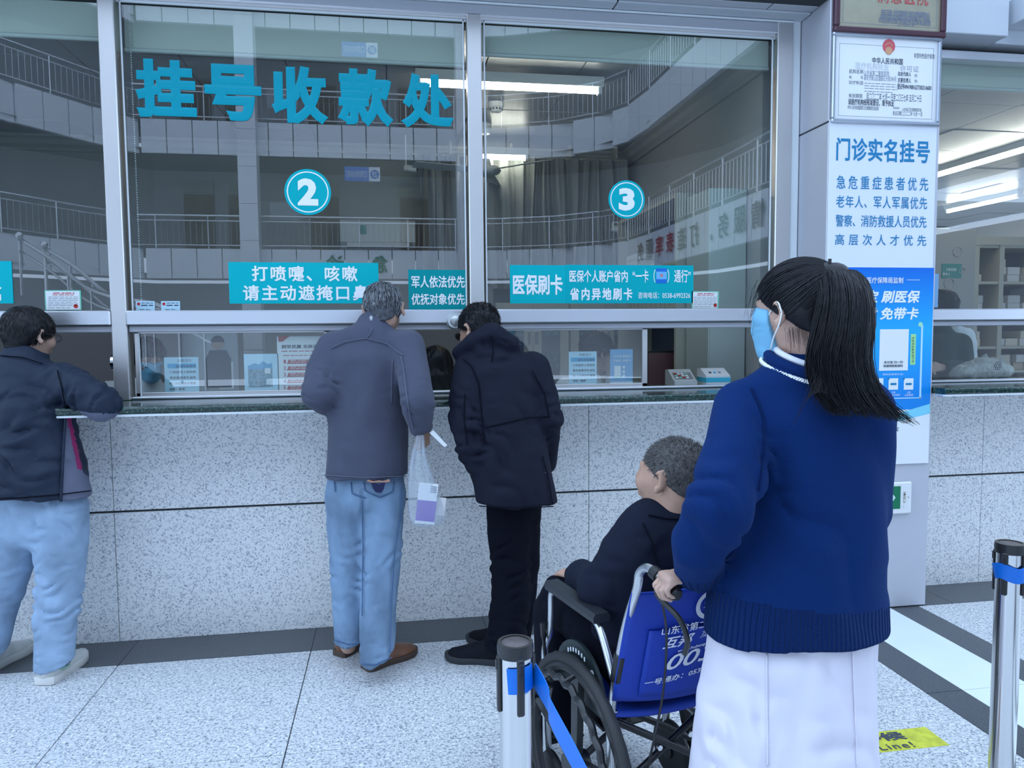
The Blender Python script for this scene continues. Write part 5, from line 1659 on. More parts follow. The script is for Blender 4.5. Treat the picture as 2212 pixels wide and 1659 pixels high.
class Soft:
    def __init__(s, res=0.008, seed=0):
        s.ops, s.res, s.fx = [], res, []
        s.rng = np.random.RandomState(seed)

    def chain(s, pts, ra, rb=None, side=(1, 0, 0), k=0.02, cut=(), sub=False, soft=0.0):
        pts = [np.array(p, float) for p in pts]
        m = len(pts)
        ra = [ra] * m if np.isscalar(ra) else list(ra)
        rb = ra if rb is None else ([rb] * m if np.isscalar(rb) else list(rb))
        s.ops.append(('c', pts, ra, rb, np.array(side, float), k, list(cut), sub, soft))
        return s

    def ball(s, c, F, r, k=0.02, cut=(), sub=False):
        s.ops.append(('e', np.array(c, float), np.array(F, float), np.array(r, float), k, list(cut), sub))
        return s

    def groove(s, p0, p1, w, d):
        """a seam or crease (d > 0) or a raised welt (d < 0) along a line"""
        s.fx.append(('g', np.array(p0, float), np.array(p1, float), w, d))
        return s

    def folds(s, c, R, amp, wl, dirn, warp=1.0):
        """a packet of cloth folds round c, ridges across dirn"""
        s.fx.append(('f', np.array(c, float), R, amp, wl, _n(dirn), warp, s.rng.uniform(0, 6.28, 6)))
        return s

    def cloth(s, amp, wl, squash=(1, 1, 1)):
        s.fx.append(('n', amp, wl, np.array(squash, float), s.rng.normal(size=(7, 3)), s.rng.uniform(0, 6.28, 7)))
        return s

    def field(s):
        lo, hi = np.full(3, 1e9), np.full(3, -1e9)
        for o in s.ops:
            if o[0] == 'c' and not o[7]:
                r = max(max(o[2]), max(o[3]))
                for p in o[1]:
                    lo, hi = np.minimum(lo, p - r), np.maximum(hi, p + r)
            elif o[0] == 'e' and not o[6]:
                r = max(o[3])
                lo, hi = np.minimum(lo, o[1] - r), np.maximum(hi, o[1] + r)
        h = s.res
        lo -= 4 * h + 0.01
        hi += 4 * h + 0.01
        n = np.ceil((hi - lo) / h).astype(int) + 1
        ax = [(lo[i] + h * np.arange(n[i])).astype(np.float32) for i in range(3)]
        D = np.full(n, 1.0, np.float32)
        for o in s.ops:
            if o[0] == 'c':
                _, pts, ra, rb, side, k, cut, sub, soft = o
                r = max(max(ra), max(rb))
                bl, bh = np.min(pts, 0) - r, np.max(pts, 0) + r
            else:
                _, c, F, rad, k, cut, sub = o
                r = max(rad)
                bl, bh = c - r, c + r
            pad = max(k, 4 * h) + 0.006
            i0 = np.clip(np.floor((bl - pad - lo) / h).astype(int), 0, n - 1)
            i1 = np.clip(np.ceil((bh + pad - lo) / h).astype(int) + 1, 1, n)
            sl = tuple(slice(i0[i], i1[i]) for i in range(3))
            X, Y, Z = ax[0][sl[0]][:, None, None], ax[1][sl[1]][None, :, None], ax[2][sl[2]][None, None, :]
            if o[0] == 'e':
                q = [(X - c[0]) * F[i][0] + (Y - c[1]) * F[i][1] + (Z - c[2]) * F[i][2] for i in range(3)]
                k0 = np.sqrt(sum((q[i] / rad[i]) ** 2 for i in range(3)))
                k1 = np.sqrt(sum((q[i] / rad[i] ** 2) ** 2 for i in range(3))) + 1e-9
                d = k0 * (k0 - 1) / k1
            else:
                d = None
                for i in range(max(1, len(pts) - 1)):
                    a = pts[i]
                    b = pts[i + 1] if len(pts) > 1 else pts[i] + np.array([0, 0, 1e-4])
                    L = np.linalg.norm(b - a) + 1e-9
                    t = (b - a) / L
                    sd = side - t * (side @ t)
                    if np.linalg.norm(sd) < 1e-3:
                        sd = np.array([0, 1.0, 0]) - t * t[1]
                    sd = _n(sd)
                    e = np.cross(t, sd)
                    vx, vy, vz = X - a[0], Y - a[1], Z - a[2]
                    pr = vx * t[0] + vy * t[1] + vz * t[2]
                    tt = np.clip(pr / L, 0, 1)
                    i2 = min(i + 1, len(ra) - 1)
                    A = ra[i] + (ra[i2] - ra[i]) * tt
                    B = rb[i] + (rb[i2] - rb[i]) * tt
                    va = pr - tt * L
                    vs = vx * sd[0] + vy * sd[1] + vz * sd[2]
                    ve = vx * e[0] + vy * e[1] + vz * e[2]
                    m = np.minimum(A, B)
                    k0 = np.sqrt((vs / A) ** 2 + (ve / B) ** 2 + (va / m) ** 2)
                    k1 = np.sqrt((vs / A ** 2) ** 2 + (ve / B ** 2) ** 2 + (va / m ** 2) ** 2) + 1e-9
                    di = k0 * (k0 - 1) / k1
                    d = di if d is None else np.minimum(d, di)
            for p, nn in cut:
                d = np.maximum(d, (X - p[0]) * nn[0] + (Y - p[1]) * nn[1] + (Z - p[2]) * nn[2])
            d = d.astype(np.float32)
            cur = D[sl]
            if sub:
                hh = np.clip(0.5 - 0.5 * (cur + d) / k, 0, 1)
                D[sl] = cur + (-d - cur) * hh + k * hh * (1 - hh)
            else:
                hh = np.clip(0.5 + 0.5 * (d - cur) / k, 0, 1)
                D[sl] = d + (cur - d) * hh - k * hh * (1 - hh)
        if s.fx:
            I = np.nonzero(np.abs(D) < 0.03)
            q = np.stack([ax[i][I[i]] for i in range(3)], 1).astype(np.float32)
            v = D[I]
            for f in s.fx:
                if f[0] == 'g':
                    _, p0, p1, w, dp = f
                    L2 = ((p1 - p0) ** 2).sum() + 1e-9
                    t = np.clip(((q - p0) @ (p1 - p0)) / L2, 0, 1)
                    r2 = ((q - p0 - t[:, None] * (p1 - p0)) ** 2).sum(1)
                    v = v + dp * np.exp(-r2 / (w * w))
                elif f[0] == 'f':
                    _, c, R, amp, wl, dr, warp, ph = f
                    u = q - c
                    r2 = (u ** 2).sum(1)
                    M = r2 < (2.2 * R) ** 2
                    uu = u[M]
                    f1 = 6.283 / (2.6 * wl)
                    a = uu @ dr * (6.283 / wl) + 1.5 * warp * (np.sin(uu @ (np.array([.8, .5, .35]) * f1) + ph[0]) + np.sin(uu @ (np.array([-.6, .4, .7]) * f1 * 1.4) + ph[1]))
                    br = 0.5 + 0.5 * np.sin(uu @ (np.array([.9, -.5, .3]) * f1 * 1.1) + ph[3] + np.sin(uu @ (np.array([.3, .6, -.8]) * f1) + ph[4]))
                    v[M] = v[M] + 0.95 * amp * br * np.exp(-r2[M] / (R * R)) * (1 - 2 * np.abs(np.sin(a * 0.5 + ph[2])) ** 0.8)
                else:
                    _, amp, wl, sq, K, ph = f
                    tot = 0
                    for i in range(len(ph)):
                        kk = K[i] / np.linalg.norm(K[i]) * sq * (6.283 / (wl * (0.6 + 0.15 * i)))
                        tot = tot + np.sin(q @ kk.astype(np.float32) + ph[i] + 0.8 * np.sin(q @ (kk[[1, 2, 0]] * 0.6).astype(np.float32) + ph[i - 1]))
                    v = v + amp * tot / len(ph) * 1.6
            D[I] = v
        return D, lo

    def surface(s):
        D, o = s.field()
        S = D < 0
        nx, ny, nz = D.shape
        cnt = np.zeros((nx - 1, ny - 1, nz - 1), np.uint8)
        cor = [(i, j, k) for i in (0, 1) for j in (0, 1) for k in (0, 1)]
        for i, j, k in cor:
            cnt += S[i:nx - 1 + i, j:ny - 1 + j, k:nz - 1 + k]
        mask = (cnt > 0) & (cnt < 8)
        ids = np.argwhere(mask)
        idx = np.full(mask.shape, -1, np.int64)
        idx[tuple(ids.T)] = np.arange(len(ids))
        pos, num = np.zeros((len(ids), 3)), np.zeros(len(ids))
        for a in range(8):
            for ax in range(3):
                if cor[a][ax]:
                    continue
                ca = np.array(cor[a])
                cb = ca.copy()
                cb[ax] = 1
                va, vb = D[tuple((ids + ca).T)], D[tuple((ids + cb).T)]
                m = (va < 0) != (vb < 0)
                t = va[m] / (va[m] - vb[m])
                p = np.tile(ca.astype(float), (m.sum(), 1))
                p[:, ax] += t
                pos[m] += p
                num[m] += 1
        V = o + s.res * (ids + pos / num[:, None])
        F = []
        for ax in range(3):
            b, c = (ax + 1) % 3, (ax + 2) % 3
            sa = [slice(None)] * 3
            sb = [slice(None)] * 3
            sa[ax], sb[ax] = slice(0, -1), slice(1, None)
            A, B = S[tuple(sa)], S[tuple(sb)]
            E = np.argwhere(A != B)
            ok = (E[:, b] > 0) & (E[:, c] > 0) & (E[:, b] < D.shape[b] - 1) & (E[:, c] < D.shape[c] - 1)
            E = E[ok]
            fl = A[tuple(E.T)]
            eb, ec = np.eye(3, dtype=int)[b], np.eye(3, dtype=int)[c]
            q = np.stack([idx[tuple((E - eb - ec).T)], idx[tuple((E - ec).T)], idx[tuple(E.T)], idx[tuple((E - eb).T)]], 1)
            q[~fl] = q[~fl][:, ::-1]
            F.append(q)
        F = np.concatenate(F)
        return V, F[(F >= 0).all(1)]


def relax(V, F, it=1, lam=0.5):
    """a little smoothing of the skin"""
    for _ in range(it):
        acc, n = np.zeros_like(V), np.zeros(len(V))
        for a in range(4):
            np.add.at(acc, F[:, a], V[F[:, (a + 1) % 4]])
            np.add.at(acc, F[:, (a + 1) % 4], V[F[:, a]])
            np.add.at(n, F[:, a], 1)
            np.add.at(n, F[:, (a + 1) % 4], 1)
        V = V + lam * (acc / np.maximum(n, 1)[:, None] - V)
    return V


def mesh_np(name, V, F, m, parent=None, smooth=True):
    me = bpy.data.meshes.new(name)
    k = F.shape[1]
    me.vertices.add(len(V))
    me.vertices.foreach_set('co', np.asarray(V, np.float32).ravel())
    me.loops.add(len(F) * k)
    me.loops.foreach_set('vertex_index', F.ravel().astype(np.int32))
    me.polygons.add(len(F))
    me.polygons.foreach_set('loop_start', np.arange(0, len(F) * k, k, dtype=np.int32))
    if smooth:
        me.polygons.foreach_set('use_smooth', np.ones(len(F), bool))
    me.update(calc_edges=True)
    me.materials.append(m)
    return link(name, me, parent)


def soft_object(S, name, m, parent=None, split=None, it=1):
    """split: list of (part name, test(points) -> bool array, material); each becomes a child of the main part"""
    V, F = S.surface()
    V = relax(V, F, it)
    global LASTV
    LASTV = V
    C = V[F].mean(1)
    left = np.ones(len(F), bool)
    pieces = []
    for nm, test, mm in (split or []):
        t = test(C) & left
        left &= ~t
        pieces.append((nm, t, mm))

    def sub(mask):
        f = F[mask]
        u, inv = np.unique(f, return_inverse=True)
        return V[u], inv.reshape(f.shape)
    v, f = sub(left)
    main = mesh_np(name, v, f, m, parent)
    for nm, t, mm in pieces:
        if t.any():
            v, f = sub(t)
            mesh_np(nm, v, f, mm, main)
    return main


LASTV = None


def drape(pxs, step=6.0, V=None, tol=5.0):
    """points on the near face of the last built form, along a line of pixels"""
    V = LASTV if V is None else V
    v = V - CAM
    z = v @ _fw
    u, w = IW / 2 + FPX * (v @ _rt) / z, IH / 2 - FPX * (v @ _up) / z
    out = []
    for (x0, y0), (x1, y1) in zip(pxs[:-1], pxs[1:]):
        n = max(2, int(math.hypot(x1 - x0, y1 - y0) / step))
        for i in range(n + 1):
            x, y = x0 + (x1 - x0) * i / n, y0 + (y1 - y0) * i / n
            m = (abs(u - x) < tol) & (abs(w - y) < tol)
            if m.any():
                zz = z[m].min()
                out.append(CAM + ray(x, y) * zz)
    if len(out) > 4:
        o = np.array(out)
        for _ in range(2):
            o[1:-1] = (o[:-2] + o[1:-1] * 2 + o[2:]) / 4
        out = list(o)
    return out


def seam(parent, pxs, m, r=0.0022, name='seam', sink=0.3, tol=5.0):
    p = drape(pxs, tol=tol)
    if len(p) > 2:
        p = [q - _n(q - CAM) * r * (1 - sink) for q in p]
        return MB().tube(p, r, 6).build(name, m, parent, smooth=True)


def strands(P, r0, r1, sides=3):
    """P (n,k,3) hairs -> tapered tubes"""
    n, k, _ = P.shape
    T = np.gradient(P, axis=1)
    T /= np.linalg.norm(T, axis=2, keepdims=True) + 1e-9
    ref = np.array([0.31, 0.77, 0.55])
    A = np.cross(T, ref)
    A /= np.linalg.norm(A, axis=2, keepdims=True) + 1e-9
    B = np.cross(T, A)
    rr = (r0 + (r1 - r0) * np.linspace(0, 1, k))[None, :, None]
    V = np.stack([P + rr * (math.cos(2 * math.pi * j / sides) * A + math.sin(2 * math.pi * j / sides) * B) for j in range(sides)], 2)
    V = V.reshape(-1, 3)
    base = (np.arange(n)[:, None] * k + np.arange(k - 1)[None, :]).ravel() * sides
    F = []
    for j in range(sides):
        j2 = (j + 1) % sides
        F.append(np.stack([base + j, base + j2, base + sides + j2, base + sides + j], 1))
    return V, np.concatenate(F)


def join_np(parts):
    V, F, o = [], [], 0
    for v, f in parts:
        V.append(v)
        F.append(f + o)
        o += len(v)
    return np.concatenate(V), np.concatenate(F)


# ------------------------------------------------------------------ bodies
def frame(az, pitch=0.0, roll=0.0):
    """right, forward, up for a heading (degrees from the counter direction, + to the right of the picture), nose down for pitch < 0"""
    a, p, r = math.radians(az), math.radians(pitch), math.radians(roll)
    f = np.array([math.sin(a) * math.cos(p), math.cos(a) * math.cos(p), math.sin(p)])
    rt = np.array([math.cos(a), -math.sin(a), 0.0])
    u = np.cross(rt, f)
    return rt * math.cos(r) + u * math.sin(r), f, -rt * math.sin(r) + u * math.cos(r)


class Head:
    def __init__(s, c, az, pitch=0, roll=0, sc=1.0):
        s.c, s.sc = np.array(c, float), sc
        s.r, s.f, s.u = frame(az, pitch, roll)
        s.F = np.array([s.r, s.f, s.u])

    def p(s, x, y, z):
        return s.c + s.sc * (s.r * x + s.f * y + s.u * z)

    def loc(s, Q):
        return ((Q - s.c) @ s.F.T) / s.sc

    def skin(s, S, face=True, jaw=1.0):
        k = s.sc
        S.ball(s.p(0, -.012, .028), s.F, np.array([.075, .095, .085]) * k, k=.01)
        S.chain([s.p(0, .030, -.020), s.p(0, .042, -.080)], [.064 * k * jaw, .043 * k * jaw], [.062 * k, .042 * k], side=s.r, k=.025)
        S.chain([s.p(-.035, .066, -.025), s.p(.035, .066, -.025)], .026 * k, side=s.f, k=.02)
        S.ball(s.p(0, .076, -.098), s.F, np.array([.024, .020, .018]) * k, k=.02)
        S.chain([s.p(-.032, .080, .026), s.p(.032, .080, .026)], .011 * k, side=s.f, k=.015)
        S.chain([s.p(0, .092, .018), s.p(0, .110, -.018)], [.008 * k, .012 * k], side=s.r, k=.010)
        S.chain([s.p(-.012, .098, -.024), s.p(.012, .098, -.024)], .008 * k, side=s.f, k=.008)
        for sx in (-1, 1):
            S.ball(s.p(sx * .031, .094, .006), s.F, np.array([.015, .010, .009]) * k, k=.008, sub=True)
            S.ball(s.p(sx * .031, .080, .005), s.F, np.array([.0125, .0125, .0125]) * k, k=.003)
        S.chain([s.p(-.020, .090, -.052), s.p(.020, .090, -.052)], .0065 * k, side=s.f, k=.006)
        S.chain([s.p(-.018, .090, -.062), s.p(.018, .090, -.062)], .0070 * k, side=s.f, k=.006)
        S.chain([s.p(-.02, .0985, -.0568), s.p(.02, .0985, -.0568)], .0025 * k, side=s.f, k=.002, sub=True)
        for sx in (-1, 1):
            e = s.p(sx * .076, -.006, -.004)
            out = s.r * sx
            bk = _n(out * 0.8 - s.f * 0.6)           # ear plate faces out and a little forward
            dr = np.cross(s.u, bk) * 1.0
            Fe = np.array([bk, _n(dr), s.u])
            S.ball(e + (out * .008 - s.f * .006 + s.u * .004) * k, Fe, np.array([.007, .019, .031]) * k, k=.008)
            S.ball(e + (out * .014 + s.f * .001 + s.u * .003) * k, Fe, np.array([.006, .010, .018]) * k, k=.004, sub=True)
            S.ball(e + (out * .009 + s.u * -.024 + s.f * -.002) * k, Fe, np.array([.006, .009, .010]) * k, k=.006)
        return s


def hand(S, w, d, n, thumb, curl=(20, 35, 25), sc=1.0, spread=0.0, tcurl=25, res_r=1.0):
    """palm and five fingers: w wrist, d towards the fingers, n the way the palm faces, thumb the thumb's side"""
    w, d = np.array(w, float), _n(d)
    n = np.array(n, float)
    n = _n(n - d * (n @ d))
    t = np.array(thumb, float)
    t = _n(t - d * (t @ d) - n * (t @ n))
    S.chain([w, w + d * .035 * sc, w + d * .085 * sc], [.026 * sc, .036 * sc, .040 * sc], [.021 * sc, .017 * sc, .014 * sc], side=t, k=.012)
    for off, ln, r in ((.030, .072, .0090), (.010, .082, .0095), (-.011, .076, .0090), (-.030, .058, .0080)):
        p = w + (d * .082 + t * off) * sc
        pts, rr, an = [p - d * .012 * sc], [r * sc * res_r * 1.05], 0.0
        dd = _n(d + t * off * spread)
        for j, fr in enumerate((.46, .31, .23)):
            an += math.radians(curl[j])
            p = p + (dd * math.cos(an) + n * math.sin(an)) * ln * fr * sc
            pts.append(p)
            rr.append(r * sc * res_r * (1.0 - 0.09 * (j + 1)))
        S.chain(pts, rr, side=t, k=.005)
    p = w + (d * .028 + t * .026) * sc
    pts = [p, p + (d * .028 + t * .022 + n * .010) * sc]
    a = math.radians(tcurl)
    pts.append(pts[-1] + _n(d * math.cos(a) + n * math.sin(a) + t * .15) * .034 * sc)
    pts.append(pts[-1] + _n(d * math.cos(a * 1.7) + n * math.sin(a * 1.7) - t * .05) * .026 * sc)
    S.chain(pts, [.016 * sc, .0135 * sc, .0105 * sc, .0085 * sc], side=d, k=.008)


def shoe(parent, heel, az, L, W, m_up, m_sole, name='shoe', sole_t=0.026, pitch=0.0, hgt=0.085, extra=None):
    """outline shaped sole and a moulded upper; heel: floor point below the heel"""
    r, f, u = frame(az, pitch)
    h0 = np.array(heel, float)
    o_ = link(name, None, parent)
    out = [(0.00, .30), (.03, .42), (.10, .46), (.25, .43), (.42, .40), (.58, .46), (.72, .50), (.85, .45), (.94, .30), (.99, .10)]
    poly = [(W * w_, L * l_) for l_, w_ in out] + [(-W * w_ * 0.95, L * l_) for l_, w_ in out[::-1]]
    mb = MB()
    nlay = [(0, .96, 0), (.12, 1.0, 0), (.85, 1.0, 0), (1.0, .97, 0)]
    vs, fs, k = [], [], len(poly)
    for (z, sc_, _) in nlay:
        for x, y in poly:
            spring = 0.010 * max(0, (y / L - .7) / .3) ** 2
            vs.append(h0 + r * x * sc_ + f * (L / 2 + (y - L / 2) * sc_) + u * (z * sole_t + spring))
    for i in range(len(nlay) - 1):
        for j in range(k):
            fs.append((i * k + j, i * k + (j + 1) % k, (i + 1) * k + (j + 1) % k, (i + 1) * k + j))
    fs += [tuple(range(k))[::-1], tuple((len(nlay) - 1) * k + j for j in range(k))]
    mb.add(vs, fs).build('sole', m_sole, o_, smooth='auto')
    S = Soft(0.005)
    P = lambda x, y, z: h0 + r * x * W + f * y * L + u * z
    cut = [(h0 + u * (sole_t - 0.004), -u)]
    S.chain([P(0, .16, .045), P(0, .45, .040), P(0, .70, .030), P(0, .84, .026)], [.40 * W, .40 * W, .45 * W, .38 * W], [.055, .050, .036, .030], side=r, k=.02, cut=cut)
    S.chain([P(0, .16, .05), P(0, .22, hgt)], [.36 * W, .34 * W], [.05, .045], side=r, k=.02, cut=cut + [(h0 + u * (hgt + .012), u)])
    if extra:
        extra(S, P)
    me = soft_object(S, 'upper', m_up, o_)
    return o_


M_SKIN = mat('skin', (0.46, 0.27, 0.19), 0.5, var=0.06, vscale=40, bump=0.15, bscale=250)
M_SKIN2 = mat('skin_pale', (0.52, 0.33, 0.25), 0.5, var=0.05, vscale=40, bump=0.12, bscale=250)
M_HAIRB = mat('black_hair', (0.006, 0.006, 0.009), 0.42, spec=0.3)
M_HAIRG = mat('grey_hair', (0.055, 0.060, 0.070), 0.5, spec=0.3, var=0.55, vscale=60)
M_HAIRW = mat('grey_white_hair', (0.34, 0.36, 0.38), 0.5, spec=0.3, var=0.35, vscale=60)
M_HAIRS = mat('short_grey_hair', (0.075, 0.070, 0.068), 0.6, spec=0.3, var=0.4, vscale=90)
M_EYEW = mat('eye_white', (0.7, 0.7, 0.7), 0.3)
M_LENS = glass('lens_glass', (0.9, 0.92, 0.95), 1.5)


def hair_cap(H, m, parent, off=0.010, line=(0.66, -0.012), noise=0.003, n=1500, ln=0.03, m2=None, fall=0.8, seed=0, r=0.0011, crown=(0, -.05, .10), name='hair', nape=-0.075, bald=None, jit=0.3):
    """cropped hair: a soft cap above the hairline and many short hairs lying along it.
    line: keep z > line[0]*y + line[1] in the head's own frame"""
    S = Soft(0.005, seed)
    a, b = line
    nn = -(H.u - H.f * a)
    ln_ = np.linalg.norm(nn)
    cut = [(H.p(0, 0, b), nn / ln_), (H.p(0, 0, nape), -H.u)]
    k = H.sc
    S.ball(H.p(0, -.014, .026), H.F, np.array([.075 + off, .096 + off, .086 + off]) * k, k=.01, cut=cut)
    S.chain([H.p(0, -.055, -.02), H.p(0, -.052, -.065)], [.055 + off * .6, .045 + off * .5], [.040 + off * .6, .032 + off * .5], side=H.r, k=.02, cut=cut)
    if noise:
        S.cloth(noise, 0.03)
    V, F = S.surface()
    parts = [(V, F)]
    rng = np.random.RandomState(seed + 5)
    D = rng.normal(size=(n * 3, 3))
    D /= np.linalg.norm(D, axis=1, keepdims=True)
    rad = np.array([.075 + off * .8, .096 + off * .8, .086 + off * .8])
    C0 = np.array([0, -.014, .026])
    Q = D * rad + C0
    ok = (Q[:, 2] > a * Q[:, 1] + b + 0.004) & (Q[:, 2] > nape)
    if bald is not None:
        ok &= ~bald(Q)
    Q = Q[ok][:n]
    D = D[ok][:n]
    N = D / rad
    N /= np.linalg.norm(N, axis=1, keepdims=True)
    away = Q - np.array(crown)
    away -= N * (away * N).sum(1, keepdims=True)
    away /= np.linalg.norm(away, axis=1, keepdims=True) + 1e-6
    dirs = away * fall + N * (1 - fall) + rng.normal(size=Q.shape) * jit * 0.3
    dirs /= np.linalg.norm(dirs, axis=1, keepdims=True)
    K = 4
    L = ln * rng.uniform(.6, 1.2, len(Q))[:, None]
    P = np.stack([Q + dirs * L * (t / (K - 1)) - N * 0.35 * fall * L * (t / (K - 1)) ** 2 for t in range(K)], 1)
    # keep the hairs on or above the scalp
    rel = (P - C0) / (rad * 0.99)
    nr = np.linalg.norm(rel, axis=2, keepdims=True)
    P = np.where(nr < 1, C0 + rel / nr * rad * 0.99, P)
    W = H.c + (P @ H.F) * k
    main = mesh_np(name, *join_np([(V, F)]), m, parent)
    if m2 is None:
        sv, sf = strands(W, r, r * 0.4)
        o = mesh_np('hair_strands', sv, sf, m, main)
        o['kind'] = 'stuff'
    else:
        sel = rng.rand(len(W)) < 0.5
        for q, mm in ((sel, m), (~sel, m2)):
            sv, sf = strands(W[q], r, r * 0.4)
            o = mesh_np('hair_strands', sv, sf, mm, main)
            o['kind'] = 'stuff'
    return main
# ------------------------------------------------------------------ the grey haired man in the slate fleece
def limb(S, pts, ra, rb=None, side=(1, 0, 0), k=0.03, cut=()):
    S.chain(pts, ra, rb, side, k, cut)


M_FLEECE = mat('slate_fleece', (0.070, 0.076, 0.112), 0.95, bump=0.35, bscale=350, spec=0.15, sheen=0.1, var=0.08, vscale=6, bump2=0.35, b2scale=9)
M_JEANS = mat('blue_denim', (0.185, 0.275, 0.39), 0.9, var=0.42, vscale=5, spec=0.15, stretch=(1, 1, 0.55), bump=0.4, bscale=500, bump2=0.5, b2scale=11)
M_SEAM = mat('denim_seam', (0.06, 0.12, 0.24), 0.9)
M_TAN = mat('brown_leather', (0.20, 0.085, 0.045), 0.4, var=0.2, vscale=20)
M_TANS = mat('brown_sole', (0.075, 0.045, 0.032), 0.6)

d = 3.38
man = thing('person', 'person in a slate fleece jacket and blue jeans holding a plastic bag', 'person')
sideR = frame(6)[0]
neck = at(806, 712, d + .03)
hemc = at(793, 1022, d - .02)
chest = at(797, 790, d)
mid = at(795, 900, d - .01)
shL, shR = at(722, 752, d + .02), at(882, 748, d - .02)
elL, wrL = at(690, 850, d - .10), at(742, 858, d + .18)
elR, wrR = at(902, 866, d - .20), at(907, 926, d - .12)
hd = Head(at(828, 670, d + .07), 5, -24, 4, 1.08)
# body under the clothes: one skin
B = Soft(0.006)
hd.skin(B)
B.chain([hd.p(0, -.02, -.06), neck, chest], [.055, .060, .11], [.055, .06, .09], side=sideR, k=.03)
B.chain([chest, mid, hemc, at(790, 1060, d)], [.16, .15, .15, .15], [.10, .10, .11, .11], side=sideR, k=.03)
B.chain([shL, elL, wrL], [.05, .042, .03], k=.03)
B.chain([shR, elR, wrR], [.05, .042, .028], k=.03)
for hx, kx, ax_ in ((752, 752, 752), (830, 822, 818)):
    B.chain([at(hx, 1060, d), at(kx, 1230, d - .02), at(ax_, 1395, d)], [.06, .045, .035], k=.03)
fd = _n(at(914, 950, d - .10) - wrR)
hand(B, wrR, fd, -sideR * .6 + np.array([0, .6, 0]), np.array([0.3, 1, .1]), curl=(55, 75, 45), sc=0.95, tcurl=45)
hand(B, wrL, _n(wrL - elL), np.array([0, 0, -1.0]), np.array([1, 0, 0]), curl=(20, 20, 15))
soft_object(B, 'body', M_SKIN, man)
# fleece
J = Soft(0.008, 3)
dn = _n(hemc - neck)
hcut = [(at(793, 1038, d - .15), np.array([0.02, 0, -1.0]))]
J.chain([neck + np.array([0, 0, -.015]), at(800, 745, d + .01), chest, mid, at(794, 980, d - .02), at(792, 1060, d - .02)], [.085, .150, .178, .178, .178, .186], [.075, .10, .125, .135, .140, .145], side=sideR, k=.04, cut=hcut)
J.chain([shL, at(700, 800, d - .03), elL], [.078, .080, .076], k=.05)
J.chain([elL, at(708, 868, d + .05), wrL], [.072, .066, .055], k=.02)
J.chain([shR, at(895, 808, d - .11), elR], [.074, .072, .068], k=.05)
J.chain([elR, at(906, 900, d - .17), wrR], [.064, .058, .046], k=.02, cut=[(wrR + fd * .012, fd)])
# collar
J.chain([at(806, 724, d + .01), at(812, 700, d + .035)], [.088, .078], [.084, .074], side=sideR, k=.018, cut=[(at(812, 686, d + .03), _n(hd.u * .9 + np.array([0.15, .25, 0])))])
J.groove(at(803, 722, d - .11), at(790, 738, d - .13), .006, .004)
for a, b in (((728, 748), (800, 733)), ((800, 733), (872, 762))):
    J.groove(at(*a, d - .125), at(*b, d - .12), .005, -.003)
J.groove(at(858, 765, d - .13), at(884, 905, d - .26), .004, -.003)
J.groove(at(848, 770, d - .14), at(846, 880, d - .17), .012, .007)
J.groove(at(712, 780, d - .12), at(704, 870, d - .12), .012, .007)
J.groove(at(700, 1026, d - .14), at(886, 1028, d - .14), .006, .0045)
J.folds(elR, .12, .016, .06, (0.2, 0.1, 1)).folds(wrR, .07, .008, .03, (0.2, 0, 1)).folds(elL, .10, .014, .05, (.6, 0, 1))
J.folds(at(770, 900, d - .1), .18, .008, .12, (1, 0, .5))
J.cloth(.0045, .20, (1, 1, .6))
jk = soft_object(J, 'fleece_jacket', M_FLEECE, man, [('collar', lambda C: hd.loc(C)[:, 2] > -.118, M_FLEECE), ('hem_band', lambda C: C[:, 2] < at(793, 1026, d - .15)[2], M_FLEECE)])
M_FSEAM = mat('fleece_seam', (0.11, 0.12, 0.17), 0.9)
for q in ([(715, 752), (745, 738), (790, 731), (835, 742), (872, 768)], [(790, 731), (800, 722), (804, 708)], [(866, 770), (872, 800), (878, 850), (886, 905), (894, 930)], [(848, 778), (846, 820), (845, 870)], [(700, 1026), (790, 1032), (884, 1028)]):
    seam(jk, q, M_FSEAM, .0022)
win_text('collar_motif', '❀', 798, 681, 805, 692, M_PRINTW, jk, Y=(at(802, 686, d - .07))[1])
# jeans
T = Soft(0.007, 7)
kneeL, kneeR = at(752, 1232, d - .02), at(824, 1225, d - .04)
ankL, ankR = at(757, 1395, d - .0), at(816, 1432, d - .16)
jc = [(ankL + np.array([0, 0, .034]), _n([0.1, 0.25, -1.0]))]
jc2 = [(ankR + np.array([0, 0, .026]), _n([.35, .2, -1.0]))]
T.chain([at(791, 1010, d - .01), at(790, 1075, d - .01)], [.168, .172], [.118, .130], side=sideR, k=.03)
T.chain([at(750, 1070, d), at(750, 1140, d - .01), kneeL, at(754, 1320, d), ankL, ankL + np.array([0, 0, -.05])], [.092, .088, .076, .073, .068, .068], [.10, .095, .078, .076, .074, .074], side=sideR, k=.028, cut=jc)
T.chain([at(828, 1070, d - .01), at(824, 1140, d - .03), kneeR, at(816, 1325, d - .08), ankR, ankR + np.array([0, 0, -.05])], [.094, .094, .086, .080, .073, .073], [.105, .10, .086, .080, .076, .076], side=sideR, k=.028, cut=jc2)
for a, b, w, dp in (((785, 1060), (782, 1150), .010, .010), ((782, 1150), (783, 1330), .010, .006), ((868, 1060), (850, 1260), .004, -.004), ((850, 1260), (846, 1425), .004, -.004),
                    ((760, 1035), (760, 1065), .004, -.002), ((722, 1035), (724, 1060), .004, -.002)):
    T.groove(at(*a, d - .13), at(*b, d - .13), w, dp)
for a, b in (((786, 1040), (790, 1062)), ((790, 1062), (820, 1073)), ((820, 1073), (850, 1060)), ((850, 1060), (852, 1038))):
    T.groove(at(*a, d - .15), at(*b, d - .15), .005, -.0045)
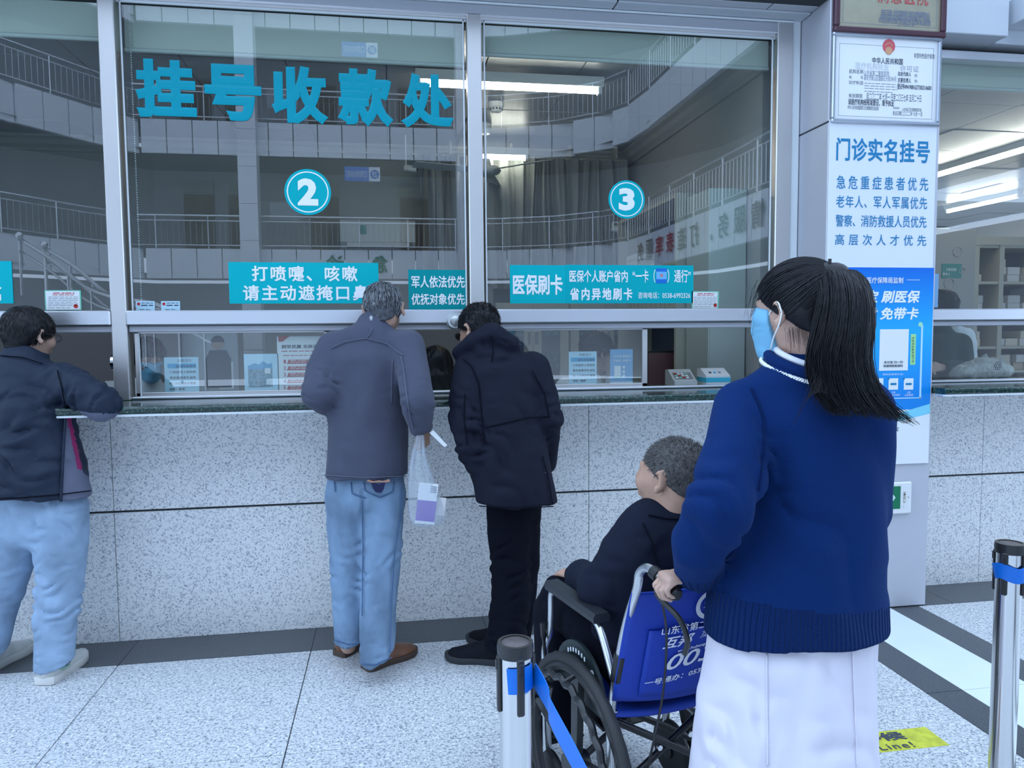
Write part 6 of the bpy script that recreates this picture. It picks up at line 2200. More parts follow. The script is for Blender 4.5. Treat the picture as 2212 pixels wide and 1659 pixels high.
T.folds(kneeL, .15, .010, .06, (.5, 0, 1)).folds(kneeR, .16, .010, .07, (-.5, 0, 1)).folds(ankL, .10, .009, .045, (.2, 0, 1)).folds(ankR, .11, .009, .05, (-.3, 0, 1))
T.folds(at(800, 1110, d), .16, .008, .07, (.8, 0, .6))
T.cloth(.004, .14, (1, 1, .5))
jn = soft_object(T, 'jeans', M_JEANS, man)
for q in ([(868, 1050), (866, 1110), (852, 1200), (846, 1300), (842, 1410)], [(786, 1042), (788, 1060), (820, 1075), (850, 1061), (852, 1040)], [(722, 1040), (724, 1062)], [(758, 1042), (760, 1066), (790, 1076)], [(782, 1080), (784, 1180), (782, 1330)], [(722, 1383), (752, 1392), (776, 1388)], [(781, 1434), (812, 1436), (846, 1420)]):
    seam(jn, q, M_SEAM, .0026)
pk_c = at(818, 1050, d - .155)
MB().prism([(-.040, .020), (-.030, .012), (-.024, -.010), (-.012, -.026), (.010, -.030), (.022, -.014), (.028, .010), (.040, .020), (.020, .016), (0, .008), (-.018, .016)], pk_c, sideR, ZU, np.cross(sideR, ZU), 0.004).build('pocket_embroidery', mat('navy_thread', (0.010, 0.014, 0.06), 0.9), jn)
MB().prism([(-.050, .024), (-.046, .030), (-.020, .022), (0, .026), (.020, .022), (.046, .030), (.050, .020), (.030, .016), (0, .018), (-.030, .016)], pk_c + np.array([0, -.002, 0]), sideR, ZU, np.cross(sideR, ZU), 0.004).build('pocket_embroidery', mat('tan_thread', (0.42, 0.22, 0.15), 0.9), jn)
# shoes
hl = onZ(786, 1448, 0.0)
shoe(man, hl, 58, .285, .100, M_TAN, M_TANS, 'shoe')
hl2 = onZ(729, 1419, 0.0)
shoe(man, hl2, 42, .275, .098, M_TAN, M_TANS, 'shoe', hgt=.115)
hair_cap(hd, M_HAIRG, man, off=.005, line=(.85, -.022), n=3600, ln=.032, m2=M_HAIRW, seed=4, nape=-.085, r=.0012, bald=lambda Q: ((Q[:, 0] / .03) ** 2 + ((Q[:, 1] + .045) / .03) ** 2 < 1) & (Q[:, 2] > .06))
# plastic bag hung from the hand, with medicine boxes in it
bagm, nt, bs = _ntree('clear_plastic_bag')
N, L = nt.nodes, nt.links
tr = N.new('ShaderNodeBsdfTransparent')
tr.inputs[0].default_value = (.93, .95, .97, 1)
mx = N.new('ShaderNodeMixShader')
mx.inputs[0].default_value = 0.27
bs.inputs['Base Color'].default_value = (.70, .75, .80, 1)
bs.inputs['Roughness'].default_value = 0.18
bp = N.new('ShaderNodeBump')
bp.inputs['Strength'].default_value = 0.9
bp.inputs['Distance'].default_value = 0.01
nz = N.new('ShaderNodeTexNoise')
nz.inputs['Scale'].default_value = 14
tc = N.new('ShaderNodeTexCoord')
mp = N.new('ShaderNodeMapping')
mp.inputs['Scale'].default_value = (3, 3, .6)
L.new(tc.outputs['Object'], mp.inputs[0])
L.new(mp.outputs[0], nz.inputs[0])
L.new(nz.outputs[0], bp.inputs['Height'])
L.new(bp.outputs[0], bs.inputs['Normal'])
L.new(tr.outputs[0], mx.inputs[1])
L.new(bs.outputs[0], mx.inputs[2])
L.new(mx.outputs[0], N['Material Output'].inputs[0])


def bag_ring(c, w, dpt, wig, ph, n=40):
    out = []
    for j in range(n):
        a = 2 * math.pi * j / n
        k_ = 1 + wig * math.sin(7 * a + ph) + .5 * wig * math.sin(13 * a + 2 * ph)
        ex = 0.75
        ca, sa = math.cos(a), math.sin(a)
        out.append(c + sideR * w * k_ * math.copysign(abs(ca) ** ex, ca) + np.array([0, 1, 0]) * dpt * k_ * math.copysign(abs(sa) ** ex, sa))
    return out


db = d - .16
rings = [((908, 940), .012, .012, .3), ((905, 975), .022, .018, .3), ((905, 1010), .038, .026, .18), ((911, 1050), .056, .034, .09), ((917, 1085), .070, .038, .05), ((922, 1115), .076, .038, .04), ((922, 1132), .060, .03, .05), ((920, 1138), .012, .01, 0)]
vs = []
for i, (q, w, dp, wg) in enumerate(rings):
    vs += bag_ring(at(*q, db), w, dp, wg, i * .35)
fs = [(i * 40 + j, i * 40 + (j + 1) % 40, (i + 1) * 40 + (j + 1) % 40, (i + 1) * 40 + j) for i in range(len(rings) - 1) for j in range(40)]
bag = MB().add(vs, fs).build('plastic_bag', bagm, None, smooth=True)
tag(bag, 'clear plastic bag hanging from the hand beside the jeans', 'bag')
mbx = thing('medicine_box', 'white and purple medicine box inside the clear plastic bag', 'box')
bx, bz = _n(sideR + np.array([0, 0, -.12])), _n(np.array([0.12, 0, 1.0]))
by = np.cross(bz, bx)
o_ = at(897, 1124, db - .012)
for nm, z0_, z1_, m_ in (('white_end', 0.09, 0.162, M_PAPER), ('purple_end', 0.0, 0.09, mat('purple_print', (0.15, 0.05, 0.42), 0.4))):
    MB().prism([(0, z0_), (.082, z0_), (.082, z1_), (0, z1_)], o_, bx, bz, by, .022).build(nm, m_, mbx)
MB().prism([(-.001, -.012), (.083, -.012), (.083, 0.0), (-.001, 0.0)], o_, bx, bz, by, .023).build('white_base', M_PAPER, mbx)
for k in range(4):
    MB().prism([(.050, .150 - .008 * k), (.078, .150 - .008 * k), (.078, .154 - .008 * k), (.050, .154 - .008 * k)], o_ - by * .0008, bx, bz, by, .0006).build('print_line', M_INKG, mbx)
o_ = at(935, 1112, db + .005)
o = MB().prism([(0, 0), (.05, 0), (.05, .075), (0, .075)], o_, bx, bz, by, .02).build('medicine_box', mat('carton_0', (0.72, 0.70, 0.68), 0.6))
tag(o, 'small white medicine box behind the purple one in the bag', 'box')
tk = MB().prism([(0, 0), (.016, .012), (.075, -.055), (.062, -.062)], at(928, 935, db - .01), sideR, ZU, np.cross(sideR, ZU), .002).build('paper_slip', M_PAPER)
tag(tk, 'folded paper slip sticking out of the hand with the bag', 'paper')

# ------------------------------------------------------------------ the man in the dark hooded parka
M_PARKA = mat('navy_parka', (0.0095, 0.0115, 0.023), 0.8, spec=0.15, bump=0.3, bscale=350, bump2=0.55, b2scale=8)
M_BLKTR = mat('black_trousers', (0.0042, 0.0046, 0.010), 0.9, spec=0.1, bump2=0.5, b2scale=9)
M_BLKSH = mat('black_shoe_felt', (0.007, 0.008, 0.013), 0.85, spec=0.2)
M_BLKSO = mat('black_shoe_sole', (0.025, 0.028, 0.034), 0.6)
d = 3.40
pk = thing('person', 'person in a dark hooded parka and black trousers stooping to the window', 'person')
sideR = frame(-8)[0]
hd = Head(at(1034, 712, d + .07), -38, -20, 0, 0.99)
neck = at(1052, 765, d + .0)
shL, shR = at(1012, 802, d - .01), at(1150, 795, d + .03)
elL, wrL = at(1006, 915, d - .12), at(1034, 1006, d - .12)
elR, wrR = at(1182, 905, d - .02), at(1178, 1000, d + .12)
hip = at(1110, 1070, d - .04)
B = Soft(0.006)
hd.skin(B)
B.chain([hd.p(0, -.02, -.06), neck, at(1075, 850, d - .02), at(1090, 960, d - .04), hip], [.055, .065, .14, .13, .085], [.055, .06, .09, .09, .07], side=sideR, k=.03)
B.chain([shL, elL, wrL], [.05, .04, .028], k=.03)
B.chain([shR, elR, wrR], [.05, .04, .028], k=.03)
hand(B, wrL, _n(at(1048, 1040, d - .08) - wrL), sideR, np.array([0, 1, 0]), curl=(45, 60, 40), sc=.9)
hand(B, wrR, _n(at(1165, 1040, d + .12) - wrR), -sideR, np.array([0, 1, 0]), curl=(15, 20, 15))
for hx, kx_, ax_, dd in ((1100, 1103, 1094, -.04), (1132, 1136, 1123, .10)):
    B.chain([at(hx, 1080, d), at(kx_, 1225, d + dd * .6), at(ax_, 1380, d + dd)], [.04, .025, .022], k=.03)
soft_object(B, 'body', M_SKIN, pk)
J = Soft(0.008, 13)
hc = [(at(1120, 1098, d - .19), _n(np.array([-0.03, 0, -1.0])))]
J.chain([at(1060, 778, d + .0), at(1075, 820, d - .01), at(1086, 900, d - .03), at(1098, 980, d - .05), at(1112, 1060, d - .06), at(1122, 1130, d - .05)], [.105, .168, .176, .178, .184, .190], [.10, .135, .150, .150, .150, .150], side=sideR, k=.05, cut=hc)
J.chain([shL, at(1006, 855, d - .07), elL], [.072, .070, .066], k=.04)
J.chain([elL, at(1014, 965, d - .14), wrL], [.064, .058, .050], k=.02)
J.chain([shR, at(1168, 850, d + .0), elR], [.078, .074, .068], k=.04)
J.chain([elR, wrR], [.064, .054], k=.02)
# hood lying on the back
J.chain([at(995, 762, d + .02), at(1030, 738, d - .03), at(1062, 722, d - .05), at(1092, 742, d - .03), at(1100, 770, d + .02)], [.035, .048, .055, .052, .042], [.05, .062, .07, .062, .05], side=np.array([0, 0, 1.0]), k=.03)
J.chain([at(1050, 760, d - .06), at(1078, 778, d - .08), at(1092, 782, d - .04)], [.05, .045, .035], [.04, .038, .03], side=sideR, k=.02)
J.groove(at(1000, 770, d - .09), at(1060, 782, d - .15), .012, .014).groove(at(1060, 782, d - .15), at(1100, 778, d - .1), .012, .014)
J.groove(at(1058, 722, d - .13), at(1066, 760, d - .15), .008, .006)
J.groove(at(1030, 800, d - .16), at(1042, 930, d - .20), .010, .009).groove(at(1042, 930, d - .2), at(1050, 1000, d - .2), .010, .008)
J.groove(at(1015, 770, d - .1), at(1036, 830, d - .18), .006, .006)
J.groove(at(1050, 925, d - .2), at(1120, 908, d - .2), .006, .004).groove(at(1120, 908, d - .2), at(1190, 900, d - .15), .006, .004)
J.groove(at(1178, 1000, d - .2), at(1194, 1100, d - .2), .006, .006)
J.folds(elL, .13, .017, .06, (.5, 0, 1)).folds(at(1018, 960, d - .15), .11, .016, .05, (.6, 0, 1)).folds(elR, .11, .014, .05, (-.3, 0, 1))
J.folds(at(1090, 1010, d - .15), .18, .012, .10, (.7, 0, 1)).folds(at(1110, 860, d - .15), .16, .008, .12, (.9, 0, .5))
J.folds(at(1070, 750, d - .08), .09, .009, .045, (.5, .2, 1))
J.cloth(.005, .18, (1, 1, .7))
jk = soft_object(J, 'hooded_parka', M_PARKA, pk)
M_PSEAM = mat('parka_seam', (0.004, 0.005, 0.010), 0.9, spec=0.1)
for q in ([(1000, 775), (1018, 790), (1034, 830), (1040, 900), (1046, 960)], [(1046, 924), (1090, 914), (1140, 902), (1188, 900)], [(1004, 850), (1002, 905), (1010, 960)], [(1060, 725), (1066, 750), (1062, 780)], [(1035, 1093), (1110, 1098), (1195, 1094)], [(1172, 985), (1184, 1030), (1194, 1090)], [(1150, 800), (1176, 850), (1186, 900)]):
    seam(jk, q, M_PSEAM, .0026)
for x in (1176, 1186):
    c = at(x, 1021, d - .195)
    MB().lathe([(.004, 0), (.003, .003), (0, .003)], (0, 0, 0), axis=1, n=10, caps=False).xform(np.array([[1, 0, 0, c[0]], [0, -1, 0, c[1] - .01], [0, 0, 1.2, c[2]], [0, 0, 0, 1.0]])).build('snap_button', M_CHROME, jk)
T = Soft(0.008, 17)
kL, kR = at(1103, 1215, d - .03), at(1138, 1215, d + .06)
aL, aR = at(1092, 1385, d - .05), at(1122, 1370, d + .12)
T.chain([at(1108, 1075, d - .03), at(1100, 1140, d - .02), kL, at(1102, 1300, d - .03), aL, aL + np.array([0, 0, -.04])], [.12, .105, .088, .090, .092, .092], [.11, .10, .085, .085, .085, .085], side=sideR, k=.03, cut=[(aL + np.array([0, 0, -.02]), np.array([0, 0, -1.0]))])
T.chain([at(1130, 1075, d + .02), kR, at(1130, 1300, d + .09), aR, aR + np.array([0, 0, -.04])], [.085, .055, .05, .055, .055], [.10, .08, .08, .08, .08], side=sideR, k=.015, cut=[(aR + np.array([0, 0, -.02]), np.array([0, 0, -1.0]))])
T.folds(kL, .15, .018, .07, (-.7, 0, 1)).folds(aL, .12, .018, .055, (.3, 0, 1)).folds(at(1100, 1300, d - .05), .12, .014, .07, (-.8, 0, 1))
T.cloth(.005, .13, (1, 1, .6))
soft_object(T, 'trousers', M_BLKTR, pk)
shoe(pk, onZ(1092, 1432, 0), -72, .285, .105, M_BLKSH, M_BLKSO, 'shoe', sole_t=.030, hgt=.09)
shoe(pk, onZ(1125, 1402, 0), -60, .285, .105, M_BLKSH, M_BLKSO, 'shoe', sole_t=.030, hgt=.09)
hair_cap(hd, M_HAIRB, pk, off=.009, line=(.62, -.006), n=2200, ln=.020, seed=14, nape=-.08, r=.0012, fall=.55)


def glasses(H, parent, m, dark=False):
    g = link('glasses', None, parent)
    for sx in (-1, 1):
        rim = [H.p(sx * .033 + .022 * math.cos(a) * 1.05, .106, .002 + .017 * math.sin(a)) for a in np.linspace(0, 2 * math.pi, 20, endpoint=False)]
        MB().tube(rim, .0016, 6, closed=True).build('rim', m, g, smooth=True)
        MB().add(rim, [tuple(range(20))]).build('lens', mat('dark_lens', (.02, .02, .022), .08) if dark else M_LENS, g)
        MB().tube([H.p(sx * .056, .104, .006), H.p(sx * .074, .09, .008), H.p(sx * .082, .03, .010), H.p(sx * .084, -.008, .012), H.p(sx * .084, -.024, -.012)], .0016, 6).build('temple_arm', m, g, smooth=True)
    MB().tube([H.p(-.012, .107, .006), H.p(0, .112, .009), H.p(.012, .107, .006)], .0016, 6).build('bridge', m, g, smooth=True)


glasses(hd, pk, M_BLACK, True)
br_ = thing('bead_bracelet', 'brown and silver bead bracelet on the wrist at the parka pocket', 'bracelet')
r_, f_, u_ = frame(-20)
for k in range(14):
    a = 2 * math.pi * k / 14
    c = wrL + np.array([.008, 0, -.035]) + np.array([1, 0, -.12]) * .040 * math.cos(a) + np.array([0, 1, 0]) * .042 * math.sin(a)
    MB().lathe([(0, -.006), (.0045, -.0042), (.006, 0), (.0045, .0042), (0, .006)], c, n=10, caps=False).build('bead', M_CHROME if k % 3 == 0 else mat('brown_bead', (.08, .04, .025), .3), br_, smooth=True)
# ------------------------------------------------------------------ the man in the navy jacket leaning on the counter
M_NAVYJ = mat('navy_jacket', (0.0125, 0.021, 0.042), 0.62, spec=0.25, bump=0.3, bscale=300, bump2=0.9, b2scale=10)
M_GREYP2 = mat('grey_jacket_panel', (0.13, 0.14, 0.20), 0.7, spec=.2, bump=0.3, bscale=300, bump2=0.5, b2scale=10)
M_MAG = mat('magenta_piping', (0.28, 0.012, 0.10), 0.6)
M_JEANS2 = mat('pale_denim', (0.29, 0.40, 0.54), 0.9, spec=.15, var=0.20, vscale=8, bump=0.4, bscale=500, bump2=0.5, b2scale=11)
M_SNK = mat('white_sneaker', (0.62, 0.62, 0.58), 0.6, var=0.1, vscale=20)
M_SNKS = mat('white_sneaker_sole', (0.66, 0.64, 0.60), 0.5)
M_MINT = mat('mint_stripe', (0.34, 0.52, 0.42), 0.6)
d = 3.30
p1 = thing('person', 'person in glasses, a navy and grey jacket and pale jeans leaning on the counter', 'person')
sideR = frame(0)[0]
hd = Head(at(64, 724, d + .05), 30, -8, -2, 1.04)
neck = at(50, 790, d + .02)
shL, shR = at(-45, 820, d), at(132, 822, d - .02)
elR, wrR = at(222, 872, d - .06), at(218, 858, d + .26)
elL, wrL = at(-110, 930, d - .05), at(-60, 880, d + .22)
B = Soft(0.006)
hd.skin(B)
B.chain([hd.p(0, -.02, -.06), neck, at(50, 870, d), at(65, 1000, d - .02), at(75, 1090, d - .02)], [.055, .06, .14, .14, .14], [.055, .06, .09, .10, .10], side=sideR, k=.03)
B.chain([shR, elR, wrR], [.05, .04, .028], k=.03)
B.chain([shL, elL, wrL], [.05, .04, .028], k=.03)
hand(B, wrR, _n(wrR - elR), np.array([0, 0, -1.0]), np.array([-1, 0, 0]), curl=(15, 20, 15))
hand(B, wrL, _n(wrL - elL), np.array([0, 0, -1.0]), np.array([1, 0, 0]), curl=(15, 20, 15))
B.chain([at(118, 1090, d), at(128, 1240, d), at(118, 1395, d)], [.05, .04, .035], k=.03)
B.chain([at(35, 1090, d), at(5, 1240, d), at(-25, 1380, d)], [.05, .04, .035], k=.03)
soft_object(B, 'body', M_SKIN2, p1)
J = Soft(0.008, 23)
J.chain([at(48, 792, d + .01), at(48, 830, d), at(54, 900, d - .02), at(62, 990, d - .04), at(68, 1075, d - .05), at(70, 1130, d - .05)], [.10, .175, .195, .215, .245, .255], [.09, .125, .145, .155, .165, .17], side=sideR, k=.05,
        cut=[(at(80, 1086, d - .20), _n(np.array([-.08, 0, -1.0])))])
J.chain([shR, at(180, 846, d - .06), elR], [.082, .078, .072], k=.04)
J.chain([elR, wrR], [.066, .052], k=.02)
J.chain([shL, elL, wrL], [.082, .074, .055], k=.04)
J.chain([at(50, 790, d + .01), at(55, 768, d + .03)], [.100, .092], [.090, .082], side=sideR, k=.015, cut=[(at(55, 752, d + .02), _n(hd.u + np.array([0.1, .25, 0])))])
J.groove(at(0, 770, d - .11), at(92, 785, d - .10), .007, .006)
J.groove(at(124, 800, d - .12), at(140, 890, d - .14), .010, .010)
J.groove(at(0, 1075, d - .2), at(196, 1058, d - .2), .006, .005)
J.folds(at(60, 950, d - .15), .22, .018, .085, (.45, 0, 1)).folds(at(30, 1030, d - .15), .20, .016, .10, (.3, 0, 1)).folds(at(70, 870, d - .15), .16, .012, .08, (-.5, 0, 1))
J.folds(at(190, 850, d - .08), .12, .016, .05, (1, 0, -.3)).folds(elR, .09, .008, .05, (1, 0, .2))
J.cloth(.006, .15, (1, 1, 1))


def below(C, p, q):
    """points under the line p-q (x against height)"""
    return C[:, 2] < p[2] + (C[:, 0] - p[0]) * (q[2] - p[2]) / (q[0] - p[0])


pa, pb = at(142, 892, d - .12), at(131, 1088, d - .18)
qa, qb = at(146, 885, d - .10), at(171, 1010, d - .12)


def panel(C):
    u, w = pixel(C)
    return (u > np.interp(w, [885, 935, 1090], [143, 139, 131])) & (w > 886) & (u < 215) & ~((w < 915) & (u > 165))


def piping(C):
    u, w = pixel(C)
    x = np.interp(w, [885, 950, 1020], [145, 159, 174])
    return panel(C) & (abs(u - x) < 5) & (w < 1015)


def dark_front(C):
    u, w = pixel(C)
    return panel(C) & (u > np.interp(w, [885, 950, 1020, 1050, 1100], [150, 164, 179, 215, 215]))


s0, s1 = at(146, 884, d - .08), at(250, 893, d - .08)
jk1 = soft_object(J, 'jacket', M_NAVYJ, p1, [('front_panel', dark_front, M_NAVYJ), ('magenta_piping', piping, M_MAG), ('grey_panel', panel, M_GREYP2),
            ('sleeve_panel', lambda C: (C[:, 0] > s0[0]) & (C[:, 2] < s0[2] + (C[:, 0] - s0[0]) * (s1[2] - s0[2]) / (s1[0] - s0[0])) & (C[:, 2] > at(200, 930, d)[2]), M_GREYP2)])
for q in ([(143, 886), (139, 935), (131, 1090)], [(0, 1078), (60, 1074), (131, 1068), (196, 1060)], [(124, 800), (134, 840), (142, 885)], [(0, 768), (50, 772), (92, 786)]):
    seam(jk1, q, M_PSEAM if q[0][0] != 143 else M_NAVYJ, .0026 if q[0][0] != 143 else .0055)
T = Soft(0.007, 27)
aR, aL = at(117, 1415, d - .02), at(-25, 1390, d + .02)
T.chain([at(75, 1075, d - .02), at(80, 1120, d - .02)], [.20, .19], [.13, .13], side=sideR, k=.03)
T.chain([at(128, 1110, d - .02), at(132, 1180, d - .01), at(130, 1260, d + .0), at(122, 1340, d), aR, aR + np.array([0, 0, -.05])], [.115, .108, .092, .084, .080, .080], [.12, .11, .092, .085, .082, .082], side=sideR, k=.03, cut=[(aR + np.array([0, 0, -.035]), _n([.22, .2, -1.0]))])
T.chain([at(35, 1110, d - .02), at(22, 1180, d), at(5, 1260, d + .02), at(-12, 1330, d + .03), aL, aL + np.array([0, 0, -.05])], [.115, .11, .095, .086, .080, .08], [.12, .11, .09, .085, .082, .082], side=sideR, k=.03, cut=[(aL + np.array([0, 0, -.03]), _n([0, .2, -1.0]))])
T.groove(at(72, 1100, d - .15), at(76, 1170, d - .14), .010, .010)
T.groove(at(188, 1090, d - .1), at(165, 1330, d - .1), .004, -.004)
T.folds(at(130, 1290, d), .17, .016, .055, (-.35, 0, 1)).folds(at(110, 1130, d - .1), .14, .014, .06, (.9, 0, 1)).folds(aR, .10, .008, .045, (.1, 0, 1)).folds(at(10, 1260, d), .16, .008, .06, (.3, 0, 1))
T.cloth(.004, .13, (1, 1, .6))
soft_object(T, 'jeans', M_JEANS2, p1)
h0 = onZ(92, 1482, 0)
v_ = onZ(178, 1422, 0) - h0
shz = shoe(p1, h0, math.degrees(math.atan2(v_[0], v_[1])), .29, .108, M_SNK, M_SNKS, 'sneaker', sole_t=.036, hgt=.09)
r_, f_, u_ = frame(math.degrees(math.atan2(v_[0], v_[1])))
for z_, m_ in ((.050, M_MINT), (.066, M_GREYP2)):
    pts = [h0 + r_ * (.052 * math.sin(t_) * (1.0 if t_ < 1.57 else 1)) + f_ * (.018 + .16 * (1 - math.cos(t_)) / 2) + u_ * (z_ + .004 * math.sin(3 * t_)) for t_ in np.linspace(.2, 1.7, 10)]
    MB().tube(pts, .006, 8).build('stripe', m_, shz, smooth=True)
shoe(p1, onZ(-40, 1455, 0), 20, .29, .108, M_SNK, M_SNKS, 'sneaker', sole_t=.036, hgt=.09)
hair_cap(hd, M_HAIRB, p1, off=.012, line=(.66, -.014), n=2600, ln=.045, m2=mat('dark_brown_hair', (.030, .026, .024), .4), seed=24, nape=-.095, r=.0013, crown=(0, -.03, .11), jit=.25, fall=.88, noise=.002)
glasses(hd, p1, mat('wire_frame', (.10, .09, .085), .3, metal=.8))

# ------------------------------------------------------------------ the man sitting in the wheelchair
M_DKJ = mat('dark_navy_jacket', (0.0085, 0.0115, 0.024), 0.9, spec=.15, bump=0.3, bscale=350, bump2=0.4, b2scale=9)
M_DKT = mat('dark_navy_trousers', (0.0045, 0.0055, 0.011), 0.9, spec=.1, bump2=0.5, b2scale=9)
p2 = thing('person', 'person with cropped grey hair in a dark jacket sitting in the wheelchair', 'person')


def wl(x, y, z):
    return (WM @ np.array([x, y, z, 1.0]))[:3]


dh = 2.10
sideR = wr_
hd = Head(at(1452, 1032, dh), -36, 4, -4, 1.0)
neck = at(1452, 1112, dh + .0)
hipc = wl(0, .28, .60)
shL, shR = at(1392, 1178, dh - .02), wl(.19, .14, .97)
elL, wrL = at(1308, 1268, dh + .03), at(1256, 1246, dh + .27)
elR, wrR = wl(.26, .28, .78), wl(.12, .46, .74)
chest = wl(-.01, .215, .88)
B = Soft(0.006)
hd.skin(B, jaw=1.05)
B.chain([hd.p(0, -.025, -.05), neck, chest, hipc], [.062, .068, .14, .15], [.062, .062, .09, .11], side=sideR, k=.03)
B.chain([shL, elL, wrL], [.05, .045, .03], k=.03)
B.chain([shR, elR, wrR], [.05, .045, .03], k=.03)
hand(B, wrL, _n(at(1229, 1236, dh + .34) - wrL), np.array([0, 0, -1.0]), wr_, curl=(15, 25, 20))
hand(B, wrR, _n(wl(.02, .55, .72) - wrR), np.array([0, 0, -1.0]), -wr_, curl=(15, 25, 20))
for s in (-1, 1):
    B.chain([wl(s * .09, .22, .57), wl(s * .11, .60, .60), wl(s * .11, .66, .18)], [.07, .055, .035], k=.03)
soft_object(B, 'body', M_SKIN, p2)
J = Soft(0.008, 33)
J.chain([neck - np.array([0, 0, .065]), wl(-.01, .20, .94), chest, wl(0, .25, .74), wl(0, .28, .60)], [.080, .150, .180, .185, .185], [.070, .100, .120, .14, .15], side=sideR, k=.04, cut=[(wl(0, 0, .56), np.array([0, 0, -1.0]))])
J.chain([shL, at(1350, 1222, dh - .0), elL], [.070, .072, .074], k=.04)
J.chain([elL, at(1280, 1258, dh + .15), wrL], [.070, .062, .052], k=.02)
J.chain([shR, elR, wrR], [.08, .075, .055], k=.05)
J.chain([neck - np.array([0, 0, .055]), neck - np.array([0, 0, .015])], [.088, .082], [.078, .074], side=frame(-36)[0], k=.012, cut=[(neck + np.array([0, 0, -.004]), _n(np.array([-.15, .40, 1.0])))])
J.groove(at(1392, 1120, dh - .10), at(1420, 1200, dh - .14), .006, .006).groove(at(1420, 1200, dh - .14), at(1415, 1330, dh - .14), .006, .006)
J.folds(elL, .10, .008, .06, (.5, .3, 1)).folds(at(1340, 1210, dh - .04), .10, .007, .06, (.8, 0, 1)).folds(wrL, .07, .007, .035, (.6, .6, 0))
J.cloth(.005, .16)
jk = soft_object(J, 'jacket', M_DKJ, p2)
for q in ([(1388, 1130), (1408, 1170), (1420, 1215), (1418, 1290)], [(1400, 1112), (1440, 1120), (1480, 1122)]):
    seam(jk, q, M_PSEAM, .0022)
T = Soft(0.008, 37)
for s in (-1, 1):
    T.chain([wl(s * .09, .20, .565), wl(s * .10, .42, .600), wl(s * .115, .60, .625), wl(s * .115, .64, .57), wl(s * .115, .645, .38), wl(s * .11, .67, .20)], [.105, .098, .090, .090, .082, .075], [.085, .085, .085, .09, .085, .08], side=sideR, k=.03)
T.folds(wl(-.11, .62, .60), .12, .008, .05, (0.2, .7, .7)).folds(wl(-.1, .4, .6), .13, .006, .07, (.3, 1, .3))
T.cloth(.005, .14)
soft_object(T, 'trousers', M_DKT, p2)
for s in (-1, 1):
    shoe(p2, wl(s * .11, .62, .139), -14, .27, .10, M_BLKSH, M_BLKSO, 'shoe')
hair_cap(hd, M_HAIRS, p2, off=.0028, line=(.50, .002), n=3600, ln=.010, m2=mat('short_pale_hair', (.16, .155, .15), .6, spec=.2), seed=34, nape=-.080, r=.0008, fall=.35, noise=.001)

# ------------------------------------------------------------------ the ponytailed woman pushing the wheelchair
def knit_material(name, col, rib=False):
    m, nt, b = _ntree(name)
    N, L = nt.nodes, nt.links
    tc = N.new('ShaderNodeTexCoord')
    b.inputs['Base Color'].default_value = (*col, 1)
    b.inputs['Roughness'].default_value = 0.95
    b.inputs['Specular IOR Level'].default_value = 0.1
    b.inputs['Sheen Weight'].default_value = 0.06
    b.inputs['Sheen Tint'].default_value = (0.3, 0.5, 1, 1)
    sp = N.new('ShaderNodeSeparateXYZ')
    L.new(tc.outputs['Object'], sp.inputs[0])
    if rib:
        sx = N.new('ShaderNodeMath')
        sx.operation = 'SUBTRACT'
        sx.inputs[1].default_value = rib[0]
        L.new(sp.outputs[0], sx.inputs[0])
        sy = N.new('ShaderNodeMath')
        sy.operation = 'SUBTRACT'
        sy.inputs[1].default_value = rib[1]
        L.new(sp.outputs[1], sy.inputs[0])
        an = N.new('ShaderNodeMath')
        an.operation = 'ARCTAN2'
        L.new(sy.outputs[0], an.inputs[0])
        L.new(sx.outputs[0], an.inputs[1])
        mu = N.new('ShaderNodeMath')
        mu.operation = 'MULTIPLY'
        mu.inputs[1].default_value = rib[2]
        L.new(an.outputs[0], mu.inputs[0])
        h = N.new('ShaderNodeMath')
        h.operation = 'SINE'
        L.new(mu.outputs[0], h.inputs[0])
        hs, dist, st = h.outputs[0], 0.004, 0.9
    else:
        w = N.new('ShaderNodeTexWave')
        w.bands_direction = 'Z'
        w.inputs['Scale'].default_value = 95
        w.inputs['Distortion'].default_value = 1.5
        w.inputs['Detail'].default_value = 2
        L.new(tc.outputs['Object'], w.inputs[0])
        hs, dist, st = w.outputs['Fac'], 0.0008, 0.35
    bp = N.new('ShaderNodeBump')
    bp.inputs['Strength'].default_value = st
    bp.inputs['Distance'].default_value = dist
    L.new(hs, bp.inputs['Height'])
    n2 = N.new('ShaderNodeTexNoise')
    n2.inputs['Scale'].default_value = 420
    L.new(tc.outputs['Object'], n2.inputs[0])
    b2 = N.new('ShaderNodeBump')
    b2.inputs['Strength'].default_value = 0.4
    b2.inputs['Distance'].default_value = 0.002
    L.new(n2.outputs[0], b2.inputs['Height'])
    L.new(bp.outputs[0], b2.inputs['Normal'])
    L.new(b2.outputs[0], b.inputs['Normal'])
    return m


NAVY = (0.0032, 0.0205, 0.098)
d = 1.76
p3 = thing('person', 'person with a long black ponytail in a navy cardigan and white coat pushing the wheelchair', 'person')
sideR = frame(4)[0]
hd = Head(at(1722, 672, d), -24, -4, 2, 0.98)
neck = at(1748, 800, d + .01)
shL, shR = at(1604, 880, d - .0), at(1866, 880, d - .03)
gp = wl(-HWC, -.130, ZH - .014)
elL, wrL = at(1552, 1095, d - .16), gp + wr_ * .062 + ZU * .020 - wf * .020
elR, wrR = at(1868, 1100, d + .04), at(1800, 1230, d + .22)
B = Soft(0.005)
hd.skin(B)
B.chain([hd.p(0, -.015, -.06), neck, at(1745, 900, d), at(1745, 1080, d + .01), at(1720, 1300, d)], [.050, .055, .13, .12, .15], [.050, .052, .08, .09, .11], side=sideR, k=.03)
B.chain([shL, elL, wrL], [.045, .036, .026], k=.03)
